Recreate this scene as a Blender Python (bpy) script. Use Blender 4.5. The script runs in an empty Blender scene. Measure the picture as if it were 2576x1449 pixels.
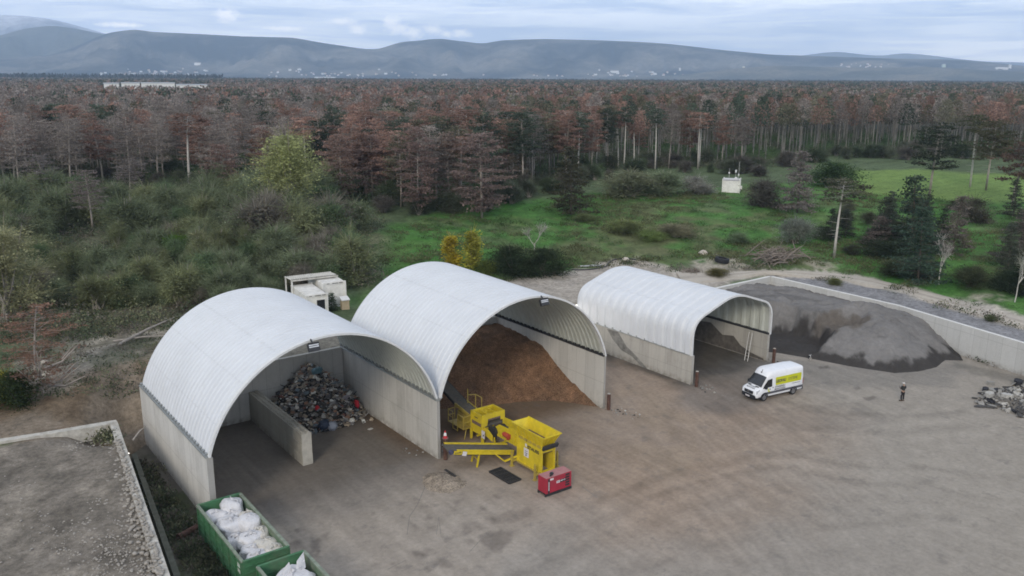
import bpy, math, random
import numpy as np
from mathutils import Vector, Matrix, Euler
random.seed(7); RNG = np.random.default_rng(11)
SC = bpy.context.scene; COL = SC.collection
PI = math.pi
# ---------------------------------------------------------------- camera numbers (metres, degrees)
CAM = np.array([-32.349, -52.033, 28.941]); YAW = math.radians(37.0166); PITCH = math.radians(13.981); ROLL = math.radians(0.2686)
FPX = 2134.98                                            # focal length in pixels of a 2576 px wide frame
_fw = np.array([math.sin(YAW)*math.cos(PITCH), math.cos(YAW)*math.cos(PITCH), -math.sin(PITCH)])
_rt = np.array([math.cos(YAW), -math.sin(YAW), 0.0]); _up = np.cross(_rt, _fw)
RM = np.array([_rt*math.cos(ROLL)+_up*math.sin(ROLL), -_rt*math.sin(ROLL)+_up*math.cos(ROLL), _fw])
def survey(u, v, z=0.0):
    """ground plan position of a point seen in the photograph, on the level z"""
    d = RM.T @ np.array([(u-1288)/FPX, -(v-724.5)/FPX, 1.0]); return CAM + d*(z-CAM[2])/d[2]
def direction(u, v): return RM.T @ np.array([(u-1288)/FPX, -(v-724.5)/FPX, 1.0])
def project(X):
    q = (np.atleast_2d(X)-CAM) @ RM.T
    return np.stack([1288+FPX*q[:, 0]/q[:, 2], 724.5-FPX*q[:, 1]/q[:, 2], q[:, 2]], 1)

# ---------------------------------------------------------------- objects
def tag(o, label=None, cat=None, group=None, kind=None):
    if label: o['label'] = label
    if cat: o['category'] = cat
    if group: o['group'] = group
    if kind: o['kind'] = kind
    return o
def empty(name, loc, rz=0.0, label=None, cat=None, group=None):
    o = bpy.data.objects.new(name, None); COL.objects.link(o); o.empty_display_size = 0.3
    o.location = loc; o.rotation_euler = (0, 0, rz)
    return tag(o, label, cat, group)
def link(name, me, parent=None, loc=None):
    o = bpy.data.objects.new(name, me); COL.objects.link(o)
    if parent is not None: o.parent = parent
    if loc is not None: o.location = loc
    return o
def copy_tree(o, parent=None):
    c = o.copy(); COL.objects.link(c)
    if parent is not None: c.parent = parent
    for ch in list(o.children): copy_tree(ch, c)
    return c
def setmats(me, mats):
    for m in (mats if isinstance(mats, (list, tuple)) else [mats]): me.materials.append(m)
def np_mesh(name, V, F, mats, parent=None, smooth=False, col=None, mi=None, loc=None):
    """mesh object from numpy arrays; F is (n,3) or (n,4)"""
    V = np.asarray(V, np.float32); F = np.asarray(F, np.int32); k = F.shape[1]
    me = bpy.data.meshes.new(name)
    me.vertices.add(len(V)); me.vertices.foreach_set('co', V.ravel())
    me.loops.add(F.size); me.loops.foreach_set('vertex_index', F.ravel())
    me.polygons.add(len(F)); me.polygons.foreach_set('loop_start', np.arange(0, F.size, k, dtype=np.int32))
    if mi is not None: me.polygons.foreach_set('material_index', np.asarray(mi, np.int32))
    me.polygons.foreach_set('use_smooth', np.full(len(F), bool(smooth)))
    me.update(calc_edges=True)
    if col is not None:
        a = me.color_attributes.new('Col', 'FLOAT_COLOR', 'POINT')
        c4 = np.ones((len(V), 4), np.float32); c4[:, :col.shape[1]] = col; a.data.foreach_set('color', c4.ravel())
    setmats(me, mats); me.validate()
    return link(name, me, parent, loc)

class MB:
    """collects simple solids and links them as ONE mesh object"""
    def __init__(s, M=None): s.v = []; s.f = []; s.m = []; s.M = M
    def add(s, vs, fs, mi=0):
        n = len(s.v)
        for p in vs:
            p = Vector(p); s.v.append(s.M @ p if s.M is not None else p)
        for f in fs: s.f.append([i+n for i in f]); s.m.append(mi)
        return s
    def box(s, x0, x1, y0, y1, z0, z1, mi=0):
        return s.add([(x0,y0,z0),(x1,y0,z0),(x1,y1,z0),(x0,y1,z0),(x0,y0,z1),(x1,y0,z1),(x1,y1,z1),(x0,y1,z1)],
                     [(3,2,1,0),(4,5,6,7),(0,1,5,4),(1,2,6,5),(2,3,7,6),(3,0,4,7)], mi)
    def obox(s, c, size, rot=(0,0,0), mi=0):
        R = Euler(rot).to_matrix(); c = Vector(c); h = Vector(size)*.5
        vs = [c+R@Vector((a*h.x,b*h.y,d*h.z)) for d in (-1,1) for a,b in ((-1,-1),(1,-1),(1,1),(-1,1))]
        return s.add(vs, [(3,2,1,0),(4,5,6,7),(0,1,5,4),(1,2,6,5),(2,3,7,6),(3,0,4,7)], mi)
    def bar(s, p0, p1, w=.06, h=.06, mi=0):
        p0 = Vector(p0); p1 = Vector(p1); d = (p1-p0).normalized()
        a = d.cross(Vector((0,0,1)));  a = Vector((1,0,0)) if a.length < 1e-3 else a.normalized()
        b = a.cross(d); a = a*w*.5; b = b*h*.5
        vs = [p+x*a+y*b for p in (p0,p1) for x,y in ((-1,-1),(1,-1),(1,1),(-1,1))]
        return s.add(vs, [(3,2,1,0),(4,5,6,7),(0,1,5,4),(1,2,6,5),(2,3,7,6),(3,0,4,7)], mi)
    def tube(s, p0, p1, r0, r1=None, n=8, mi=0, caps=True):
        return s.path([p0, p1], [r0, r0 if r1 is None else r1], n, mi, caps)
    def path(s, pts, rs, n=8, mi=0, caps=True):
        pts = [Vector(p) for p in pts]
        if not isinstance(rs, (list, tuple)): rs = [rs]*len(pts)
        vs = []; a = None
        for i, p in enumerate(pts):
            d = (pts[min(i+1,len(pts)-1)]-pts[max(i-1,0)]).normalized()
            if a is None:
                a = d.cross(Vector((0,0,1))); a = Vector((1,0,0)) if a.length < 1e-3 else a.normalized()
            else:
                a = (a-d*a.dot(d)); a = a.normalized() if a.length > 1e-4 else d.orthogonal().normalized()
            b = d.cross(a)
            vs += [p+(a*math.cos(2*PI*k/n)+b*math.sin(2*PI*k/n))*rs[i] for k in range(n)]
        fs = [(i*n+k, i*n+(k+1)%n, (i+1)*n+(k+1)%n, (i+1)*n+k) for i in range(len(pts)-1) for k in range(n)]
        if caps: fs += [tuple(range(n))[::-1], tuple((len(pts)-1)*n+k for k in range(n))]
        return s.add(vs, fs, mi)
    def prism(s, poly, axis, a0, a1, mi=0):
        """poly: 2-D outline in the two axes other than axis (x->(y,z), y->(x,z), z->(x,y))"""
        def P(q, t): return {'x':(t,q[0],q[1]), 'y':(q[0],t,q[1]), 'z':(q[0],q[1],t)}[axis]
        n = len(poly)
        return s.add([P(q,a0) for q in poly]+[P(q,a1) for q in poly],
                     [tuple(range(n))[::-1], tuple(range(n,2*n))]+[(i,(i+1)%n,n+(i+1)%n,n+i) for i in range(n)], mi)
    def blob(s, c, r, seed=0, j=.25, mi=0, sub=1):
        """rough stone-like lump"""
        rr = random.Random(seed); R = Euler((rr.uniform(0,6),rr.uniform(0,6),rr.uniform(0,6))).to_matrix()
        r = r if isinstance(r,(tuple,list)) else (r,r,r)
        V, F = ICO[sub]
        R2 = Euler((0,0,rr.uniform(0,6))).to_matrix()
        vs = []
        for p in V:
            q = Vector(p)*(1+rr.uniform(-j,j)); vs.append(Vector(c)+R2@Vector((q.x*r[0],q.y*r[1],q.z*r[2])))
        return s.add(vs, F, mi)
    def obj(s, name, mats, parent=None, smooth=False, bevel=0, loc=None, normals=True):
        me = bpy.data.meshes.new(name); me.from_pydata([tuple(p) for p in s.v], [], s.f)
        setmats(me, mats); me.polygons.foreach_set('material_index', s.m)
        me.polygons.foreach_set('use_smooth', [bool(smooth)]*len(s.f)); me.update()
        if normals:
            import bmesh
            bm = bmesh.new(); bm.from_mesh(me); bmesh.ops.recalc_face_normals(bm, faces=bm.faces); bm.to_mesh(me); bm.free()
        o = link(name, me, parent, loc)
        if bevel:
            b = o.modifiers.new('Bevel', 'BEVEL'); b.width = bevel; b.segments = 2; b.limit_method = 'ANGLE'
        return o
def _ico(sub):
    t = (1+5**.5)/2; V = [Vector(p).normalized() for p in [(-1,t,0),(1,t,0),(-1,-t,0),(1,-t,0),(0,-1,t),(0,1,t),(0,-1,-t),(0,1,-t),(t,0,-1),(t,0,1),(-t,0,-1),(-t,0,1)]]
    F = [(0,11,5),(0,5,1),(0,1,7),(0,7,10),(0,10,11),(1,5,9),(5,11,4),(11,10,2),(10,7,6),(7,1,8),(3,9,4),(3,4,2),(3,2,6),(3,6,8),(3,8,9),(4,9,5),(2,4,11),(6,2,10),(8,6,7),(9,8,1)]
    for _ in range(sub):
        mid = {}; F2 = []
        def M(a,b):
            k = (min(a,b),max(a,b))
            if k not in mid: mid[k] = len(V); V.append(((V[a]+V[b])*.5).normalized())
            return mid[k]
        for a,b,c in F:
            x,y,z = M(a,b),M(b,c),M(c,a); F2 += [(a,x,z),(b,y,x),(c,z,y),(x,y,z)]
        F = F2
    return V, F
ICO = {0:_ico(0), 1:_ico(1), 2:_ico(2)}

# ---------------------------------------------------------------- value noise for shaping (numpy)
def vnoise(x, y, seed=0):
    def h(i, j):
        n = (i*374761393 + j*668265263 + seed*982451653) & 0x7fffffff
        n = ((n ^ (n >> 13))*1274126177) & 0x7fffffff
        return ((n ^ (n >> 16)) & 0xffff)/65535.0
    x = np.asarray(x, float); y = np.asarray(y, float)
    i = np.floor(x).astype(np.int64); j = np.floor(y).astype(np.int64); fx = x-i; fy = y-j
    fx = fx*fx*(3-2*fx); fy = fy*fy*(3-2*fy)
    return (h(i,j)*(1-fx)+h(i+1,j)*fx)*(1-fy)+(h(i,j+1)*(1-fx)+h(i+1,j+1)*fx)*fy
def fbm(x, y, seed=0, o=4):
    s = 0; a = .5
    for k in range(o): s = s+a*vnoise(np.asarray(x)*2**k, np.asarray(y)*2**k, seed+k); a *= .5
    return s
def sstep(a, b, x): t = np.clip((np.asarray(x,float)-a)/(b-a), 0, 1); return t*t*(3-2*t)
def in_poly(x, y, poly):
    x = np.asarray(x,float); y = np.asarray(y,float); c = np.zeros(x.shape, bool); n = len(poly)
    for i in range(n):
        x0,y0 = poly[i][:2]; x1,y1 = poly[(i+1)%n][:2]
        if y0 == y1: continue
        c ^= ((y0 > y) != (y1 > y)) & (x < (x1-x0)*(y-y0)/(y1-y0)+x0)
    return c
def seg_dist(x, y, pts, closed=False):
    x = np.asarray(x,float); y = np.asarray(y,float); best = np.full(x.shape, 1e9); bx = x.copy(); by = y.copy()
    n = len(pts)
    for i in range(n if closed else n-1):
        x0,y0 = pts[i][:2]; x1,y1 = pts[(i+1)%n][:2]; dx,dy = x1-x0,y1-y0; L = dx*dx+dy*dy
        t = np.clip(((x-x0)*dx+(y-y0)*dy)/L, 0, 1); px = x0+t*dx; py = y0+t*dy
        d = np.hypot(x-px,y-py); m = d < best; best = np.where(m,d,best); bx = np.where(m,px,bx); by = np.where(m,py,by)
    return best, bx, by
def soft_poly(x, y, poly, w):
    """1 inside, falling to 0 over w metres outside"""
    d,_,_ = seg_dist(x, y, poly, True); return np.where(in_poly(x,y,poly), 1.0, 1-sstep(0, w, d))

# ---------------------------------------------------------------- materials
def new_mat(name):
    m = bpy.data.materials.new(name); m.use_nodes = True; nt = m.node_tree; nt.nodes.clear()
    out = nt.nodes.new('ShaderNodeOutputMaterial'); return m, nt, out
class NT:
    def __init__(s, nt): s.nt = nt
    def n(s, t, **k):
        nd = s.nt.nodes.new('ShaderNode'+t)
        for a,b in k.items():
            if a.startswith('i_'): nd.inputs[a[2:].replace('_',' ')].default_value = b
            else: setattr(nd, a, b)
        return nd
    def l(s, a, b): s.nt.links.new(a, b)
    def math(s, op, a, b=None, c=None):
        nd = s.n('Math', operation=op)
        for i,x in enumerate((a,b,c)):
            if x is None: continue
            if isinstance(x,(int,float)): nd.inputs[i].default_value = x
            else: s.l(x, nd.inputs[i])
        return nd.outputs[0]
    def mix(s, f, a, b, mode='MIX'):
        nd = s.n('Mix', data_type='RGBA', blend_type=mode)
        for i,x in ((0,f),(6,a),(7,b)):
            if isinstance(x,(int,float)): nd.inputs[i].default_value = x
            elif isinstance(x,(tuple,list)): nd.inputs[i].default_value = (*x[:3],1)
            else: s.l(x, nd.inputs[i])
        return nd.outputs[2]
    def noise(s, vec, scale, detail=4, rough=.6, dim='3D'):
        nd = s.n('TexNoise', noise_dimensions=dim); nd.inputs['Scale'].default_value = scale
        nd.inputs['Detail'].default_value = detail; nd.inputs['Roughness'].default_value = rough
        if vec is not None: s.l(vec, nd.inputs['Vector'])
        return nd.outputs['Fac']
    def ramp(s, f, stops):
        nd = s.n('ValToRGB'); e = nd.color_ramp.elements
        while len(e) > len(stops): e.remove(e[-1])
        while len(e) < len(stops): e.new(.5)
        for q,(p,c) in zip(e, stops):
            q.position = p; q.color = (c,c,c,1) if isinstance(c,(int,float)) else (*c[:3],1)
        s.l(f, nd.inputs[0]); return nd.outputs[0]
    def mapping(s, vec, scale=(1,1,1), rot=(0,0,0)):
        nd = s.n('Mapping'); nd.inputs['Scale'].default_value = scale; nd.inputs['Rotation'].default_value = rot
        s.l(vec, nd.inputs['Vector']); return nd.outputs[0]
    def bump(s, h, strength=.3, dist=.05):
        nd = s.n('Bump'); nd.inputs['Strength'].default_value = strength; nd.inputs['Distance'].default_value = dist
        s.l(h, nd.inputs['Height']); return nd.outputs[0]
    def bsdf(s, out, color, rough=.8, metal=0, normal=None, spec=.3):
        b = s.n('BsdfPrincipled')
        if isinstance(color,(tuple,list)): b.inputs['Base Color'].default_value = (*color[:3],1)
        else: s.l(color, b.inputs['Base Color'])
        if isinstance(rough,(int,float)): b.inputs['Roughness'].default_value = rough
        else: s.l(rough, b.inputs['Roughness'])
        b.inputs['Metallic'].default_value = metal; b.inputs['Specular IOR Level'].default_value = spec
        if normal is not None: s.l(normal, b.inputs['Normal'])
        s.l(b.outputs[0], out.inputs['Surface']); return b
    def obj(s): return s.n('TexCoord').outputs['Object']
    def pos(s): return s.n('NewGeometry').outputs['Position']
def rgb(*c): return c
def mat(name, base, rough=.7, var=.18, scale=3.0, metal=0, spec=.3, dirt=None, dirt_amt=.5, bump=0, bscale=20):
    """plain procedural surface: two octaves of colour variation, optional dirt blotches and bump"""
    m, nt, out = new_mat(name); T = NT(nt); v = T.pos()
    n1 = T.noise(v, scale, 5, .65); f = T.ramp(n1, [(.3,1-var),(.7,1+var)])
    c = T.mix(1.0, base, f, 'MULTIPLY')
    if dirt:
        n2 = T.noise(v, scale*.45, 6, .7); c = T.mix(T.ramp(n2, [(.48,0),(.68,dirt_amt)]), c, dirt)
    nm = T.bump(T.noise(v, bscale, 3), bump, .02) if bump else None
    T.bsdf(out, c, rough, metal, nm, spec); return m
def concrete_mat(name, axis, base=(.53,.52,.49), pitch=1.25, stain=.35, zline=2.45):
    """shuttered concrete: board lines along one axis, a lift line, streaks and stains"""
    m, nt, out = new_mat(name); T = NT(nt); v = T.pos(); sp = T.n('SeparateXYZ'); T.l(v, sp.inputs[0])
    a = sp.outputs[axis]; z = sp.outputs['Z']
    fr = T.math('FRACT', T.math('DIVIDE', a, pitch)); ln = T.math('LESS_THAN', fr, .022/pitch*1.2)
    fz = T.math('ABSOLUTE', T.math('SUBTRACT', z, zline)); lz = T.math('LESS_THAN', fz, .014)
    line = T.math('MAXIMUM', ln, lz)
    panel = T.n('TexWhiteNoise', noise_dimensions='1D'); T.l(T.math('FLOOR', T.math('DIVIDE', a, pitch)), panel.inputs['W'])
    pv = T.ramp(panel.outputs['Value'], [(0,.93),(1,1.05)])
    streak = T.noise(T.mapping(v, (2.2,2.2,.18)), 1.0, 6, .7)
    blot = T.noise(v, .55, 6, .65); fine = T.noise(v, 9, 4, .7)
    c = T.mix(1, base, pv, 'MULTIPLY')
    c = T.mix(1, c, T.ramp(fine, [(.25,.9),(.75,1.08)]), 'MULTIPLY')
    c = T.mix(T.ramp(streak, [(.5,0),(.8,stain)]), c, (.20,.195,.18))
    c = T.mix(T.ramp(blot, [(.52,0),(.75,stain)]), c, (.25,.235,.205))
    c = T.mix(T.math('MULTIPLY', line, .55), c, (.16,.155,.145))
    low = T.math('SUBTRACT', 1.0, T.math('MULTIPLY', z, 1.6))
    splash = T.math('MULTIPLY', T.math('MAXIMUM', low, 0.0), T.ramp(T.noise(v, 2.2, 5, .7), [(.35,0),(.65,.9)]))
    c = T.mix(splash, c, (.17,.15,.12))
    T.bsdf(out, c, .88, 0, T.bump(fine, .25, .01), .2); return m
EXPOSURE = 0.35; SUN_E = 1.55; CLOUD_E = 0.97; HAZE = 1.12e-4; HAZE_C = (.57,.75,1,1)
CLOUDS = [(985,58,26,22),(1005,74,40,16),(1040,82,30,18),(900,74,26,15),(862,54,46,9),(1088,74,30,14),(1160,84,34,12),(1125,86,22,10),(570,40,34,20),(720,72,60,7),(300,62,60,7)]
SKY_BASE = [(0,(1.9,1.8,1.7)),(.035,(1.10,1.22,1.50)),(.09,(.80,.93,1.22)),(.30,(.72,.80,.96)),(1,(.68,.72,.82))]
SKY_CLOUD = [(0,(2.4,2.25,2.05)),(.05,(1.95,1.95,2.0)),(.15,(1.24,1.25,1.28)),(1,(.80,.82,.88))]
# ================================================================ camera, light, sky, air
cd = bpy.data.cameras.new('camera'); cam = bpy.data.objects.new('camera', cd); COL.objects.link(cam)
cd.sensor_width = 36; cd.lens = FPX/2576*36; cd.clip_start = .5; cd.clip_end = 60000
Mc = Matrix(((RM[0][0],RM[1][0],-RM[2][0]),(RM[0][1],RM[1][1],-RM[2][1]),(RM[0][2],RM[1][2],-RM[2][2]))).to_4x4()
Mc.translation = Vector(CAM); cam.matrix_world = Mc; SC.camera = cam
SC.view_settings.view_transform = 'Standard'; SC.view_settings.look = 'None'; SC.view_settings.gamma = 1
SC.view_settings.exposure = EXPOSURE
SUN_EL = math.radians(27); SUN_AZ = math.radians(232)         # azimuth from +Y towards +X: light from behind the camera
sd = bpy.data.lights.new('sun', 'SUN'); sd.energy = SUN_E; sd.angle = math.radians(14); sd.color = (1, .90, .76)
so = bpy.data.objects.new('sun', sd); COL.objects.link(so)
sv = Vector((math.sin(SUN_AZ)*math.cos(SUN_EL), math.cos(SUN_AZ)*math.cos(SUN_EL), math.sin(SUN_EL)))
so.rotation_euler = sv.to_track_quat('Z', 'Y').to_euler()
w = bpy.data.worlds.new('World'); SC.world = w; w.use_nodes = True; nt = w.node_tree; nt.nodes.clear(); T = NT(nt)
wo = nt.nodes.new('ShaderNodeOutputWorld')
sky = T.n('TexSky', sky_type='NISHITA', sun_disc=False, sun_elevation=SUN_EL, sun_rotation=SUN_AZ, altitude=250, air_density=1.2, dust_density=1.5, ozone_density=1.2)
b1 = T.n('Background'); T.l(sky.outputs[0], b1.inputs[0]); b1.inputs[1].default_value = .10
g = T.n('TexCoord').outputs['Generated']; sp = T.n('SeparateXYZ'); T.l(g, sp.inputs[0])
elev = sp.outputs['Z']
# cloud sheet seen from below: long flat streaks near the horizon
az = T.math('ARCTAN2', sp.outputs['X'], sp.outputs['Y'])
cv = T.n('CombineXYZ'); T.l(T.math('MULTIPLY', az, 5.0), cv.inputs[0]); T.l(T.math('MULTIPLY', elev, 75.0), cv.inputs[1])
wv = T.noise(cv.outputs[0], 1.3, 3, .5)
cv2 = T.n('CombineXYZ'); T.l(T.math('MULTIPLY', az, 4.2), cv2.inputs[0]); T.l(T.math('ADD', T.math('MULTIPLY', elev, 60.0), T.math('MULTIPLY', wv, 1.6)), cv2.inputs[1])
st = T.noise(cv2.outputs[0], 1.0, 7, .62)
streak = T.ramp(st, [(.40,0),(.60,1)])
base = T.ramp(elev, SKY_BASE)
cl = T.ramp(elev, SKY_CLOUD)
cc = T.mix(T.math('MULTIPLY', streak, .95), base, cl)
# a few small bright cumulus heads over the ridge (direction on the sky: azimuth, elevation, half sizes)
puff = None
cvp = T.n('CombineXYZ'); T.l(T.math('MULTIPLY', az, 60.0), cvp.inputs[0]); T.l(T.math('MULTIPLY', elev, 85.0), cvp.inputs[1])
pn = T.noise(cvp.outputs[0], 2.3, 6, .62)
for (pu, pv, su, sv2) in CLOUDS:
    d = direction(pu, pv); d = d/np.linalg.norm(d); a0 = math.atan2(d[0], d[1]); e0 = float(d[2])
    dx = T.math('DIVIDE', T.math('SUBTRACT', az, a0), su/FPX); dy = T.math('DIVIDE', T.math('SUBTRACT', elev, e0), sv2/FPX)
    r2 = T.math('SQRT', T.math('ADD', T.math('MULTIPLY', dx, dx), T.math('MULTIPLY', dy, dy)))
    r2 = T.math('ADD', r2, T.math('MULTIPLY', T.math('SUBTRACT', pn, .5), 1.5))
    k = T.ramp(r2, [(.25,1),(1.0,0)])
    puff = k if puff is None else T.math('MAXIMUM', puff, k)
cc = T.mix(T.math('MULTIPLY', puff, .85), cc, (2.7,2.5,2.35))
b2 = T.n('Background'); T.l(cc, b2.inputs[0]); b2.inputs[1].default_value = CLOUD_E
ms = T.n('MixShader'); ms.inputs[0].default_value = .86; T.l(b1.outputs[0], ms.inputs[1]); T.l(b2.outputs[0], ms.inputs[2])
T.l(ms.outputs[0], wo.inputs[0])

# ================================================================ ground
STONE_WALL = [(-28.5,-60),(-22.75,-9.5),(-20.05,14.0)]
BAY_WALL = [(61.6,15.3),(61.2,-3.0),(57.7,-18.0),(48,-60)]
YARD = [(-28.5,-60),(-22.75,-9.5),(-20.05,14.0),(-17.5,16.45),(40.4,16.45),(40.4,15.3),(61.6,15.3),(61.2,-3.0),(57.7,-18.0),(48,-60)]
cp = [(-18.9,18.2,.9),(-16,18,3.4),(-12,18,4.4),(-5,18,4.65),(5,18,4.7),(14,18,4.7),(22,18,4.6),(30,18,4.4),(40,18,4.0),(50,16.5,3.4),(61.6,16,3.2),
      (62,-3,3.15),(58.5,-18,3.15),(50,-45,3.2),(75,-30,4.2),(65,-55,3.5),(-20.6,13,2.95),(-24,14,3.0),(-23.6,-9,2.85),(-26,-25,2.8),(-30,0,2.95),(-40,10,3.1),
      (-30,-58,2.8),(-45,-50,3),(-60,0,3.3),(-60,60,5.2),(-20,-9.5,0),(-21,-12,2)]
cp = [c for c in cp if c[2] > .5]
for u,v,z in [(1285,740,4.5),(1450,690,4.45),(1550,657,4.45),(1720,690,4.0),(1932,688,3.6),(2107,694,3.6),(2227,716,3.6),(2400,755,3.7),(2576,810,3.8),
      (1400,668,4.6),(1600,648,4.6),(1800,638,4.4),(2050,662,4.3),(2300,722,4.2),(2500,768,4.2),(2700,830,4.2),(930,590,6.7),(1200,530,7.0),(1500,500,7.1),(1840,490,7.2),
      (2050,470,7.1),(2300,520,6.6),(2576,560,6.6),(2700,600,6.5),(640,800,4.5),(450,840,4.3),(200,850,4.2),(0,860,4.1),(100,700,5.1),(500,700,5.2),(0,600,6),(400,600,6.2),
      (700,600,6.1),(870,772,4.8),(360,925,4.3),(240,1000,3.5),(120,960,3.9),(0,1020,3.6),(320,1060,2.4),(1050,560,6.5),(1200,600,5.6),(1500,580,5.6),(1750,570,5.6),
      (2100,420,7.2),(2400,440,7.3),(100,480,7),(650,480,7),(1280,400,7.2),(1900,420,7.2),(2250,385,7.2),(2576,400,7.2)]:
    p = survey(u, v, z); cp.append((p[0], p[1], z))
for a in range(0,360,15): cp.append((25+330*math.sin(math.radians(a)), 25+330*math.cos(math.radians(a)), 7.0))
_cp = np.array(cp); _n = len(_cp)
_D = np.hypot(_cp[:,None,0]-_cp[None,:,0], _cp[:,None,1]-_cp[None,:,1])
_A = np.zeros((_n+1,_n+1)); _A[:_n,:_n] = -_D + np.eye(_n)*-.6; _A[:_n,_n] = 1; _A[_n,:_n] = 1
_w = np.linalg.solve(_A, np.append(_cp[:,2], 0))
def terrain_z(x, y):
    x = np.atleast_1d(np.asarray(x,float)); y = np.atleast_1d(np.asarray(y,float)); z = np.full(x.shape, _w[_n])
    for i in range(_n): z = z-_w[i]*np.hypot(x-_cp[i,0], y-_cp[i,1])
    d,_,_ = seg_dist(x, y, YARD, True)
    near = sstep(150, 230, np.hypot(x-30,y-30))
    z = z*(1-near)+7.0*near
    # grassy bank and spoil: gentle lumps
    lump = (fbm(x*.11,y*.11,3)-.47)*1.6*sstep(3,14,d)*(1-sstep(120,170,np.hypot(x-30,y-30))) + (fbm(x*.5,y*.5,9,3)-.44)*.35*sstep(.5,3,d)
    return np.clip(z, .3, 9)+lump*.75
def ground_hit(u, v):
    """where the sight line through a photograph point meets the terrain"""
    z = 5.0
    for _ in range(25):
        p = survey(u, v, z); z = .5*z+.5*float(terrain_z(p[0], p[1])[0])
    p = survey(u, v, z); return np.array([p[0], p[1], float(terrain_z(p[0],p[1])[0])])
def tplan(pts, z=0): return [tuple(ground_hit(u,v)[:2]) for u,v in pts]
def plan(pts, z): return [tuple(survey(u,v,z)[:2]) for u,v in pts]

def axis_pts(lo, a, b, hi, fine, coarse):
    return np.concatenate([np.arange(lo, a, coarse), np.arange(a, b, fine), np.arange(b, hi+coarse*.5, coarse)])
gx = axis_pts(-160,-46,100,280,.75,6.0); gy = axis_pts(-160,-60,75,280,.75,6.0)
X,Y = np.meshgrid(gx, gy, indexing='xy'); x = X.ravel().copy(); y = Y.ravel().copy(); nx = len(gx); ny = len(gy)
I = np.arange(nx*ny).reshape(ny,nx); F = np.stack([I[:-1,:-1].ravel(),I[:-1,1:].ravel(),I[1:,1:].ravel(),I[1:,:-1].ravel()],1)
cx = x[F].mean(1); cy = y[F].mean(1); keep = ~in_poly(cx,cy,YARD); F = F[keep]
used = np.unique(F); dd,bx,by = seg_dist(x[used],y[used],YARD,True); ins = in_poly(x[used],y[used],YARD)
mv = ins | (dd < .36); x[used[mv]] = bx[mv]; y[used[mv]] = by[mv]
z = terrain_z(x,y)
notch,_,_ = seg_dist(x,y,[(-20.05,14.0),(-17.5,16.45)]); z = np.where(notch<.4,-.1,z*sstep(-.6,4.0,notch)+(1-sstep(-.6,4.0,notch))*0.25)
# colours of what lies there: grass, dry grass, sand, road gravel, brown soil, undergrowth
SAND = tplan([(1200,770),(1288,705),(1425,688),(1500,676),(1560,656),(1640,660),(1720,688),(1800,700),(1790,730),(1600,760)],4.3)
ROAD = tplan([(1700,684),(1800,684),(1932,680),(2007,680),(2107,687),(2182,697),(2300,724),(2432,757),(2576,797),(2700,836),(2700,866),(2576,826),(2482,801),(2330,757),(2227,726),(2120,704),(2020,697),(1932,695),(1840,702),(1700,720)],3.6)
BANK = [(61.6,16.5),(61.2,-3.0),(57.7,-18.0),(48,-60)]+[tuple(p) for p in tplan([(2700,872),(2576,830),(2482,805),(2330,761),(2227,730),(2120,707)],3.5)]
PATCH = [tplan(q,4.3) for q in ([(1745,668),(1770,650),(1800,644),(1850,650),(1858,668),(1830,680),(1780,682)],[(1560,666),(1600,655),(1650,662),(1700,685),(1650,690)],[(2050,668),(2075,660),(2100,675),(2060,680)],[(2300,705),(2330,700),(2345,712),(2310,716)],[(2440,752),(2480,748),(2500,762),(2470,765)])]
PATCH += [tplan(q,4.2) for q in ([(205,835),(260,825),(285,850),(250,860)],[(330,838),(440,800),(450,830),(380,850)],[(130,655),(165,648),(170,668),(135,680)],[(170,665),(200,652),(215,665),(180,680)],[(100,950),(165,925),(170,960),(110,985)])]
BROWN = tplan([(-300,1130),(-300,1040),(0,1035),(100,1015),(160,955),(250,945),(370,905),(480,860),(640,850),(640,960),(375,1010),(375,1140),(300,1075),(145,1090)],3.7)
MEADOW = tplan([(2140,432),(2300,428),(2420,440),(2600,440),(2760,470),(2760,540),(2576,505),(2290,497),(2145,482)],7.2)
THICK = tplan([(-400,900),(-400,500),(0,500),(365,482),(650,490),(850,520),(930,560),(905,600),(900,720),(720,760),(450,830),(150,850)],5.0)
SPOIL = tplan([(90,800),(300,775),(480,770),(660,830),(480,870),(365,935),(160,965),(90,1000)])
SLOPE = tplan([(900,590),(1200,530),(1500,495),(1840,482),(2060,460),(2140,480),(2300,490),(2600,520),(2800,600),(2800,850),(2576,790),(2300,720),(2100,680),(1900,665),(1750,645),(1600,655),(1400,672),(1150,720),(900,740)],5.4)
WEEDY = tplan([(1480,575),(1640,545),(1900,540),(1940,640),(1720,645),(1600,652),(1480,664)])
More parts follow.
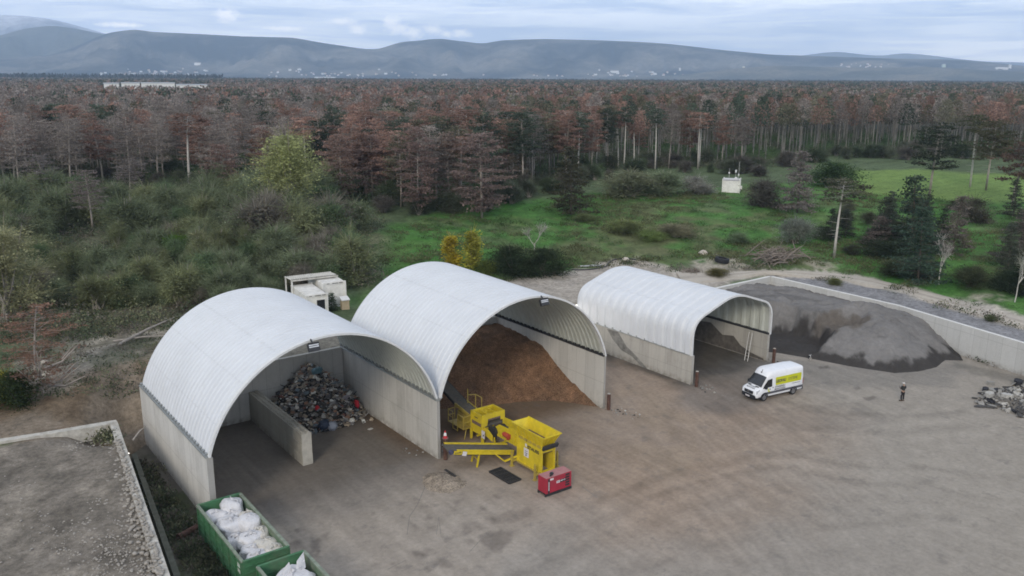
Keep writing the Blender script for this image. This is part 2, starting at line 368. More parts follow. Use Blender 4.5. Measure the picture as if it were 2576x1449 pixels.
def terrain_colour(x, y):
    n = fbm(x*.22,y*.22,21); n2 = fbm(x*.9,y*.9,5); n3 = fbm(x*.06,y*.06,31)
    wx = x+(fbm(x*.4,y*.4,41)-.47)*5; wy = y+(fbm(x*.4,y*.4,42)-.47)*5
    c = np.zeros((len(x),3)); 
    def lay(mask, col, jit=.12):
        nonlocal c
        m = np.clip(mask,0,1)[:,None]; k = (1+(n2-.47)*jit*4)[:,None]; c = c*(1-m)+np.array(col)*k*m
    lay(np.ones_like(x), (.080,.110,.056), .3)                                     # forest floor, dark herbs
    s = soft_poly(wx,wy,SLOPE,6)
    lay(s, (.062,.150,.036), .22)
    lay(s*sstep(.48,.62,n)*.6, (.105,.150,.052), .2)                              # paler dry grass
    lay(s*sstep(.50,.62,fbm(x*.13,y*.13,77))*.5, (.11,.108,.068), .2)              # brown weeds
    lay(s*sstep(.50,.60,n3)*.6, (.050,.145,.028), .2)
    lay(soft_poly(wx,wy,WEEDY,7)*sstep(.36,.56,fbm(x*.25,y*.25,88))*.75, (.105,.108,.055), .3)
    lay(soft_poly(wx,wy,THICK,6)*.9, (.10,.125,.068), .35)
    lay(soft_poly(wx,wy,THICK,5)*sstep(.48,.62,n)*.6, (.14,.12,.09), .3)
    sp_ = soft_poly(wx,wy,SPOIL,3); lay(sp_*.9, (.125,.112,.085), .3); lay(sp_*sstep(.52,.60,n)*.8, (.27,.25,.21), .25); lay(sp_*sstep(.5,.6,fbm(x*.3,y*.3,66))*.6, (.065,.075,.045), .3)
    lay(soft_poly(x,y,MEADOW,3), (.14,.215,.06), .12)
    d,_,_ = seg_dist(x,y,YARD,True); behind = (y > 16)&(x > -18)&(x < 62)
    lay(np.where(behind, 1-sstep(5,9,d), 0)*.85, (.25,.225,.19), .15)
    b = soft_poly(wx,wy,BROWN,2.5); lay(b, (.15,.115,.08), .2); lay(b*sstep(.5,.62,n)*.7, (.20,.17,.135), .15); lay(b*sstep(.52,.6,fbm(x*.17,y*.17,55))*.7, (.12,.075,.045), .15)
    lay(soft_poly(wx,wy,SAND,1.2), (.33,.30,.26), .12)
    for q in PATCH: lay(soft_poly(wx,wy,q,1.6)*.8*sstep(.38,.5,n2), (.31,.28,.23), .25)
    nb = soft_poly(x,y,BANK,.6)
    lay(soft_poly(x,y,BANK,2.5)*(x>60), (.09,.12,.05), .2); lay(nb, (.205,.205,.212), .06); lay(soft_poly(x,y,BANK,.5)*sstep(.5,.62,fbm(x*.3,y*.08,13))*.3, (.26,.258,.25), .06)
    rd,_,_ = seg_dist(x,y,ROAD,True); inr = in_poly(x+(n2-.47),y+(n2-.47),ROAD)
    lay(np.where(inr,1,1-sstep(0,.6,rd)), (.40,.37,.325), .06)
    lay(np.where(inr,1.0,0)*(1-sstep(.1,.5,abs(rd-1.9)))*.35, (.25,.225,.19), .1)
    left = (x < -19.5)&(y < 14.4); lay(np.where(left, 1, 0), (.180,.160,.134), .3); lay(np.where(left, sstep(.47,.58,fbm(x*.35,y*.25,61)), 0)*.6, (.225,.200,.165), .25)
    lay(np.where(left&(x>-30), sstep(.53,.62,fbm(x*.5,y*.2,62)), 0)*.5, (.10,.09,.075), .25)
    return np.clip(c, .004, .6)
inroad = in_poly(x,y,ROAD); z = np.where(inroad, z-.15, z)
tc = terrain_colour(x, y)
def ground_mat(name, fine=26, amt=.5, bump=.5, streaks=False, grit=None):
    m, nt, out = new_mat(name); T = NT(nt); v = T.pos(); a = T.n('Attribute', attribute_name='Col').outputs['Color']
    n1 = T.noise(v, fine*.1, 6, .7); n2 = T.noise(v, fine*.022, 5, .6); n3 = T.noise(v, fine*.5, 3, .7)
    c = T.mix(1, a, T.ramp(n1, [(.28,1-amt),(.72,1+amt)]), 'MULTIPLY')
    c = T.mix(1, c, T.ramp(n2, [(.3,1-amt*.45),(.7,1+amt*.45)]), 'MULTIPLY')
    c = T.mix(1, c, T.ramp(n3, [(.3,1-amt*.5),(.7,1+amt*.5)]), 'MULTIPLY')
    if streaks:
        for ang,sc in ((.62,.9),(1.15,.7),(-.25,.8)):
            q = T.noise(T.mapping(v, (1.9*sc,.12*sc,1), (0,0,ang)), 1.0, 6, .7)
            k = T.ramp(T.noise(v, .06, 3), [(.45,0),(.62,1)]) if ang < 1 else T.ramp(T.noise(v, .05, 3), [(.40,1),(.55,0)])
            c = T.mix(k, c, T.mix(1, c, T.ramp(q, [(.32,.92),(.5,1.0),(.68,1.05)]), 'MULTIPLY'))
        blot = T.noise(v, .55, 8, .72); c = T.mix(T.ramp(blot, [(.56,0),(.66,.45)]), c, (.14,.13,.12))
    if grit:
        vo = T.n('TexVoronoi', feature='F1'); vo.inputs['Scale'].default_value = 5.5; T.l(v, vo.inputs['Vector'])
        pick = T.math('MULTIPLY', T.math('LESS_THAN', vo.outputs['Distance'], .26), T.ramp(T.noise(v, .8, 4), [(.45,0),(.6,1)]))
        c = T.mix(T.math('MULTIPLY', pick, .55), c, grit)
    T.bsdf(out, c, .95, 0, T.bump(n1, bump, .15), .1); return m
o = np_mesh('terrain', np.stack([x,y,z],1), F, ground_mat('terrain_soil', 26, .42, .6, grit=None), smooth=True, col=tc)
tag(o, 'grassy bank and bare soil rising behind the sheds', 'ground', kind='structure')
# outer plain up to the foot of the hills: four coarse sheets butting on the terrain
B = MB(); lo,hi = -160,gx[-1]; hy = gy[-1]; far = 26000
for (x0,x1,y0,y1) in ((-far,far,hy,far),(-far,far,-far,-160),(-far,-160,-160,hy),(hi,far,-160,hy)): B.add([(x0,y0,7),(x1,y0,7),(x1,y1,7),(x0,y1,7)],[(0,1,2,3)])
tag(B.obj('plain', mat('plain_fields', (.045,.055,.035), .95, .35, .004), normals=False), 'flat wooded plain reaching to the hills', 'ground', kind='structure')

# ---------------------------------------------------------------- yard surface
STAINS = [([(1209,1345),(1245,1340),(1284,1342),(1280,1362),(1268,1370),(1255,1386),(1230,1384),(1215,1365)],0.5),
          ([(1225,1305),(1300,1285),(1330,1280),(1335,1295),(1290,1310),(1240,1318)],.35), ([(1165,1320),(1200,1312),(1215,1330),(1180,1340)],.3),
          ([(785,1360),(800,1358),(803,1388),(790,1385)],.55),([(733,1368),(752,1360),(748,1372),(738,1378)],.5),([(812,1345),(825,1340),(828,1355),(815,1352)],.35),
          ([(2175,1000),(2200,997),(2203,1003),(2180,1006)],.6),([(2150,975),(2160,973),(2162,977),(2152,978)],.5),
          ([(2062,922),(2082,921),(2083,926),(2064,927)],.6),([(1820,1000),(1900,1030),(1960,1060),(1900,1080),(1820,1050),(1770,1020)],.22),([(1950,1030),(2150,1010),(2250,1060),(2100,1090),(1980,1080)],.2)]
for k in range(26):
    rr = random.Random(900+k); u = rr.uniform(700,1250); v = rr.uniform(1230,1440); a = rr.uniform(2,7); STAINS.append(([(u-a,v),(u,v-a*.5),(u+a*1.4,v+1),(u+a*.3,v+a*.6)], rr.uniform(.25,.55)))
for k in range(5): STAINS.append(([(1036+k*7,1392+k*2),(1040+k*7,1385+k*2),(1042+k*7,1386+k*2),(1039+k*7,1394+k*2)],.45)); STAINS.append(([(1095+k*7,1416+k*3),(1108+k*6,1406+k*3),(1110+k*6,1408+k*3),(1098+k*7,1419+k*3)],.28))
yx = np.arange(-29.0,62.2,.28); yy = np.arange(-60.0,17.0,.28); X,Y = np.meshgrid(yx,yy); x = X.ravel(); y = Y.ravel(); nx,ny = len(yx),len(yy)
I = np.arange(nx*ny).reshape(ny,nx); F = np.stack([I[:-1,:-1].ravel(),I[:-1,1:].ravel(),I[1:,1:].ravel(),I[1:,:-1].ravel()],1)
cxx = x[F].mean(1); cyy = y[F].mean(1); dq,_,_ = seg_dist(cxx,cyy,YARD,True); F = F[in_poly(cxx,cyy,YARD)|(dq<.5)]
def yard_colour(x, y):
    n = fbm(x*.25,y*.25,1); n2 = fbm(x*1.3,y*1.3,2); wx = x+(fbm(x*.35,y*.35,7)-.47)*4; wy = y+(fbm(x*.35,y*.35,8)-.47)*4
    c = np.tile(np.array([.262,.238,.208]),(len(x),1))
    def lay(mask, col, mul=False):
        nonlocal c
        m = np.clip(mask,0,1)[:,None]; c = c*(1-m)+(c*np.array(col) if mul else np.array(col))*m
    lay(sstep(8,40,x-y*.3)*.6, (.298,.270,.228))
    slab = plan([(560,1200),(1100,1150),(1290,1120),(1465,1215),(1502,1252),(1385,1290),(1290,1300),(1190,1400),(1000,1480),(600,1480)],0)
    lay(soft_poly(wx,wy,slab,2.5)*.8, (.315,.278,.236))
    br = plan([(1520,905),(1740,970),(1860,1060),(1760,1200),(1640,1250),(1500,1200),(1400,1130),(1230,1110),(1150,1060),(1280,1010),(1500,1040)],0)
    lay(soft_poly(wx,wy,br,13)*.72*(.65+.7*n), (.275,.205,.150))
    lay(soft_poly(wx,wy,plan([(1620,1000),(1760,1090),(1680,1180),(1560,1100)],0),4)*sstep(.38,.55,n)*.6, (.25,.20,.15))
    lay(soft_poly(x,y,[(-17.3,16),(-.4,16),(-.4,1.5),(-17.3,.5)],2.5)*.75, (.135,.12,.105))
    lay(soft_poly(wx,wy,[(-16,0),(-1.5,0),(-3,-3),(-15,-2)],2)*.5, (.19,.175,.16))  # dark shade patch painted into the yard colour before the first shed
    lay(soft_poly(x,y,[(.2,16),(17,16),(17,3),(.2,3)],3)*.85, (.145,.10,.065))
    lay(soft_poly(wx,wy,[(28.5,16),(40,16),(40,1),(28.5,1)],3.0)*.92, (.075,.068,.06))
    lay(soft_poly(wx,wy,plan([(1750,960),(1900,905),(1960,930),(1900,1010),(1780,1020)],0),3)*.5, (.13,.125,.12))  # shade likewise painted into the ground colour before the small shed
    lay(soft_poly(wx,wy,plan([(1930,905),(2100,925),(2300,940),(2420,910),(2350,960),(2100,965),(1950,940)],0),2)*.45, (.15,.145,.135))
    lay(soft_poly(wx,wy,plan([(2420,915),(2576,950),(2576,965),(2450,935)],0),1)*.5, (.12,.115,.10))
    # tyre tracks: arcs swept by turning loaders, straight runs out of the bays
    for (ax_,ay_,r0,r1,f,sd_,am) in ((44,-36,9,34,2.6,3,.20),(8,-40,12,36,2.2,5,.15),(64,-28,8,30,2.8,7,.17)):
        rr_ = np.hypot(x-ax_,y-ay_); th = np.arctan2(y-ay_,x-ax_); q_ = fbm(rr_*f,th*3.0,sd_,3)-.44; wnd = sstep(r0,r0+5,rr_)*(1-sstep(r1-9,r1,rr_))*sstep(.40,.52,fbm(x*.06,y*.06,sd_+40)); c = c*(1+np.clip(q_*am*1.2,-.03,.03)*wnd)[:,None]
    for (ax_,x0_,x1_,y0_,y1_,sd_) in ((0,-16,-1,-22,12,2),(0,1,17,-26,3,4),(.5,16,34,-30,12,6),(.25,28,44,-20,8,8)):
        xx_ = x-ax_*y; q_ = fbm(xx_*2.6,y*.10,sd_+60,3)-.44; wnd = sstep(x0_-2,x0_+2,xx_)*(1-sstep(x1_-2,x1_+3,xx_))*sstep(y0_,y0_+8,y)*sstep(y1_,y1_-4,y); c = c*(1+np.clip(q_*.45,-.06,.06)*wnd)[:,None]
    for pts_,w_,a_ in ((((2000,1150),(2150,1175),(2330,1180),(2576,1205)),.35,.14),(((1990,1185),(2150,1215),(2330,1225),(2576,1260)),.35,.10),(((1440,1290),(1560,1240),(1700,1190),(1880,1150),(2050,1135)),.5,.10),(((1500,1310),(1640,1250),(1800,1200),(1990,1175)),.35,.12),(((1300,1449),(1520,1360),(1700,1290),(1850,1250)),.4,.10),(((1560,1449),(1800,1370),(2100,1320),(2400,1300)),.45,.08),(((1700,1000),(1690,1100),(1640,1200),(1560,1290)),.5,.08),(((900,1449),(1020,1370),(1130,1290),(1180,1230)),.3,.10),(((1980,1010),(2100,1040),(2250,1050),(2420,1040)),.6,.12),(((2050,1075),(2250,1090),(2450,1075)),.5,.09)):
        dd_,_,_ = seg_dist(x+(n2-.47)*.7+(n-.47)*2,y+(n2-.47)*.7,plan(pts_,0)); c = c*(1-a_*1.3*np.exp(-(dd_/w_)**2)*sstep(.34,.5,fbm(x*.4,y*.4,19))+.05*np.exp(-((dd_-1.2)/w_)**2))[:,None]
    for q,a in STAINS: lay(soft_poly(x+(n2-.47)*.5,y+(n2-.47)*.5,plan(q,0),.25)*a*1.2, (.45,.44,.45), True)
    # the ditch beside the shed: weeds, mud
    tr = sstep(-18.5,-19.3,x+(n2-.47)*1.6)*np.where(y > -6, 1, sstep(-14,-6,y)*1.0+0)
    tr = np.where(x < -17.6, 1, 0)*np.where(y>-12,1,0)
    lay(tr*.95, (.11,.10,.08)); lay(tr*sstep(.42,.55,n)*.85, (.045,.06,.025)); lay(tr*sstep(-18.6,-17.9,x)*.6*(1-sstep(.4,.6,n2)), (.09,.08,.07))
    return np.clip(c*(1+(n2-.47)*.18)[:,None],.01,.7)
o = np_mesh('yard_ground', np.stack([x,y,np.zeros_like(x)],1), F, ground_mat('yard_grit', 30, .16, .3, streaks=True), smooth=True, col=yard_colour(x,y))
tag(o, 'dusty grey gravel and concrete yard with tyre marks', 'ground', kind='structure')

# ================================================================ retaining walls
M_CONC_X = concrete_mat('concrete_along_x', 'X'); M_CONC_Y = concrete_mat('concrete_along_y', 'Y')
M_CONC_Y2 = concrete_mat('concrete_pale', 'Y', (.50,.50,.48), 1.6, .22, 2.6); M_STAINED = concrete_mat('concrete_stained', 'Y', (.42,.405,.37), 1.3, .6, 1.3)
def offset_wall(name, pts, th, h, material, label, cat='wall', cap=None, z0=-.3, mats=None, closed=False):
    B = MB(); n = len(pts); L = []; R = []
    for i,p in enumerate(pts):
        p = Vector(p); a = (Vector(pts[i])-Vector(pts[i-1])).normalized() if i else None; b = (Vector(pts[i+1])-p).normalized() if i < n-1 else None
        t = ((a or b)+(b or a)).normalized(); nn = Vector((-t.y,t.x)); k = 1/max(.4, nn.dot(Vector((-(b or a).y,(b or a).x))))
        L.append(p); R.append(p+nn*th*k)
    for i in range(n-1):
        q = [L[i],L[i+1],R[i+1],R[i]]
        B.add([(v.x,v.y,z0) for v in q]+[(v.x,v.y,h) for v in q], [(3,2,1,0),(4,5,6,7),(0,1,5,4),(2,3,7,6)]+([(3,0,4,7)] if i==0 else [])+([(1,2,6,5)] if i==n-2 else []))
    o = B.obj(name, material); tag(o, label, cat); return o
wl = offset_wall('retaining_wall', [(45.5,15.25)]+BAY_WALL, -.35, 3.3, M_CONC_Y2, 'long pale concrete retaining wall running behind the dark sand heap')
B = MB()                                                    # white coping on the wall as its part
pts = [(45.5,15.25)]+BAY_WALL
for i in range(len(pts)-1):
    a = Vector((*pts[i],3.32)); b = Vector((*pts[i+1],3.32)); t = (b-a).normalized(); nn = Vector((-t.y,t.x,0))*-.175
    B.bar(a+nn, b+nn, .37, .05)
B.obj('coping', mat('coping_white', (.62,.62,.60), .8, .1, 2), wl)
sw = offset_wall('platform_wall', STONE_WALL, .55, 3.3, mat('old_concrete', (.44,.425,.385), .9, .25, 2.5, dirt=(.22,.2,.16), dirt_amt=.6, bump=.4), 'long low concrete wall edging the raised gravel platform, topped with cobbles')
B = MB(); B.prism([(-20.05,14.0),(-20.05,14.62),(-24.3,15.2),(-28,15.9),(-28,15.3),(-24.3,14.6),(-20.6,14.0)], 'z', 2.2, 3.3)
B.obj('end_wall', sw.data.materials[0], sw)
B = MB(); 
for k in range(560):                                        # cobbles lying on the coping and heaped against it
    rr = random.Random(k); y = rr.uniform(-13.5,10.5); t = (y+9.5)/23.5; xx = -22.75+2.7*t-.24-abs(rr.gauss(0,.42)); r = rr.uniform(.05,.13)
    on = xx > -22.75+2.7*t-.6
    B.blob((xx, y, 3.31+r*.45 if on else 2.98+r*.3), (r*1.2,r,r*.7), k, .18, 0, 0 if r < .08 else 1)
tag(B.obj('cobbles', mat('river_stone', (.29,.27,.24), .9, .3, 6), smooth=True), 'pale river cobbles scattered along the platform wall', 'cobbles', kind='stuff')
B = MB(); B.bar((-19.25,13.5,.35),(-22.1,-11,.35),.35,.7); tag(B.obj('kerb_strip', mat('mossy_concrete', (.10,.105,.085), .95, .3, 3)), 'dark mossy concrete kerb along the ditch below the platform wall', 'kerb')

# pebbles strewn over the raised platform, joints and cracks in the yard slab
B = MB()
for k in range(2200):
    rr = random.Random(7000+k); y = rr.uniform(-14,13); t = (y+9.5)/23.5; x = -22.75+2.7*t-.7-abs(rr.gauss(0,2.6)); r = rr.choice([.025,.03,.04,.05,.075])
    if x < -34: continue
    B.blob((x,y,float(2.93)+r*.2),(r*1.3,r,r*.7),k,.2,0,0)
tag(B.obj('pebbles', bpy.data.materials['river_stone']), 'pebbles strewn over the raised gravel platform at the left', 'pebbles', kind='stuff')
B = MB()
for (a,b,wd) in (((1074,1214),(1050,1270),.05),((1050,1270),(1030,1300),.045),((1030,1300),(1024,1345),.04),((1465,1224),(1483,1238),.06),((1483,1238),(1503,1253),.06),((1098,1345),(1104,1300),.03),((1104,1300),(1110,1352),.03),((1180,1390),(1225,1340),.04),((1020,1410),(975,1432),.05)):
    p,q = survey(*a,0),survey(*b,0); d = (q-p)/np.linalg.norm(q-p); nn = np.array([-d[1],d[0],0])*wd*.5; z = np.array([0,0,.004]); B.add([p+nn+z,p-nn+z,q-nn+z,q+nn+z],[(0,1,2,3)])
tag(B.obj('slab_joint', mat('joint_dark', (.19,.175,.155), .95), normals=False), 'dark joints and cracks in the yard slab', 'joint', kind='structure')

# the pale track: its own smooth sheet laid on the terrain
RU = [(1700,684),(1800,684),(1932,680),(2007,680),(2107,687),(2182,697),(2300,724),(2432,757),(2576,797),(2700,836)]; RL = [(1720,716),(1840,702),(1932,695),(2020,697),(2120,704),(2227,726),(2330,757),(2482,801),(2576,826),(2700,866)]
tt = np.linspace(0,9,90); U3 = np.array([ground_hit(u,v) for u,v in RU]); L3_ = np.array([ground_hit(u,v) for u,v in RL])
def rs(P): 
    Q = np.stack([np.interp(tt,range(10),P[:,k]) for k in range(3)],1)
    for _ in range(3): Q[1:-1] = (Q[:-2]+2*Q[1:-1]+Q[2:])/4
    return Q
U3,L3_ = rs(U3),rs(L3_); mcr = 13; V = []; C = []
for i in range(90):
    for j in range(mcr):
        f_ = j/(mcr-1); e_ = 0 if 0<j<mcr-1 else (float(vnoise(i*.6,j*3.,5))-.5)*.5; f2 = f_+e_*.12; p = U3[i]*(1-f2)+L3_[i]*f2; rut = math.exp(-((f_-.32)/.07)**2)+math.exp(-((f_-.70)/.07)**2)
        V.append((p[0],p[1],p[2]+(.03 if 0<j<mcr-1 else -.30)+.03*math.sin(PI*f_)-.03*rut)); k_ = .9+.25*float(fbm(i*.15,j*.5,9)); C.append(np.array([.37,.34,.295])*k_*(1+.10*rut)*(1-.16*math.exp(-((f_-.51)/.08)**2)))
V = np.array(V); zs = V[:,2].reshape(90,mcr); 
I = np.arange(90*mcr).reshape(90,mcr); F = np.stack([I[:-1,:-1].ravel(),I[1:,:-1].ravel(),I[1:,1:].ravel(),I[:-1,1:].ravel()],1)
tag(np_mesh('road', V, F[:, ::-1], ground_mat('track_gravel', 30, .12, .3), smooth=True, col=np.array(C)), 'pale dirt track curving behind the retaining wall', 'road', kind='structure')
# ================================================================ storage sheds
def roof_mat():
    m, nt, out = new_mat('roof_white'); T = NT(nt); v = T.pos(); g = T.n('NewGeometry')
    n1 = T.noise(v, .35, 6, .65); n2 = T.noise(T.mapping(v,(3,3,.6)), 1.5, 5, .7); n3 = T.noise(v, 14, 3)
    c = T.mix(1, (.585,.61,.64), T.ramp(n1, [(.3,.93),(.7,1.04)]), 'MULTIPLY')
    c = T.mix(T.ramp(n2, [(.5,0),(.75,.35)]), c, (.50,.49,.46)); c = T.mix(T.ramp(n3,[(.62,0),(.75,.3)]), c, (.45,.45,.44))
    sp = T.n('SeparateXYZ'); T.l(v, sp.inputs[0]); br = T.ramp(T.noise(T.mapping(v,(.2,2.2,.2)),1.0,4,.7), [(.4,.15),(.6,.6)])
    for zz in (6.9,9.35,10.95):
        ln = T.math('LESS_THAN', T.math('ABSOLUTE', T.math('SUBTRACT', sp.outputs['Z'], zz)), .035); c = T.mix(T.math('MULTIPLY', T.math('MULTIPLY', ln, br), .55), c, (.40,.41,.42))
    c = T.mix(T.ramp(T.noise(T.mapping(v,(.25,5.0,.25)),1.0,5,.75), [(.55,0),(.75,.28)]), c, (.44,.43,.40))
    ins = T.mix(1, (.50,.525,.48), T.ramp(n2, [(.3,.85),(.7,1.1)]), 'MULTIPLY')
    c = T.mix(g.outputs['Backfacing'], c, ins)
    T.bsdf(out, c, .42, 0, T.bump(n1, .06, .05), .35); return m
M_ROOF = roof_mat(); M_TRIM = mat('trim_white', (.60,.61,.61), .5, .08, 3); M_GALV = mat('galvanised', (.33,.35,.35), .45, .2, 4, metal=.6)
M_DARK = mat('dark_steel', (.035,.036,.04), .5, .25, 5); M_RUST = mat('rusty_brown', (.085,.045,.035), .75, .35, 4, dirt=(.20,.12,.08), dirt_amt=.5)
M_LAMP = mat('lamp_glass', (.55,.57,.6), .2, .1, 5)
def arc_profile(hw, base, apex, n=56):
    rise = apex-base; R = (hw*hw+rise*rise)/(2*rise); cz = apex-R; a0 = math.atan2(base-cz, hw)
    return [(R*math.cos(a0+(PI-2*a0)*k/n), cz+R*math.sin(a0+(PI-2*a0)*k/n)) for k in range(n+1)]
def round_poly(pts, r, n=7):
    out = [pts[0]]
    for i in range(1,len(pts)-1):
        p,a,b = Vector(pts[i]),Vector(pts[i-1]),Vector(pts[i+1]); rr = r[i]
        u = (a-p).normalized()*rr; w_ = (b-p).normalized()*rr
        out += [tuple(p+u*(1-t)**2+w_*t*t) for t in [k/n for k in range(n+1)]]
    out.append(pts[-1]); return out
def roof_sheet(prof, y0, y1, pitch, amp, duty=.5):
    """corrugated sheet: the profile is pushed outwards on every rib"""
    P = np.array(prof); d = np.gradient(P, axis=0); nrm = np.stack([d[:,1],-d[:,0]],1); nrm /= np.linalg.norm(nrm,axis=1)[:,None]
    ys = []; am = []; n = int(round((y1-y0)/pitch)); pt = (y1-y0)/n
    for k in range(n):
        b = y0+k*pt
        for t,a in ((0,0),(.5-duty*.5-.10,0),(.5-duty*.5+.04,1),(.5+duty*.5-.04,1),(.5+duty*.5+.10,0)): ys.append(b+t*pt); am.append(a)
    ys.append(y1); am.append(0)
    ys = np.array(ys); am = np.array(am)*amp; m = len(P)
    X_ = P[None,:,0]+nrm[None,:,0]*am[:,None]; Z_ = P[None,:,1]+nrm[None,:,1]*am[:,None]; Y_ = np.repeat(ys[:,None],m,1)
    V = np.stack([X_,Y_,Z_],2).reshape(-1,3); I = np.arange(len(ys)*m).reshape(len(ys),m)
    F = np.stack([I[:-1,:-1].ravel(),I[1:,:-1].ravel(),I[1:,1:].ravel(),I[:-1,1:].ravel()],1)
    return V, F
def shed(name, x0, x1, label, left, right, base, prof, pitch, amp, y0=0.0, y1=16.6, mats=(None,None), lamp=None, thick=.32, trim=.30, rightwall=True):
    t = empty(name, ((x0+x1)/2, y0, 0), 0, label, 'shed'); cx = (x0+x1)/2; L = (x1-x0)/2; dy = y1-y0
    B = MB(); B.box(-L, -L+left, 0, dy, -.3, base)
    if left: B.obj('side_wall', mats[0], t)
    if rightwall: B = MB(); B.box(L-right, L, 0, dy, -.3, base); B.obj('side_wall', mats[1], t)
    B = MB(); B.box(-L+left+.002, L-right-.002, dy-.35, dy-.004, -.3, base-.02); B.obj('back_wall', M_CONC_X, t)
    V,F = roof_sheet(prof, .02, dy-.02, pitch, amp); r = np_mesh('roof', V, F, M_ROOF, t, smooth=False)
    B = MB(); n = len(prof)                                  # pale arch band round the open front
    P = np.array(prof); d = np.gradient(P,axis=0); nr = np.stack([d[:,1],-d[:,0]],1); nr /= np.linalg.norm(nr,axis=1)[:,None]
    vs = []; 
    for k in range(n):
        for off,yy in ((amp+.03,-.04),(amp+.03,trim),(-.06,trim),(-.06,-.04)): vs.append((P[k,0]+nr[k,0]*off, yy, P[k,1]+nr[k,1]*off))
    B.add(vs, [(4*k+a,4*k+(a+1)%4,4*k+4+(a+1)%4,4*k+4+a) for k in range(n-1) for a in range(4)]+[(0,1,2,3),tuple(4*(n-1)+a for a in (3,2,1,0))]); B.obj('front_trim', M_TRIM, t)
    if lamp:
        B = MB(); lx,lz = lamp; B.bar((lx,-.05,lz+.45),(lx,-.45,lz+.2),.08,.08); B.bar((lx-.38,-.5,lz+.32),(lx+.38,-.5,lz+.32),.06,.06)
        B.obox((lx,-.5,lz),(.8,.22,.55),(-.5,0,0)); f = B.obj('floodlight', M_DARK, t)
        B = MB()
        for k in range(4): B.obox((lx,-.62+.03*k-.02,lz-.19+.125*k),(.70,.03,.075),(-.5,0,0))
        B.obj('lamp', M_LAMP, f)
    return t
arcp = [(x,z) for x,z in arc_profile(8.62, 4.98, 11.62)]
s1 = shed('arched_shed', -17.7, 0, 'white arched storage shed over the rubbish heap, its open front divided by a block wall', .40, .24, 4.95, [(x-.02,z) for x,z in arcp], .615, .055, mats=(M_CONC_Y,M_CONC_Y), lamp=(-1.35,11.2))
s2 = shed('arched_shed', 0.0, 17.38, 'white arched storage shed over the brown bark heap behind the yellow machine', 0, .18, 4.95, [(x,z) for x,z in arcp], .615, .06, mats=(None,M_CONC_Y), lamp=(1.1,11.2))
gb = round_poly([(6.02,2.95),(6.02,6.25),(0,8.25),(-6.02,6.25),(-6.02,2.95)], [0,1.55,1.9,1.55,0], 9)
prof3 = []
for i in range(len(gb)-1):                                  # resample the vertical legs
    a,b = Vector(gb[i]),Vector(gb[i+1]); k = max(1,int((b-a).length/.6)); prof3 += [tuple(a.lerp(b,j/k)) for j in range(k)]
prof3.append(gb[-1])
s3 = shed('gabled_shed', 28.25, 40.3, 'white round-shouldered storage shed with an empty dark floor beside the sand heap', .32, .32, 2.94, prof3, 1.18, .10, y0=-.5, y1=16.3, mats=(M_STAINED,M_STAINED), trim=.22)
# galvanised base rails, saw-tooth closures at the eaves, gutter on the shared wall
def rail(parent, x, z, y0, y1, w, h, m, name='base_rail', teeth=None):
    B = MB(); B.box(x-w/2,x+w/2,y0,y1,z,z+h)
    if teeth:
        p,dx = teeth; k = y0+p*.5
        while k < y1-.1:
            B.box(x+dx-.07,x+dx+.07,k-.15*p/.6,k+.15*p/.6,z+h*.3,z+h+.16); k += p
    B.obj(name, m, parent)
rail(s1, -8.72, 4.95, .05, 16.5, .36, .10, M_GALV, teeth=(.615,-.02)); rail(s1, 8.66, 4.95, .05, 16.5, .30, .13, M_GALV, teeth=(.615,-.10))
rail(s2, 8.55, 4.95, .05, 16.5, .30, .11, M_DARK, teeth=(.615,-.1)); rail(s2, -8.45, 4.95, .05, 16.5, .12, .1, M_GALV)
rail(s3, -5.99, 2.94, .05, 16.7, .30, .06, M_GALV, teeth=(1.18,-.05)); rail(s3, 5.93, 2.94, .05, 16.7, .34, .18, M_DARK)
B = MB(); B.tube((8.50,-.02,4.93),(8.50,16.4,4.93),.06,n=8); B.box(8.50,8.92,-.06,0,4.86,5.05); B.obj('gutter', M_GALV, s1)
# dirt thrown against the walls of the small shed
def stain_sheet(name, parent, x, pts, m, th=.012):
    B = MB(); B.prism(pts, 'x', x, x+th); return B.obj(name, m, parent)
M_DIRT = mat('damp_dirt', (.11,.10,.09), .95, .4, 1.6)
stain_sheet('dirt_mark', s3, 5.70, [(15.5,.05),(15.5,2.5),(9.0,2.35),(7.6,2.5),(5.9,1.5),(4.4,1.75),(3.4,.95),(2.0,.5),(.4,.25),(.3,.05)], M_DIRT)
B = MB(); B.prism([(11.9,2.80),(10.2,2.85),(8.9,1.62),(7.4,.95),(5.8,.02),(6.6,.02),(8.0,.75),(9.6,1.0),(11.0,1.9)], 'x', -6.043, -6.027); B.obj('dirt_mark', mat('grey_smear', (.20,.195,.18), .95, .45, 2.0), s3)

# ---------------------------------------------------------------- block wall in the first shed
M_BLOCK = concrete_mat('block_concrete', 'Y', (.36,.345,.30), 1.62, .4, -5)
M_BLOCK2 = mat('block_face', (.43,.41,.36), .9, .18, 1.5, dirt=(.25,.235,.20), dirt_amt=.5, bump=.3)
bw = empty('block_wall', (-8.75,5.1,0), 0, 'dividing wall of interlocking concrete blocks standing inside the first shed', 'wall')
for row in range(3):
    y = 0.0; k = 0; z = row*.86
    while y < 11.0:
        L = .82 if (k == 0 and row%2) else 1.62; L = min(L, 11.1-y); rr = random.Random(row*31+k); B = MB()
        B.box(-.41+rr.uniform(-.012,.012), .41+rr.uniform(-.012,.012), y+.006, y+L-.006, z+.004, z+.856)
        if row == 2:
            for yy in np.arange(y+.2, y+L-.05, .4):
                for xx in (-.2,.2): B.prism([(xx-.11,z+.855),(xx+.11,z+.855),(xx+.05,z+.955),(xx-.05,z+.955)], 'y', yy-.11, yy+.11)
        B.obj("concrete_block", M_BLOCK2 if k == 0 else M_BLOCK, bw, bevel=.015); y += L; k += 1

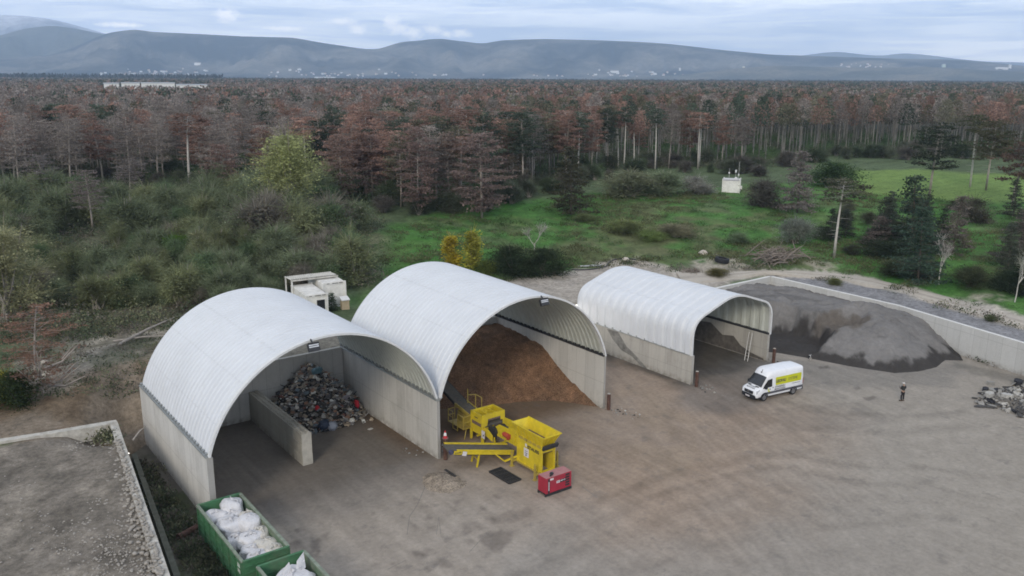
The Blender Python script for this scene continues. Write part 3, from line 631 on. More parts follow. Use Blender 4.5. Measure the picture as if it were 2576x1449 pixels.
# ---------------------------------------------------------------- heaps
def heap_mesh(name, x0, x1, y0, y1, step, hfun, cfun, material, **kw):
    xs = np.arange(x0, x1+step*.5, step); ys = np.arange(y0, y1+step*.5, step); X,Y = np.meshgrid(xs,ys); x = X.ravel(); y = Y.ravel(); z = hfun(x,y); nx = len(xs)
    I = np.arange(len(x)).reshape(len(ys),nx); F = np.stack([I[:-1,:-1].ravel(),I[:-1,1:].ravel(),I[1:,1:].ravel(),I[1:,:-1].ravel()],1)
    F = F[(z[F] > -.02).any(1)]; z = np.maximum(z, -.05); u = np.unique(F); rm = np.full(len(x),-1); rm[u] = np.arange(len(u))
    return np_mesh(name, np.stack([x,y,z],1)[u], rm[F], material, smooth=True, col=cfun(x,y,z)[u], **kw)
BT = [(.1,14.5),(3,11.0),(7,7.6),(12,6.0),(15,4.3),(17.3,.6),(17.3,16.4),(.1,16.4)]
def bark_h(x, y):
    d,_,_ = seg_dist(x,y,BT[:6]); ins = in_poly(x,y,BT); d = np.where(ins,d,-d)
    z = .66*d*(.8+.5*fbm(x*.25,y*.25,3)); cap = 4.1+.5*(fbm(x*.35,y*.35,4)-.47)*2-.35*sstep(11,4,x)
    z = cap-np.log1p(np.exp(np.clip((cap-z)*2.5,-40,40)))/2.5; return z+(fbm(x*1.6,y*1.6,5)-.47)*.45*sstep(-.3,.6,d)+.03
def bark_c(x, y, z):
    k = fbm(x*.5,y*.5,8); c = np.array([.225,.132,.080])*(.75+.5*k)[:,None]; g_ = sstep(.5,.62,fbm(x*.8,y*.8,14)); return c*(1-.45*g_[:,None])+np.array([.125,.085,.058])*.45*g_[:,None]
def chip_mat(name, scale, amt, bump): 
    m, nt, out = new_mat(name); T = NT(nt); v = T.pos(); a = T.n('Attribute', attribute_name='Col').outputs['Color']
    vo = T.n('TexVoronoi', feature='F1'); vo.inputs['Scale'].default_value = scale; T.l(v, vo.inputs['Vector'])
    h = T.n('SeparateColor'); T.l(vo.outputs['Color'], h.inputs[0])
    c = T.mix(1, a, T.ramp(h.outputs[0], [(0,1-amt),(1,1+amt)]), 'MULTIPLY'); c = T.mix(1, c, T.ramp(T.noise(v,1.8,5,.7), [(.3,.75),(.7,1.25)]), 'MULTIPLY')
    T.bsdf(out, c, .95, 0, T.bump(vo.outputs['Distance'], bump, .08), .1); return m
tag(heap_mesh('bark_heap', 0.02, 17.19, -.6, 16.23, .2, bark_h, bark_c, chip_mat('bark_chips', 19, .5, .7)), 'large reddish brown bark mulch heap filling the middle shed', 'heap')
GT = [(-8.3,16.3),(-8.3,12.2),(-6.8,11.0),(-4.6,10.3),(-2.2,10.3),(-.3,10.6),(-.3,16.3)]
def junk_h(x, y):
    r = np.hypot((x+3.9)/4.6, (y-15.2)/5.2); z = 4.35*np.clip(1-r,0,None)**.95; e = sstep(-8.4,-7.6,x)
    return z*e+(fbm(x*1.2,y*1.2,15)-.47)*.7*sstep(1.05,.8,r)-.03
o = heap_mesh('junk_core', -8.3, -.28, 9.6, 16.2, .18, junk_h, lambda x,y,z: np.tile([.05,.047,.043],(len(x),1))*(.5+1.2*fbm(x*2,y*2,3))[:,None], chip_mat('junk_base', 4, .6, 1))
PAL = [(.09,.09,.095),(.04,.04,.043),(.26,.235,.195),(.15,.125,.10),(.40,.385,.36),(.20,.195,.19),(.32,.265,.20),(.12,.15,.17),(.55,.54,.51),(.15,.07,.055),(.24,.14,.095)]
B = MB(); mats_j = [mat('junk_%s'%n, tuple(min(.7,q*1.3) for q in c), .8, .35, 6) for n,c in zip(('slate','black','tan','brown','pale','grey','card','bluegrey','white','maroon','wood'), PAL)]
for k in range(2300):
    rr = random.Random(4000+k); x = rr.uniform(-8.2,-.4); y = rr.uniform(9.9,16.1); h = float(junk_h(np.array([x]),np.array([y]))[0])
    if h < .02 and rr.random() < .93: continue
    h = max(h,.02); mi = rr.choices(range(11),[12,7,9,12,7,12,9,7,6,4,7])[0]; s = rr.choice([.09,.13,.17,.24,.36])
    q = rr.random()
    if q < .45: B.obox((x,y,h+s*.12),(s*rr.uniform(.6,1.5),s*rr.uniform(.4,1),s*rr.uniform(.08,.5)),(rr.uniform(-.8,.8),rr.uniform(-.8,.8),rr.uniform(0,6)),mi)
    elif q < .85: B.blob((x,y,h+s*.15),(s*rr.uniform(.5,.9),s*rr.uniform(.4,.7),s*rr.uniform(.25,.5)),k,.4,mi,0 if s<.25 else 1)
    else: a = rr.uniform(0,6); L = rr.uniform(.3,1.1); B.bar((x,y,h),(x+math.cos(a)*L,y+math.sin(a)*L,h+rr.uniform(-.1,.35)),rr.uniform(.04,.1),.03,mi)
jo = B.obj('rubbish_heap', mats_j, None, normals=False); o.parent = jo; tag(jo, 'mixed rubbish heap of plastic, cloth and wood in the first shed', 'heap')
def junk_piece(name, x, y, kind, c, size, label, cat, rot=(0,0,0), dz=.15):
    h = float(junk_h(np.array([x]),np.array([y]))[0]); B = MB()
    if kind == 'bag': B.blob((0,0,size[2]*.5),size,int(x*100),.22,0,2)
    else: 
        B.obox((0,0,0),size,rot)
    o = B.obj(name, mat(name+'_skin', c, .55, .25, 5, bump=.4, bscale=6), None, smooth=kind=='bag', loc=(x,y,h+dz)); return tag(o,label,cat)
junk_piece('cloth_bundle', -1.1,12.0,'bag',(.45,.02,.035),(.32,.2,.45),'bright red cloth bundle on the right side of the rubbish heap','bundle')
junk_piece('rubbish_bag', -4.9,10.5,'bag',(.035,.05,.085),(.5,.42,.42),'dark blue rubbish bag at the front foot of the rubbish heap','bag',dz=-.05)
junk_piece('rubbish_bag', -4.3,10.2,'bag',(.30,.33,.40),(.48,.4,.4),'pale grey-blue rubbish bag at the front foot of the rubbish heap','bag',dz=-.05)
junk_piece('board_piece', -2.1,12.2,'box',(.34,.33,.36),(.75,.06,.8),'upright pale grey board on the rubbish heap','board',(.7,.2,.3),.35)
junk_piece('plastic_sheet', -3.6,14.4,'bag',(.09,.17,.20),(.62,.4,.3),'teal plastic sheet crumpled near the top of the rubbish heap','sheet')
junk_piece('plastic_bottle', -4.9,11.8,'bag',(.5,.03,.04),(.22,.15,.2),'small red plastic bottle in the middle of the rubbish heap','bottle')
junk_piece('pallet_board', -1.3,11.3,'box',(.30,.26,.19),(.8,.05,1.2),'beige board leaning low on the rubbish heap','board',(1.0,.1,.5),.2)

# dark sand heap in the bay
SF = [(40.45,4.6),(43.5,.6),(44.6,-2.3),(45.9,-6.8),(47.6,-10.4),(50,-11.6),(52.8,-12.0),(55.8,-11.4),(57.2,-12.6),(59.3,-11.2)]
SP = SF+[(61.3,-3),(61.7,15.4),(40.45,15.4)]
def sand_h(x, y):
    d,_,_ = seg_dist(x,y,SF); ins = in_poly(x,y,SP); d = np.where(ins,d,-d)
    z = .60*d*(.85+.3*fbm(x*.18,y*.18,6)); cap = 3.15+1.15*np.exp(-((x-55.5)**2+(y+2.0)**2)/9)-.5*sstep(58,61,x)+.5*np.exp(-((x-50)**2+(y-7)**2)/18)+.9*(fbm(x*.28,y*.28,7)-.47)-.35*sstep(8,14,y)
    z = cap-np.log1p(np.exp(np.clip((cap-z)*2.2,-40,40)))/2.2
    r1 = np.hypot((x-46.4)/1.0,(y-1.6)/1.15)+(fbm(x*.7,y*.7,17)-.47)*1.6; z = np.minimum(z, .12+1.7*np.clip(r1-3.4,0,None)+.25*fbm(x*.8,y*.8,3))
    ux = (x-51.0)*.75-(y+1.2)*.66; vx = (x-51.0)*.66+(y+1.2)*.75; r2 = np.hypot(ux/1.9,(vx+.2)/1.25)+(fbm(x*.8,y*.8,19)-.47)*.9; z = np.minimum(z, 1.85+1.25*np.clip(r2-.8,0,None)+.12*np.abs(np.sin(ux*3)))
    rg = np.abs(fbm(x*.55+y*.2,y*.45,83)-.47); z = z-.35*np.exp(-(rg/.03)**2)*sstep(1.2,3.5,z)*.6+(fbm(x*.7,y*.7,29)-.47)*.35*sstep(.5,2.5,d)
    return z+(fbm(x*1.8,y*1.8,9)-.47)*.26*sstep(-.3,.8,d)+.02
def sand_c(x, y, z):
    n = fbm(x*.35,y*.35,33); n2 = fbm(x*.9,y*.9,34); d,_,_ = seg_dist(x,y,SF); c = np.tile([.168,.162,.156],(len(x),1))*(.8+.45*n)[:,None]
    wet = np.maximum(1-sstep(.7,1.5,d+(n2-.47)*3.2), 1-sstep(3.9,4.5,np.hypot(x-46.4,(y-1.6)/1.15)+(n2-.47)*2.0))
    b = (1-sstep(1.5,1.9,np.hypot(((x-51.0)*.75-(y+1.2)*.66)/1.9,((x-51.0)*.66+(y+1.2)*.75+.2)/1.25)+(n2-.47)*2.0)); c = c*(1-.8*b[:,None])+np.array([.105,.09,.075])*.8*b[:,None]
    w3 = sstep(.56,.64,fbm(x*.6+y*.5,y*.25-x*.2,71))*.3
    wet = np.clip(np.maximum(wet,w3),0,1)[:,None]; return c*(1-wet*.9)+np.array([.036,.033,.031])*wet*.9
tag(heap_mesh('sand_heap', 40.5, 61.5, -13.4, 15.15, .17, sand_h, sand_c, ground_mat('dark_sand', 22, .18, .7)), 'big dark grey sand heap in the bay against the pale retaining wall', 'heap')
# grit pile under the conveyor
def grit_h(x, y):
    r = np.hypot((x+2.0)/1.55,(y+3.5)/1.75)+(fbm(x*1.5,y*1.5,2)-.47)*.5; return .62*np.clip(1-r,0,None)+(fbm(x*5,y*5,4,3)-.44)*.10*sstep(1.1,.8,r)-.004
tag(heap_mesh('grit_pile', -4.2, .2, -5.8, -1.3, .09, grit_h, lambda x,y,z: np.tile([.29,.245,.195],(len(x),1))*(.75+.5*fbm(x*4,y*4,6))[:,None], chip_mat('grit', 16, .4, .6)), 'small conical pile of light grit below the side conveyor', 'heap')
# ================================================================ yard furniture
def bollard(x, y, h, label):
    B = MB(); B.tube((0,0,-.1),(0,0,h),.17,.17,12); o = B.obj('bollard', M_RUST, None, smooth=False, loc=(x,y,0)); tag(o,label,'bollard',None)
    B = MB(); B.tube((0,0,h),(0,0,h+.05),.16,.13,12); B.obj('cap', mat('concrete_fill', (.34,.32,.29), .9), o); return o
bollard(.24,-.32,1.72,'rusty steel bollard at the end of the shared wall, under the traffic cone')
bollard(17.5,-.38,1.5,'rusty steel bollard at the right front corner of the middle shed')
bollard(28.35,-1.15,1.55,'rusty steel bollard at the left front corner of the small shed')
bollard(40.35,-1.15,1.55,'dusty steel bollard at the right front corner of the small shed, behind the van')
t = empty('traffic_cone', (.24,-.32,1.77), 0, 'red and white traffic cone standing on a rusty bollard', 'cone')
B = MB(); B.prism([(.28*math.cos(a),.28*math.sin(a)) for a in [k*PI/4+PI/8 for k in range(8)]],'z',0,.04); B.obj('base', mat('cone_base',(.20,.12,.11),.8), t)
B = MB(); B.tube((0,0,.04),(0,0,.24),.17,.125,14,0); B.tube((0,0,.24),(0,0,.48),.125,.075,14,1); B.tube((0,0,.48),(0,0,.64),.075,.035,14,0)
B.obj('cone_body', [mat('cone_red',(.45,.03,.035),.5), mat('cone_white',(.7,.7,.7),.5)], t)
# ladder
t = empty('ladder', (38.5,.92,0), 0, 'aluminium ladder leaning on the inner wall of the small shed', 'ladder')
B = MB(); 
for yy in (-.2,.2): B.bar((0,yy,0),(1.28,yy+.62,2.75),.07,.05)
B.obj('side_rail', mat('aluminium',(.42,.42,.41),.4,.15,5,metal=.5), t)
for k in range(9):
    a = (k+.6)/9.4; B = MB(); B.bar((1.28*a,-.2+.62*a,2.75*a),(1.28*a,.2+.62*a,2.75*a),.045,.035); B.obj('rung', t.children[0].data.materials[0], t)
# screen grate on the ground
t = empty('screen_grate', (2.23,-5.4,0.03), 0.02, 'black steel screen grate lying on the ground beside the yellow machine', 'grate')
B = MB(); W,L = .54,1.22
for s in (-1,1): B.bar((s*W,-L,.05),(s*W,L,.05),.1,.1); B.bar((-W,s*L,.05),(W,s*L,.05),.1,.1)
for k in range(1,5): B.bar((-W,-L+2*L*k/5,.05),(W,-L+2*L*k/5,.05),.07,.08)
B.obj('frame', M_DARK, t)
B = MB()
for k in range(1,14): B.bar((-W+2*W*k/14,-L,.05),(-W+2*W*k/14,L,.05),.025,.03)
for k in range(1,26): B.bar((-W,-L+2*L*k/26,.045),(W,-L+2*L*k/26,.045),.02,.02)
B.obj('mesh', M_DARK, t)
# rusty drain pipe by the skip, and the black offcut on the grit pile
B = MB(); n = 14; ro,ri = .22,.18
p0 = Vector((-20.0,-.45,.35)); p1 = Vector((-18.0,.55,.25)); B.path([p0,p1],[ro,ro],n,0,False); B.path([p0,p1],[ri,ri],n,0,False)
B.add([*[B.v[k] for k in range(n)],*[B.v[2*n+k] for k in range(n)]],[(k,(k+1)%n,n+(k+1)%n,n+k) for k in range(n)])
tag(B.obj('drain_pipe', M_RUST, None, smooth=True), 'rusty open drain pipe lying in the ditch behind the green skips', 'pipe')
tag(MB().obox((-1.15,-3.15,.38),(.35,1.0,.05),(.35,.3,.5)).obj('rubber_flap', M_DARK), 'black rubber flap stuck in the small grit pile', 'offcut')
tag(MB().obox((-1.75,8.3,.05),(.45,.25,.06),(0,.1,.4)).obj('foam_piece', mat('foam_white',(.55,.54,.52),.8)), 'scrap of white foam on the floor of the first shed', 'scrap')
# ================================================================ green skips with big bags
M_GREEN = mat('skip_green', (.058,.165,.082), .55, .22, 2.2, dirt=(.16,.155,.12), dirt_amt=.35); M_GREEN2 = mat('skip_inside', (.10,.16,.10), .7, .25, 2, dirt=(.24,.22,.18), dirt_amt=.75)
def skip(x0, x1, yb, yf, h, label):
    t = empty('green_skip', ((x0+x1)/2, (yb+yf)/2, 0), 0, label, 'skip'); a = (x1-x0)/2; b = (yb-yf)/2
    B = MB(); B.box(-a,a,-b,b,.12,.22); 
    for s in (-1,1): B.box(s*.5-.06,s*.5+.06,-b,b,0,.12)
    B.obj('floor', M_GREEN, t)
    for s in (-1,1):
        B = MB(); B.box(min(s*a,s*(a-.06)),max(s*a,s*(a-.06)),-b,b,.22,h,0)
        B.box(min(s*(a-.062),s*(a-.07)),max(s*(a-.062),s*(a-.07)),-b+.07,b-.07,.23,h-.02,1)
        n = 7
        for k in range(n+1):
            yy = -b+.07+(2*b-.14)*k/n; B.box(min(s*a,s*(a+.09)),max(s*a,s*(a+.09)),yy-.05,yy+.05,.15,h-.08)
        for z in (.62,1.05,1.48,1.9): B.box(min(s*a,s*(a+.045)),max(s*a,s*(a+.045)),-b+.05,b-.05,z-.03,z+.03)
        B.box(min(s*(a-.08),s*(a+.1)),max(s*(a-.08),s*(a+.1)),-b,b,h,h+.1,2)
        B.obj('side_panel', [M_GREEN,M_GREEN2,mat('rim_dusty',(.20,.235,.185),.75,.3,3)], t)
    for s,nm in ((1,'rear_panel'),(-1,'front_panel')):
        B = MB(); B.box(-a+.061,a-.061,min(s*b,s*(b-.06)),max(s*b,s*(b-.06)),.22,h,0)
        for z in (.6,1.0,1.4,1.8): B.box(-a+.08,a-.08,min(s*b,s*(b+.05)),max(s*b,s*(b+.05)),z-.035,z+.035); B.box(-a+.08,a-.08,min(s*(b-.06),s*(b-.1)),max(s*(b-.06),s*(b-.1)),z-.2,z-.16)
        B.box(-a,a,min(s*(b-.08),s*(b+.08)),max(s*(b-.08),s*(b+.08)),h+.002,h+.104,0); B.obj(nm, M_GREEN, t)
    B = MB(); B.box(-a-.012,-a-.004,-b+.55,-b+.95,1.15,1.75); B.obj('notice', mat('notice_white',(.5,.55,.5),.6), t)
    return t
skip(-18.66,-15.93,-.55,-8.66,2.15,'green steel skip full of white bulk bags beside the shed wall')
skip(-18.17,-15.42,-9.65,-17.6,2.15,'green steel skip cut off by the picture edge, with white bags inside')
def bag_mat(name, tint, dirt):
    m, nt, out = new_mat(name); T = NT(nt); v = T.obj()
    n1 = T.noise(v, 2.2, 6, .7); c = T.mix(1, tint, T.ramp(n1, [(.3,.82),(.7,1.06)]), 'MULTIPLY'); c = T.mix(T.ramp(T.noise(T.pos(), 1.7, 7, .75), [(.55,0),(.7,dirt)]), c, (.16,.14,.12))
    wr = T.noise(T.mapping(v,(1,1,1.6)), 3.4, 4, .75); T.bsdf(out, c, .6, 0, T.bump(wr, 1.0, .12), .3); return m
M_BAG = bag_mat('bag_white', (.66,.66,.68), .35); M_BAGD = bag_mat('bag_soiled', (.60,.58,.53), .75); M_INK = mat('ink', (.06,.06,.07), .7)
def big_bag(x, y, z, r, seed, label, soiled=False, mark=None):
    rr = random.Random(seed); V,F = ICO[2]; n = len(V); 
    import mathutils.noise as mn
    B = MB(); vs = []
    ang = rr.uniform(0,6)
    for p in V:
        q = Vector((math.copysign(abs(p.x)**.62,p.x),math.copysign(abs(p.y)**.62,p.y),math.copysign(abs(p.z)**.8,p.z)))
        k = 1+.26*mn.noise(q*1.5+Vector((seed,0,0)))+.16*(1-2.2*abs(mn.noise(q*2.6+Vector((0,seed,0)))))+.05*mn.noise(q*7+Vector((0,0,seed))); q = Vector((q.x*r[0],q.y*r[1],q.z*r[2]))*k
        q.rotate(Euler((rr.uniform(-.02,.02),0,ang))); vs.append(q)
    B.add(vs,F)
    t = B.obj('bulk_bag', M_BAGD if soiled else M_BAG, None, smooth=True, loc=(x,y,z)); s = t.modifiers.new('Subdivision','SUBSURF'); s.levels = 1; s.render_levels = 1
    tag(t,label,'bag',None)
    B = MB()                                                 # tied neck and lifting loops
    for k in range(3):
        a = ang+k*2.1; px,py = math.cos(a)*r[0]*.45,math.sin(a)*r[1]*.45
        B.path([(px,py,r[2]*.75),(px*1.15,py*1.15,r[2]*1.05+.1*rr.random()),(px*.5,py*.5,r[2]*1.16),(px*.1,py*.1,r[2]*.86)],[.055,.04,.035,.05],5)
    B.path([(0,0,r[2]*.8),(.03,.02,r[2]*1.02),(.1,.06,r[2]*1.18)],[.2,.09,.16],7); B.obj('tied_neck', t.data.materials[0], t, smooth=True)
    if mark:
        B = MB(); 
        for k,(dx,w_) in enumerate(mark): B.obox((dx,-r[1]*.38,r[2]*.90),(w_,.30,.012),(.45,0,.5))
        B.obj('printed_mark', M_INK, t)
    return t
bags = [(-17.9,-1.75,1.75,(.62,.6,.62),'white bulk bag in the far left corner of the skip',0,None),(-16.75,-1.35,1.9,(.72,.62,.75),'large white bulk bag standing tallest against the far end of the skip',0,None),
 (-17.05,-2.3,1.75,(.6,.5,.55),'flattened white bulk bag behind the round one in the skip',0,None),(-17.55,-3.35,1.85,(.78,.72,.6),'round bulging white bulk bag with a folded top in the skip',0,None),
 (-16.55,-3.9,1.85,(.68,.66,.72),'white bulk bag printed with black figures in the skip',0,[(-.2,.09),(.02,.2),(.28,.08)]),(-16.35,-3.1,1.75,(.45,.5,.7),'crumpled white bulk bag with a dark hole against the right side of the skip',1,None),
 (-17.75,-5.0,1.6,(.55,.55,.55),'white bulk bag with a dark emblem by the left side of the skip',0,[(0,.3)]),(-17.1,-5.55,1.75,(.72,.6,.6),'white bulk bag with faint lettering in the middle of the skip',0,[(-.3,.05),(-.18,.05),(-.06,.05),(.06,.05)]),
 (-16.35,-5.4,1.7,(.5,.62,.62),'dirty cream bulk bag slumped against the right side of the skip',1,None),(-17.35,-6.7,1.6,(.75,.5,.5),'white bulk bag lying flat toward the near end of the skip',0,None),
 (-16.55,-6.6,1.65,(.55,.62,.55),'soiled bulk bag with brown stains near the front of the skip',1,None),(-17.55,-7.85,1.65,(.65,.55,.58),'white bulk bag with red scribble in the near left corner of the skip',0,None),(-16.45,-7.75,1.7,(.58,.55,.6),'creased bulk bag in the near right corner of the skip',1,None),
 (-16.75,-11.2,1.75,(.95,.8,.75),'big white bulk bag with flaps up in the second skip',0,None),(-17.6,-11.6,1.5,(.5,.6,.5),'half hidden white bulk bag at the left side of the second skip',0,None),(-16.2,-12.8,1.7,(.6,.7,.6),'crumpled white bulk bag by the right side of the second skip',1,None)]
for k,(x,y,z,r,l,s,mk) in enumerate(bags): big_bag(x,y,z-.30,(r[0]*1.10,r[1]*1.10,r[2]*.92),k+3,l,bool(s),mk)
B = MB(); B.obox((-16.7,-1.55,2.33),(.75,.22,.012),(.25,0,.35)); o = B.obj('blue_strip', mat('blue_print',(.12,.17,.42),.6)); o.parent = [q for q in COL.objects if q.get('label','').startswith('large white bulk bag standing')][0]; o.matrix_parent_inverse = Matrix.Translation((16.75,1.35,-1.9))
B = MB()
for dx,dz in ((-.35,.25),(.45,.45)): B.add([(dx-.3,-.05,.55),(dx+.35,.1,.62),(dx+.2+dz*.4,.35,.75+dz*1.6),(dx-.1,.2,.7+dz)],[(0,1,2,3)])
o = B.obj('flap', M_BAG, [q for q in COL.objects if q.get('label','').startswith('big white bulk bag with flaps')][0]); m_ = o.modifiers.new('Solidify','SOLIDIFY'); m_.thickness = .03
# ================================================================ white site cabins behind the sheds
M_CABIN = mat('cabin_white', (.70,.70,.67), .55, .12, 2, dirt=(.38,.37,.32), dirt_amt=.45); M_GLASS = mat('dark_glass', (.015,.017,.02), .12, .1, 3, spec=.6); M_CABROOF = mat('cabin_roof', (.62,.61,.57), .7, .15, 2, dirt=(.33,.31,.27), dirt_amt=.5)
def cabin(x, y, z, rz, w_, L, h, label, win=True):
    t = empty('site_cabin', (x,y,z), rz, label, 'cabin')
    B = MB(); B.box(-w_/2,w_/2,-L/2,L/2,.08,h-.06); B.box(-w_/2-.02,w_/2+.02,-L/2-.02,L/2+.02,-.6,.09)
    for sx in (-1,1):
        for sy in (-1,1): B.box(sx*w_/2-.09,sx*w_/2+.09,sy*L/2-.09,sy*L/2+.09,-.6,h+.02)
    B.obj('body', M_CABIN, t)
    B = MB(); B.box(-w_/2+.07,w_/2-.07,-L/2+.07,L/2-.07,h-.06,h-.005); B.obj('roof', M_CABROOF, t)
    B = MB(); B.box(-w_/2+.1,w_/2-.1,-L/2-.05,-L/2-.022,h-.2,h-.02,0); B.obj('fascia', M_CABIN, t)
    B = MB(); 
    for a,b in ((-.8,-.5),(-.2,.45),(.55,.95)): B.box(a,b,-L/2-.062,-L/2-.051,h-.14,h-.08)
    B.obj('vent_slot', M_DARK, t)
    if win:
        B = MB(); B.box(-.15,.95,-L/2-.05,-L/2-.021,.75,2.1); f = B.obj('window', M_CABIN, t); B = MB(); B.box(-.02,.82,-L/2-.065,-L/2-.051,.85,2.0); B.obj('pane', M_GLASS, f)
        B = MB(); B.box(-w_/2-.05,-w_/2-.021,-L/2+.6,-L/2+1.1,1.1,2.1); f = B.obj('window', M_CABIN, t); B = MB(); B.box(-w_/2-.062,-w_/2-.051,-L/2+.68,-L/2+1.02,1.2,2.0); B.obj('pane', M_GLASS, f)
    return t
CZ = 4.7
c1 = survey(1250*.6289+0, 0, 0)
rz = -.12
cabin(5.72,32.1,CZ+.1,rz,2.45,5.0,2.8,'white site cabin with the higher roof next to the conifer sapling, behind the sheds', False)
cabin(2.65,29.8,CZ-.1,rz,2.15,5.2,2.6,'lower white site cabin with dark end window peeping over the first shed roof', True)
t = empty('lean_to_roof', (4.3,33.0,CZ-.15), rz, 'corrugated sheet lean-to roof on posts over the white cabins', 'roof')
B = MB(); 
for k in range(22):
    xx = -2.55+k*.232; B.add([(xx,-1.4,3.35),(xx+.07,-1.4,3.43),(xx+.15,-1.4,3.43),(xx+.22,-1.4,3.35),(xx,1.2,3.15),(xx+.07,1.2,3.23),(xx+.15,1.2,3.23),(xx+.22,1.2,3.15)],[(0,1,5,4),(1,2,6,5),(2,3,7,6)])
B.box(-2.6,2.6,-1.45,-1.39,3.18,3.34); B.obj('sheet', mat('fibre_sheet',(.50,.49,.45),.8,.2,3,dirt=(.25,.24,.2),dirt_amt=.6), t, normals=False)
for xx,yy in ((-2.45,-1.3),(2.45,-1.3),(-2.45,1.1),(2.45,1.1)): B = MB(); B.box(xx-.07,xx+.07,yy-.07,yy+.07,-.4,3.2); B.obj('post', M_CABIN, t)
t = empty('switch_box', (5.95,28.3,CZ+.05), rz, 'beige switch box with a white sloping lid in front of the cabin', 'box')
B = MB(); B.box(-.4,.4,-.3,.3,-.4,1.1); B.obj('body', mat('box_beige',(.42,.35,.24),.8,.15,3), t)
B = MB(); B.prism([(-.42,1.1),(.42,1.1),(.42,1.42),(-.42,1.2)],'x',-.45,.45); B.obj('lid', M_TRIM, t)
# container with instruments on the bank
p = ground_hit(1839,486)
t = empty('measuring_container', (p[0]+1.35,p[1]+1.1,p[2]+.05), .60, 'white measuring container with masts on its roof standing on the grassy bank', 'container')
B = MB(); B.box(-1.25,1.25,-1.6,1.6,0,2.5)
for sx in (-1,1):
    for sy in (-1,1): B.box(sx*1.25-.08,sx*1.25+.08,sy*1.6-.08,sy*1.6+.08,-.5,2.66)
B.obj('body', M_CABIN, t)
B = MB(); B.box(-1.2,1.2,-1.55,1.55,2.5,2.56); B.obj('roof', mat('roof_grey',(.50,.50,.49),.7), t)
B = MB(); B.box(-1.3,-1.251,-1.5,1.5,2.3,2.5); B.box(-1.1,1.1,-1.66,-1.601,2.32,2.5); B.obj('gutter_band', mat('band_grey',(.36,.36,.40),.6), t)
B = MB(); B.box(.1,.85,-2.0,-1.61,.55,1.15); f = B.obj('air_conditioner', M_CABIN, t); B = MB(); B.box(.25,.68,-2.03,-2.005,.62,1.08); B.obj('grille', mat('grille_grey',(.25,.25,.25),.6), f)
for mx,my,h,wd in ((-.9,-1.3,6.0,.05),(-.2,-.7,4.4,.04),(.6,.6,4.5,.04)):
    B = MB(); B.tube((mx,my,2.3 if h<5 else 1.2),(mx,my,h),wd,wd*.8,6); ms_ = B.obj('mast', mat('mast_grey',(.40,.40,.38),.5), t)
    B = MB(); B.tube((mx,my,h-.6),(mx,my,h-.1),.16,.2,8) if h < 4.45 else B.box(mx-.35,mx-.1,my-.12,my+.12,h-1.0 if h<5 else 3.3,h-.7 if h<5 else 3.65); B.obj('sensor', M_TRIM, ms_)
B = MB(); B.box(-.4,0,-1.0,-.55,2.57,2.9); B.obj('roof_box', M_TRIM, t)
# ---------------------------------------------------------------- things lying by the track
def drop(o, u, v, dz=0): p = ground_hit(u,v); o.location = (p[0],p[1],p[2]+dz); return o
B = MB(); n=28; R0,R1 = 1.0,.58
pr_ = [(R1,.0),(R0-.08,-.02),(R0,.1),(R0,.5),(R0-.08,.62),(R1,.6),(R1+.1,.5),(R1+.1,.1)]
B.add([(r*math.cos(2*PI*k/n),r*math.sin(2*PI*k/n),z) for k in range(n) for r,z in pr_],[(k*8+a,((k+1)%n)*8+a,((k+1)%n)*8+(a+1)%8,k*8+(a+1)%8) for k in range(n) for a in range(8)])
o = B.obj('tractor_tyre', mat('tyre_black',(.02,.021,.025),.8,.3,8,bump=.5,bscale=8), None, smooth=True); drop(tag(o,'black tractor tyre lying on the pale spoil by the track','tyre'),1815,661,.1); o.rotation_euler = (.12,.1,.3)
B = MB()
def poly_ground(pts, dz=.1): return [tuple(ground_hit(u,v)+np.array([0,0,dz])) for u,v in pts]
B.path(poly_ground([(1437,680),(1455,681),(1480,680),(1505,677),(1525,672),(1531,663),(1545,655),(1560,652),(1578,652),(1600,655)],.12),.075,6); tag(B.obj('water_hose', M_DARK, None, smooth=True),'thick black hose curving across the sand behind the small shed','hose')
B = MB(); B.path(poly_ground([(1453,673),(1480,672),(1487,671),(1512,671)],.15),[.12,.12,.14,.14],8); tag(B.obj('loose_pipe', mat('pipe_grey',(.35,.37,.38),.6), None, smooth=True),'grey pipe with a white end lying beside the black hose','pipe')
for k,(u,v,r,l) in enumerate([(1575,657,.55,'pale boulder on the sand behind the small shed roof'),(1787,692,.4,'white stone at the edge of the track below the tyre'),(1768,618+22,.7,'pinkish boulder on the bank above the tyre'),(1991,652,.22,'small white block beside the brushwood pile'),(112,915,.35,'whitish boulder in the spoil at the left')]):
    B = MB(); B.blob((0,0,r*.35),(r,r*.8,r*.6),k+40,.2,0,1); o = B.obj('boulder', mat('boulder_%s'%'abcde'[k],(.42,.38,.33) if k!=3 else (.7,.7,.68),.9,.2,3), None, smooth=False); drop(tag(o,l,'boulder'),u,v)
# brushwood
def brush(name, u, v, L, n, seed, label, hgt=1.6):
    rr = random.Random(seed); B = MB()
    for k in range(n):
        a = rr.uniform(0,6.28); c = Vector((rr.gauss(0,L*.3),rr.gauss(0,L*.18),rr.uniform(0,hgt*.6))); l = rr.uniform(.5,1.3)*L*.5; d = Vector((math.cos(a),math.sin(a)*.6,rr.uniform(-.1,.7))).normalized()
        r = rr.choice([.02,.03,.05,.09]); B.path([c-d*l*.5,c+Vector((rr.uniform(-.15,.15),rr.uniform(-.1,.1),.1)),c+d*l*.5],[r,r*.8,r*.3],4)
    o = B.obj(name, mat('dead_wood',(.20,.17,.145),.9,.35,2), None); return drop(tag(o,label,'brushwood'),u,v,-.1)
brush('brushwood_pile',1960,655,6.5,210,3,'heap of dead branches at the foot of the grassy bank',2.6)
brush('brushwood_pile',1735,684,3.0,60,4,'low scatter of dark twigs beside the track left of the tyre',.5)
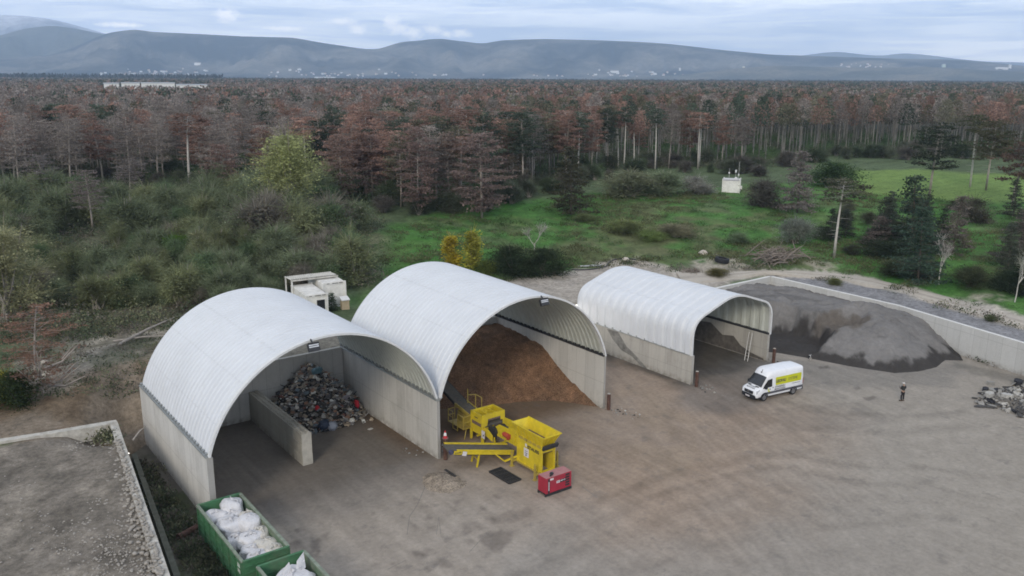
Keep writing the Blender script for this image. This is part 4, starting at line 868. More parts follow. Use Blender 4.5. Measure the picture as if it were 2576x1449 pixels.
for k,(a,b,r,l) in enumerate([((300,870),(440,810),.14,'long pale fallen trunk slanting across the spoil left of the first shed'),((285,862),(430,856),.10,'thin fallen branch lying above the long pale trunk'),((335,1112),(368,1088),.07,'thin stick lying by the back corner of the first shed'),((400,840),(435,860),.06,'short broken branch in the spoil near the first shed')]):
    p,q = ground_hit(*a),ground_hit(*b); B = MB(); B.path([p+np.array([0,0,.15]),(p+q)/2+np.array([0,0,.45]),q+np.array([0,0,.5])],[r,r*.8,r*.4],7); tag(B.obj('fallen_branch', mat('bark_pale_%s'%'abcd'[k],(.30,.27,.235),.9,.25,3)),l,'branch')
# ---------------------------------------------------------------- rubble on the right edge of the yard
RC = [mat('rubble_grey',(.24,.235,.22),.9,.25,3),mat('rubble_dark',(.07,.068,.066),.9,.3,4),mat('rubble_pale',(.38,.37,.34),.9,.2,3),mat('rubble_black',(.025,.026,.032),.8,.3,4)]
B = MB(); RP = plan([(2448,1018),(2470,985),(2530,975),(2576,958),(2640,970),(2640,1070),(2560,1050),(2520,1032)],0); cxr,cyr = np.mean(RP,0)
for k in range(2600):
    rr = random.Random(k+77); x = rr.uniform(cxr-9,cxr+9); y = rr.uniform(cyr-9,cyr+9)
    if not bool(in_poly(np.array([x]),np.array([y]),RP)[0]): continue
    d = float(seg_dist(np.array([x]),np.array([y]),RP,True)[0][0]); h = min(1.2,d*.36); s = rr.choice([.08,.12,.18,.25,.4])
    B.obox((x,y,h*rr.uniform(.6,1)+s*.12),(s*rr.uniform(.9,1.9),s*rr.uniform(.6,1.2),s*rr.uniform(.25,.5)),(rr.gauss(0,.45),rr.gauss(0,.45),rr.uniform(0,6)),rr.choices([0,1,2,3],[8,8,2,2])[0])
tag(B.obj('rubble_heap', RC, None, normals=False),'heap of broken concrete and asphalt slabs at the right edge of the yard','rubble',kind='stuff')
for k,(u,v,s,mi,l) in enumerate([(2487,1011,(1.3,.7,.35),2,'long pale concrete slab on the near side of the rubble heap'),(2530,1013,(1.2,1.1,.3),2,'angular pale concrete slab in the middle of the rubble heap'),(2558,1012,(1.1,.8,.3),2,'broad pale concrete slab right of the angular one'),(2478,984,(1.0,.6,.35),3,'black asphalt lump at the far left of the rubble heap'),(2490,968,(.8,.45,.35),0,'single grey kerb stone lying apart above the rubble heap'),(2468,1024,(1.4,.5,.14),1,'flat dark asphalt piece at the left tip of the rubble heap'),(2452,1003,(.6,.3,.12),1,'small curved dark fragment apart from the rubble heap'),(2560,968,(1.4,.9,.5),3,'black asphalt lumps in front of the pale wall')]):
    p = survey(u,v,0); rr = random.Random(k+5); B = MB(); B.prism([(s[0]*.5*math.cos(a)*rr.uniform(.75,1.1),s[1]*.5*math.sin(a)*rr.uniform(.75,1.1)) for a in [i*PI/3.5+.2 for i in range(7)]],'z',-s[2]*.5,s[2]*.5)
    o = B.obj('concrete_slab' if mi in (0,2) else 'asphalt_piece', RC[mi], None, loc=(p[0],p[1],s[2]*.5+(.55 if k<3 else .0))); o.rotation_euler = (rr.uniform(-.3,.3) if k<3 else 0,rr.uniform(-.25,.25) if k<3 else 0,rr.uniform(0,3)); tag(o,l,'slab' if mi in (0,2) else 'fragment')
# crumbled concrete at the wall ends
B = MB()
for (cx_,cy_,n_) in ((17.8,-1.0,26),(28.6,-1.9,26),(40.1,-.9,24),(-1.2,2.5,10),(1.2,2.2,50),(18.2,-2.4,12),(59.5,-14,22)):
    for k in range(n_):
        rr = random.Random(k+int(cx_*10)); s = rr.choice([.04,.06,.08,.12]); B.blob((cx_+rr.gauss(0,.5),cy_+rr.gauss(0,.5),s*.4),(s,s*.8,s*.6),k,.3,rr.choices([0,1,2],[5,2,3])[0],0)
tag(B.obj('crumbs', RC[:3]),'crumbs of broken concrete at the ends of the shed walls','crumbs',kind='stuff')
# ================================================================ yellow screening machine
def painted(name, c, **k): return mat(name, c, .42, .14, 2.2, spec=.4, **k)
M_YEL = painted('machine_yellow', (.60,.47,.025), dirt=(.30,.22,.08), dirt_amt=.30); M_YELD = painted('yellow_dusty', (.40,.31,.06), dirt=(.22,.16,.09), dirt_amt=.6)
M_BELT = mat('belt_rubber', (.10,.095,.085), .9, .25, 5, dirt=(.17,.13,.09), dirt_amt=.5); M_SOIL = mat('soil_in_hopper', (.16,.105,.07), .95, .3, 5); M_SIGN = mat('sign_white', (.62,.60,.62), .5, .06, 3)
M_REDM = painted('motor_red', (.40,.07,.045))
def text(s, parent, loc, rot, size, m, name='lettering', bold=0.0, ext=.004, shear=0, sx=1.0):
    cu = bpy.data.curves.new(name, 'FONT'); cu.body = s; cu.size = size; cu.extrude = ext; cu.offset = bold; cu.align_x = 'CENTER'; cu.align_y = 'CENTER'; cu.shear = shear
    cu.materials.append(m); o = bpy.data.objects.new(name, cu); COL.objects.link(o); o.parent = parent; o.location = loc; o.rotation_euler = rot; o.scale = (sx,1,1)
    bpy.context.view_layer.update(); me = bpy.data.meshes.new_from_object(o.evaluated_get(bpy.context.evaluated_depsgraph_get())); bpy.data.objects.remove(o)
    o = link(name, me, parent, loc); o.rotation_euler = rot; o.scale = (sx,1,1); return o
RX_NX = (PI/2, 0, -PI/2)          # on a face looking to -x, read along -y
t = empty('screening_machine', (4.75,-3.2,0), 0, 'yellow mobile screening machine with hopper, screen frame and long side conveyor', 'machine')
O = Matrix.Translation((-4.75,3.2,0))
def part(name, m, fn, parent=None, **k):
    B = MB(O); fn(B); return B.obj(name, m, parent or t, **k)
# feed bunker: side panels, bottom rails, open end
def f(B):
    B.box(4.20,4.26,-7.35,-4.40,.38,2.55); B.box(5.26,5.32,-7.35,-4.40,.38,2.55); B.box(4.26,5.26,-4.46,-4.40,.38,2.55)
    B.box(4.12,4.20,-7.42,-7.28,.1,2.6); B.box(5.32,5.40,-7.42,-7.28,.1,2.6); B.box(4.12,4.20,-4.5,-4.36,.3,2.6)
    B.box(4.26,5.26,-7.40,-7.30,2.05,2.14); B.box(4.16,5.36,-7.45,-7.33,2.18,2.5); B.box(4.26,5.26,-7.4,-7.3,.36,.62)
    B.box(4.14,4.24,-7.35,-4.4,.28,.40); B.box(5.28,5.38,-7.35,-4.4,.28,.40)
bk = part('feed_bunker', M_YEL, f)
part('rail', M_YELD, lambda B: B.box(4.10,4.135,-7.3,-4.45,.28,.40), bk)
for k in range(5): part('scraper_plate', M_YELD, lambda B: B.box(4.13,4.198,-7.2+.55*k,-6.8+.55*k,2.34,2.52), bk)
part('bunker_belt', M_BELT, lambda B: B.box(4.26,5.26,-7.25,-4.46,1.9,1.98), bk)
text('STAUSS', bk, (-.575,-3.1,2.02-.1), RX_NX, .36, M_DARK, bold=.012, shear=.0, sx=1.15)
pn = part('notice_panel', M_SIGN, lambda B: B.box(4.175,4.195,-5.75,-5.18,1.05,1.75), bk)
text('STOP', pn, (-.583,-2.27,1.52), RX_NX, .12, M_INK); text('MASCHINE', pn, (-.583,-2.27,1.36), RX_NX, .075, M_INK); part('pictogram', M_INK, lambda B: (B.box(4.165,4.174,-5.52,-5.40,1.12,1.22), B.box(4.165,4.174,-5.50,-5.42,1.24,1.30)), pn)
part('notice_panel', M_SIGN, lambda B: B.box(4.175,4.195,-5.52,-5.33,1.88,2.12), bk)
# flared hopper
def f(B):
    lo = [(4.24,-7.30),(5.30,-7.30),(5.30,-4.42),(4.24,-4.42)]; hi = [(3.94,-7.82),(5.62,-7.82),(5.62,-3.85),(3.94,-3.85)]; n = 4; th = .05
    li = [(4.29,-7.25),(5.25,-7.25),(5.25,-4.47),(4.29,-4.47)]; hh = [(3.99,-7.77),(5.57,-7.77),(5.57,-3.9),(3.99,-3.9)]
    z0,z1 = 2.55,3.42
    v = [(x,y,z0) for x,y in lo]+[(x,y,z1) for x,y in hi]+[(x,y,z0) for x,y in li]+[(x,y,z1) for x,y in hh]
    fs = []
    for k in range(4): j=(k+1)%4; fs += [(k,j,4+j,4+k),(8+j,8+k,12+k,12+j),(4+k,4+j,12+j,12+k),(j,k,8+k,8+j)]
    B.add(v,fs)
    for k in range(6):
        y = -7.1+.5*k; B.bar((4.20,y,2.56),(3.93,y-.05,3.36),.05,.07)
    for k in range(5): B.bar((4.35+.22*k,-7.33,2.56),(4.15+.32*k,-7.84,3.36),.05,.05)
    B.bar((3.93,-7.83,3.43),(3.93,-3.84,3.43),.07,.06); B.bar((5.63,-7.83,3.43),(5.63,-3.84,3.43),.07,.06); B.bar((3.93,-7.83,3.43),(5.63,-7.83,3.43),.07,.06)
hp = part('hopper', M_YEL, f); part('hopper_soil', M_SOIL, lambda B: B.box(4.28,5.26,-7.24,-4.48,2.5,2.68), hp)
part('rubber_curtain', M_DARK, lambda B: B.obox((4.76,-7.6,2.52),(1.42,.16,.34),(.35,0,0)), bk)
for (x,y,w) in ((3.72,-4.28,1),(3.66,-7.2,1),(6.45,-6.4,0)):
    def f(B): B.box(x-.07,x+.07,y-.07,y+.07,.03,1.15); B.box(x-.16,x+.16,y-.16,y+.16,0,.03); B.bar((x,y,.42),(4.2 if x<5 else 5.35,y,.42),.13,.16); B.bar((x,y,1.15),(x,y,1.3),.04,.12)
    part('jack_leg', M_YELD, f)
# transfer trough between bunker and screen
def f(B):
    B.prism([(-4.35,1.05),(-.45,1.05),(-.3,1.5),(-.9,1.9),(-2.2,1.95),(-3.2,1.75),(-4.35,2.0)],'x',4.98,5.04); B.prism([(-4.35,1.05),(-.2,1.05),(-.2,2.05),(-4.35,2.3)],'x',5.98,6.04)
    B.bar((5.0,-4.4,.95),(5.0,-.1,.95),.12,.16); B.bar((6.0,-4.4,.95),(6.0,-.1,.95),.12,.16)
    B.box(4.9,4.98,-3.95,-3.75,1.0,1.9); B.box(4.9,4.98,-3.1,-3.0,1.0,1.7); B.bar((4.9,-4.4,2.0),(4.9,-3.0,2.05),.1,.18); B.bar((4.98,-2.2,1.97),(4.98,-4.2,2.25),.06,.3)
    B.box(4.98,5.06,-.35,-.25,0,1.0); B.box(5.96,6.04,-.35,-.25,0,1.0); B.box(4.5,4.58,-.9,-.82,.0,.9); B.box(4.5,5.9,-1.0,-.9,.25,.36); B.bar((5.3,-2.7,2.0),(5.3,-4.0,2.35),.05,.3)
tr = part('transfer_trough', M_YEL, f); part('trough_belt', M_BELT, lambda B: B.box(5.04,5.98,-4.3,-.4,1.35,1.43), tr)
part('drive_motor', M_REDM, lambda B: (B.tube((4.86,-2.45,1.42),(4.86,-1.75,1.42),.20,.20,12), B.tube((4.86,-1.75,1.42),(4.86,-1.62,1.42),.14,.14,10), B.box(4.8,4.98,-2.3,-2.1,1.1,1.25)), tr)
part('hopper_chute', M_YELD, lambda B: B.prism([(-4.4,1.0),(-3.1,1.0),(-3.4,.35),(-4.1,.3)],'x',5.1,5.9), tr)
part('screen_drum', M_DARK, lambda B: (B.tube((4.75,-.3,1.12),(5.95,-.3,1.12),.42,.42,16), B.box(4.7,4.95,-.62,.2,.55,1.5)), tr)
# screen frame: tall open box on posts
def f(B):
    for x in (4.30,6.46):
        for y in (.5,2.0): B.box(x-.07,x+.07,y-.07,y+.07,0 if x<5 else .4,2.32)
    for y in (.5,2.0): B.box(4.23,6.53,y-.06,y+.06,2.24,2.36)
    for x in (4.30,6.46): B.box(x-.06,x+.06,.5,2.0,2.24,2.36)
    B.box(4.24,4.28,.56,1.94,1.62,2.24); B.box(4.24,4.28,.56,1.94,.62,1.30); B.box(6.44,6.48,.56,1.94,1.6,2.24); B.box(4.36,6.4,1.94,1.98,1.4,2.24)
    B.prism([(4.36,2.24),(6.40,2.24),(6.40,1.62),(6.12,1.62),(6.12,1.95),(4.85,1.95),(4.78,1.40),(4.36,1.32)],'y',.44,.50)
    B.box(5.0,5.1,.56,1.94,2.2,2.28); B.box(5.75,5.85,.56,1.94,2.2,2.28)
    B.box(4.36,4.9,.4,.46,.55,1.25); B.box(4.2,4.35,.3,.42,0,.75); B.box(4.05,4.2,1.75,1.9,0,.9); B.box(4.3,6.4,1.2,1.3,.3,.42)
sf = part('screen_frame', M_YEL, f)
part('dust_curtain', mat('dusty_rubber',(.17,.12,.10),.85,.25,4), lambda B: (B.box(4.27,4.29,.58,1.92,1.32,1.62), B.box(4.9,6.1,.47,.49,1.78,1.95)), sf)
part('screen_deck', M_BELT, lambda B: B.obox((5.4,1.2,1.4),(1.9,1.4,.1),(.1,0,0)), sf)
for (x,y) in ((5.05,1.0),(5.8,1.45)):
    part('lifting_eye', M_YEL, lambda B: B.path([(x,y+.1*math.cos(a),2.42+.1*math.sin(a)) for a in [k*PI/5 for k in range(11)]],.025,5,caps=False), sf)
pn = part('notice_panel', M_SIGN, lambda B: B.box(4.15,4.17,-.05,.38,.55,1.2), sf); part('pictogram', M_INK, lambda B: B.box(4.135,4.149,.06,.18,.75,.88), pn)
text('STAUSS', sf, (-.53,4.45,1.98), RX_NX, .13, M_INK, bold=.004)
part('lower_guard', M_YEL, lambda B: B.prism([(-.75,.5),(.42,.75),(.42,1.35),(-.2,1.3),(-.75,1.0)],'x',4.42,4.47), sf)
# service platform with railings
def f(B):
    B.box(3.55,4.35,2.1,4.4,.74,.80)
    for (x,y) in ((3.55,2.1),(3.55,3.0),(3.55,3.7),(3.55,4.4),(4.2,4.4)): B.bar((x,y,.35 if y in (3.0,3.7) else .74),(x,y,1.85),.05,.05)
    for z in (1.32,1.85): B.bar((3.55,2.1,z),(3.55,3.0,z),.05,.05); B.bar((3.55,3.7,z),(3.55,4.4,z),.05,.05); B.bar((3.55,4.4,z),(4.2,4.4,z),.05,.05); B.bar((3.55,2.1,z),(4.2,2.1,z),.05,.05)
    B.bar((3.55,3.0,.4),(3.55,3.7,.4),.05,.05); B.bar((3.9,2.2,.76),(3.5,1.9,.0),.05,.05)
part('service_platform', M_YELD, f)
def f(B):
    for (x,y) in ((6.0,3.0),(6.0,3.9),(5.4,4.2)): B.bar((x,y,1.3),(x,y,2.75 if y<4 else 3.3),.05,.05)
    B.bar((6.0,3.0,2.75),(6.0,3.9,2.75),.05,.05); B.bar((6.0,3.9,2.75),(5.4,4.2,2.75),.05,.05)
part('rear_railing', M_YELD, f)
def f(B):
    for x in (4.42,5.58): B.bar((x,1.9,1.55),(x,4.6,2.0),.07,.28)
    B.box(4.4,4.5,2.3,4.3,.5,1.5); B.box(5.5,5.6,2.3,4.3,0,1.5); B.box(4.4,5.6,4.2,4.3,0,1.6); B.box(4.36,4.5,4.45,4.7,1.75,2.1)
dc = part('discharge_conveyor', M_YELD, f)
part('conveyor_belt', M_BELT, lambda B: B.prism([(1.9,1.62),(4.6,2.08),(10.6,3.9),(10.6,3.82),(4.6,2.0),(1.9,1.54)],'x',4.47,5.53), dc)
part('belt_frame', M_DARK, lambda B: (B.bar((4.42,4.6,1.95),(4.42,10.6,3.78),.06,.2), B.bar((5.58,4.6,1.95),(5.58,10.6,3.78),.06,.2), B.bar((4.42,9,0),(4.42,9,3.2),.09,.09), B.bar((5.58,9,0),(5.58,9,3.2),.09,.09)), dc)
# long side conveyor
A0 = Vector((4.5,-3.05,.72)); A1 = Vector((-.60,-1.88,1.72)); dv = (A1-A0).normalized(); sd_ = Vector((-dv.y,dv.x,0)).normalized()   # sd_ to the near side
sdn = -sd_ if sd_.y > 0 else sd_
def f(B):
    for s in (1,-1):
        o_ = sdn*(.66*s); B.bar(A0+o_+Vector((0,0,-.02)), A1+o_-dv*(.0 if s<0 else .55)+Vector((0,0,-.02)), .05, .34); B.bar(A0+o_*1.06+Vector((0,0,.17)), A1+o_*1.06-dv*(.0 if s<0 else .55)+Vector((0,0,.17)), .14, .05)
    p = A0.lerp(A1,.58)
    for s in (1,-1):
        q = p+sdn*(.55*s); B.bar((q.x,q.y,0),(q.x+.25,q.y,q.z-.15),.13,.09)
    B.bar(p+sdn*.55+Vector((.1,0,-.75)),p-sdn*.55+Vector((.1,0,-.75)),.07,.07)
    B.bar(A0.lerp(A1,.3)+sdn*.6+Vector((0,0,-.15)),Vector((3.3,-3.9,.35)),.07,.07); B.bar(Vector((3.3,-3.9,.35)),Vector((4.2,-4.4,.75)),.1,.13)
sc_ = part('side_conveyor', M_YEL, f)
def f(B):
    v = []
    for P in (A0,A1):
        for s in (-.6,.6): v.append(P+sdn*s+Vector((0,0,.10)))
        for s in (.6,-.6): v.append(P+sdn*s+Vector((0,0,-.14)))
    B.add(v,[(0,1,5,4),(2,3,7,6),(1,2,6,5),(3,0,4,7)]); B.tube(A1+sdn*.6+Vector((0,0,-.02)),A1-sdn*.6+Vector((0,0,-.02)),.125,n=14)
part('conveyor_belt', M_BELT, f, sc_)
def f(B): B.tube(A1+sdn*.62-dv*.05,A1+sdn*.82-dv*.05,.17,n=12)
part('drum_motor', mat('motor_blue',(.06,.06,.11),.5), f, sc_)
def f(B): B.bar(A1+sdn*.72-dv*.3+Vector((0,0,-.05)),A1+sdn*.72-dv*.95+Vector((0,0,-.05)),.04,.26)
part('end_guard', M_YEL, f, sc_)
def f(B): B.bar(A1+sdn*.76-dv*.98+Vector((0,0,-.08)),A1+sdn*.76-dv*1.32+Vector((0,0,-.12)),.02,.34)
part('notice_panel', M_SIGN, f, sc_)
q = A1+sdn*.757-dv*.62+Vector((0,0,-.05)); text('STAUSS', sc_, (q.x-4.75,q.y+3.2,q.z), (PI/2,0,math.atan2(-dv.y,-dv.x)), .15, M_INK, bold=.004)
part('under_frame', M_DARK, lambda B: B.bar(A0+sdn*.5+Vector((0,0,-.26)),A1+sdn*.5-dv*.4+Vector((0,0,-.26)),.1,.1), sc_)
# ================================================================ red generator
t = empty('generator', (3.82,-9.28,0), -.02, 'red boxed diesel generator standing in front of the yellow machine', 'generator')
M_RED = painted('generator_red', (.33,.022,.045), dirt=(.22,.08,.08), dirt_amt=.3); M_REDTOP = mat('dusty_red', (.36,.17,.17), .8, .12, 3)
B = MB(); B.box(-1.16,1.16,-.47,.47,.2,1.38); B.obj('housing', M_RED, t, bevel=.025)
B = MB(); B.box(-1.15,1.15,-.46,.46,1.381,1.40); B.box(-1.12,-.85,-.42,.42,1.4,1.412); B.obj('lid', M_REDTOP, t)
B = MB(); B.tube((-.62,-.28,1.4),(-.62,-.28,1.53),.05,n=8); B.tube((-.55,-.25,1.55),(-.42,-.2,1.52),.13,n=10); B.bar((-.72,-.3,1.42),(-.6,-.36,1.5),.04,.04); B.obj('exhaust', M_DARK, t)
B = MB(); 
for s in (-1,1): B.box(-1.2,1.2,s*.42-.06,s*.42+.06,.0,.09)
B.box(-1.18,1.18,-.49,.49,.12,.2); 
for x in (-.75,-.1,.7): B.box(x-.1,x+.1,-.52,.52,.06,.13)
B.obj('skid_frame', M_DARK, t)
B = MB(); 
for k in range(5): B.box(.60,.98,-.482,-.471,.36+.2*k,.50+.2*k)
B.obj('vent_louvre', M_DARK, t)
B = MB(); B.box(-.98,-.83,-.481,-.471,.24,1.33); B.obj('hinge_strip', M_DARK, t); B = MB(); B.box(-.94,-.88,-.487,-.482,.42,1.1); B.box(-.8,-.5,-.48,-.471,1.17,1.31); B.box(-.22,.10,-.48,-.471,.80,.98); B.obj('label_plate', M_SIGN, t)
B = MB(); B.box(.12,.62,-.48,-.471,.78,1.0); dk = B.obj('dark_plate', M_DARK, t); text('MVS', t, (-.06,-.482,.89), (PI/2,0,0), .14, M_INK); text('MEY-60', t, (.37,-.486,.91), (PI/2,0,0), .13, M_SIGN, bold=.003)
# ================================================================ white van
t = empty('delivery_van', (32.50,-6.72,0), math.radians(171.3), 'white high-roof panel van with a yellow-green lettered side, parked by the small shed', 'van')
M_VAN = mat('van_white', (.72,.74,.77), .28, .04, 2, spec=.5); M_PLAST = mat('black_plastic', (.022,.024,.03), .55, .15, 6); M_TRIMV = mat('grey_moulding', (.085,.085,.10), .6, .1, 5); M_LIME = mat('sign_lime', (.50,.52,.02), .5, .06, 2)
st = [(-2.95,.50,2.55,.93,.97),(-2.88,.45,2.66,.97,.99),(-2.0,.42,2.73,.99,.99),(.4,.42,2.76,.99,.99),(.95,.42,2.74,.99,.99),(1.22,.42,2.66,.99,.97),(1.42,.42,2.50,.985,.93),(1.58,.42,2.28,.98,.90),(1.72,.42,2.08,.98,.90),(2.02,.42,1.72,.975,.92),(2.30,.42,1.34,.97,.97),(2.62,.42,1.22,.95,1.0),(2.82,.42,1.08,.90,1.0),(2.93,.45,.86,.84,1.0)]
vs = []; ns = 9
for (x,zb,zt,w_,rf) in st:
    hgt = zt-zb
    half = [(w_*.96,zb),(w_,zb+.18),(w_,zb+min(.75,hgt*.5)),(w_*.995,zb+min(1.15,hgt*.66)),(w_*rf*.95,zb+hgt*.80),(w_*rf*.91,zt-min(.14,hgt*.10)),(w_*rf*.80,zt-.03),(w_*rf*.45,zt),(0,zt+.005)]
    row = half+[(-a,b) for a,b in half[-2::-1]]; vs += [(x,a,b) for a,b in row]; n = len(row)
B = MB(); B.add(vs,[(i*n+k,i*n+k+1,(i+1)*n+k+1,(i+1)*n+k) for i in range(len(st)-1) for k in range(n-1)]+[tuple(range(n))[::-1],tuple((len(st)-1)*n+k for k in range(n))]+[(i*n,(i+1)*n,(i+1)*n+n-1,i*n+n-1) for i in range(len(st)-1)])
bd = B.obj('body', M_VAN, t, smooth=True); e_ = bd.modifiers.new('EdgeSplit','EDGE_SPLIT'); e_.split_angle = math.radians(38)
def quadstrip(name, rows, m, parent, off):
    B = MB(); k = len(rows[0]); v = [Vector(p)+Vector(off) for r in rows for p in r]; B.add(v,[(i*k+j,i*k+j+1,(i+1)*k+j+1,(i+1)*k+j) for i in range(len(rows)-1) for j in range(k-1)]); return B.obj(name,m,parent,smooth=True)
def wsr(x, zt, w_): return [(x,y*w_,zt+.004-.03*(abs(y)>.9)) for y in (-1,-.5,0,.5,1)]
quadstrip('windscreen', [wsr(1.60,2.235,.80),wsr(1.72,2.08,.82),wsr(2.02,1.72,.86),wsr(2.27,1.385,.90)], M_GLASS, t, (.022,0,.018))
for s in (1,-1):
    B = MB(); B.prism([(1.02,1.30),(2.12,1.24),(1.98,1.52),(1.55,2.0),(1.06,2.06)],'y',s*.955,s*.994); B.obj('side_window', M_GLASS, t)
    B = MB(); B.box(-2.9,2.0,min(s*.985,s*1.008),max(s*.985,s*1.008),.62,.84); B.obj('side_moulding', M_TRIMV, t)
    B = MB(); B.box(1.78,1.98,min(s*1.0,s*1.22),max(s*1.0,s*1.22),1.22,1.55); B.obj('mirror', M_PLAST, t, bevel=.03)
    B = MB(); B.prism([(2.42,.86),(2.86,.80),(2.80,1.04),(2.48,1.16)],'y',s*.80,s*.925); B.obj('headlight', mat('headlamp_%s'%('l' if s>0 else 'r'),(.45,.47,.5),.12,.2,8,spec=.6), t)
    B = MB(); B.box(-2.975,-2.90,min(s*.84,s*.965),max(s*.84,s*.965),.95,1.45); B.obj('tail_light', mat('tail_%s'%('l' if s>0 else 'r'),(.25,.02,.02),.3), t)
    for x in (1.93,-1.75):
        w_ = empty('wheel', (x,s*.86,.36)); w_.parent = t
        B = MB(); B.tube((0,-.13,0),(0,.13,0),.36,n=24); B.obj('tyre', mat('tyre_rubber',(.025,.025,.026),.85,.2,9), w_, bevel=.03)
        B = MB(); B.tube((0,s*.128,0),(0,s*.145,0),.225,n=18); B.tube((0,s*.14,0),(0,s*.16,0),.09,n=10); B.obj('rim', mat('rim_steel',(.22,.22,.23),.4,.15,8,metal=.5), w_)
        B = MB(); 
        for k in range(9):
            a0,a1 = PI*k/9,PI*(k+1)/9; B.add([(math.cos(a0)*.37,0,math.sin(a0)*.37),(math.cos(a1)*.37,0,math.sin(a1)*.37),(math.cos(a1)*.47,0,math.sin(a1)*.47),(math.cos(a0)*.47,0,math.sin(a0)*.47)],[(0,1,2,3)])
        o = B.obj('wheel_arch', M_PLAST, t); o.location = (x,s*1.003,.36); sm = o.modifiers.new('Solidify','SOLIDIFY'); sm.thickness = .02; sm.offset = 0
B = MB(); B.prism([(2.55,-.90),(2.95,-.84),(3.04,-.5),(3.06,0),(3.04,.5),(2.95,.84),(2.55,.90)],'z',.32,.66); B.box(2.1,2.6,-.95,.95,.30,.46); B.obj('front_bumper', M_PLAST, t, bevel=.03)
B = MB(); B.box(-3.02,-2.9,-.95,.95,.36,.62); B.obj('rear_bumper', M_PLAST, t, bevel=.02)
B = MB(); B.prism([(2.945,-.55),(2.985,-.3),(2.99,0),(2.985,.3),(2.945,.55),(2.90,.55),(2.90,-.55)],'z',.72,.99); gr = B.obj('grille', M_PLAST, t)
B = MB(); B.tube((2.985,0,.87),(3.0,0,.87),.09,n=16); 
B.obj('badge_ring', mat('chrome',(.45,.46,.48),.2,.1,5,metal=.8), gr)
B = MB(); B.box(3.04,3.065,-.26,.26,.42,.54); B.obj('number_plate', M_SIGN, t)
for s in (.48,-.48):
    B = MB(); B.obox((2.40,s,1.335),(.10,.42,.02),(0,.42,0)); B.obj('air_intake', M_PLAST, t)
B = MB(); B.tube((1.45,0,2.5),(1.35,0,2.72),.02,n=6); B.box(1.42,1.54,-.05,.05,2.42,2.50); B.obj('aerial', M_PLAST, t)
RY = (PI/2,0,PI)
sg = None
B = MB(); pts = []
for (cx_,cz_,a0) in ((-2.55,2.02,PI/2),(-2.55,1.42,PI),(.52,1.42,1.5*PI),(.52,2.02,0)):
    pts += [(cx_+.08*math.cos(a0+k*PI/8),cz_+.08*math.sin(a0+k*PI/8)) for k in range(5)]
B.prism(pts,'y',.965,1.002); sg = B.obj('sign_panel', M_LIME, t)
text('GEOBAU', sg, (-.03,1.006,1.70), RY, .40, M_INK, bold=.014, sx=.80); text('SYSTEME', sg, (-1.55,1.006,1.70), RY, .38, M_INK, bold=-.002, sx=.80)
text('STAHLBAU', t, (.02,1.002,1.18), RY, .26, M_INK, bold=.004); text('MONTAGEN', t, (.02,1.002,.95), RY, .24, M_INK, bold=.003); text('www.geobausysteme.at', t, (-2.0,1.002,1.20), RY, .11, M_INK)
B = MB(); B.obox((1.45,.997,.98),(.10,.012,.36),(0,.25,0)); B.obox((1.33,.997,.86),(.16,.012,.10),(0,.25,0)); B.obj('door_logo', M_LIME, t); B = MB(); B.obox((1.28,.997,1.08),(.10,.012,.14),(0,.25,0)); B.box(.80,1.0,.99,1.01,1.16,1.2); B.obj('door_mark', M_INK, t)
text('STAHLBAU', t, (2.52,0,1.275), (math.radians(20),0,PI/2), .19, M_INK, bold=.002); text('MONTAGEN', t, (2.70,0,1.185), (math.radians(27),0,PI/2), .18, M_INK, bold=.002)
# ================================================================ people and animals: skinned skeletons
def skinned(name, joints, edges, radii, m, parent=None, sub=2, root=0):
    me = bpy.data.meshes.new(name); me.from_pydata(joints, edges, []); me.update(); setmats(me, m); o = link(name, me, parent)
    k = o.modifiers.new('Skin','SKIN'); k.use_smooth_shade = True
    for i,v in enumerate(me.skin_vertices[0].data):
        r = radii[i]; v.radius = r if isinstance(r,tuple) else (r,r); v.use_root = (i == root)
    s = o.modifiers.new('Subdivision','SUBSURF'); s.levels = sub; s.render_levels = sub; return o
class Sk:
    def __init__(s): s.j=[]; s.e=[]; s.r=[]
    def p(s, co, r, frm=None):
        s.j.append(tuple(co)); s.r.append(r); i = len(s.j)-1
        if frm is not None: s.e.append((frm,i))
        return i
    def ch(s, frm, pts):
        for co,r in pts: frm = s.p(co,r,frm)
        return frm
    def make(s, name, m, parent=None, sub=2): return skinned(name, s.j, s.e, s.r, m, parent, sub)
px = survey(2269,1009,0)
t = empty('person', (px[0],px[1],0), math.radians(-22), 'person in dark t-shirt and dark work trousers seen from behind, forearms raised holding a controller', 'person')
M_SKIN = mat('skin', (.30,.20,.15), .6, .08, 8); M_SHIRT = mat('shirt_dark', (.028,.030,.030), .9, .25, 9); M_TROU = mat('trousers_dark', (.020,.019,.022), .9, .35, 7); M_BOOT = mat('boots', (.02,.018,.016), .7)
S = Sk(); pel = S.p((0,0,.98),(.15,.115))
hips = {}
for s in (-1,1): S.ch(pel,[((s*.10,0,.90),.09),((s*.115,.015,.50),.06),((s*.12,-.01,.10),.042),((s*.125,.11,.045),(.045,.035)),((s*.13,.19,.035),(.04,.028))])
ch_ = S.ch(pel,[((0,.0,1.14),(.15,.11)),((0,-.01,1.33),(.17,.12)),((0,-.015,1.46),(.12,.085))])
nk = S.ch(ch_,[((0,.0,1.55),.058),((0,.015,1.62),.075),((0,.025,1.69),(.085,.10)),((0,.02,1.755),(.075,.09))])
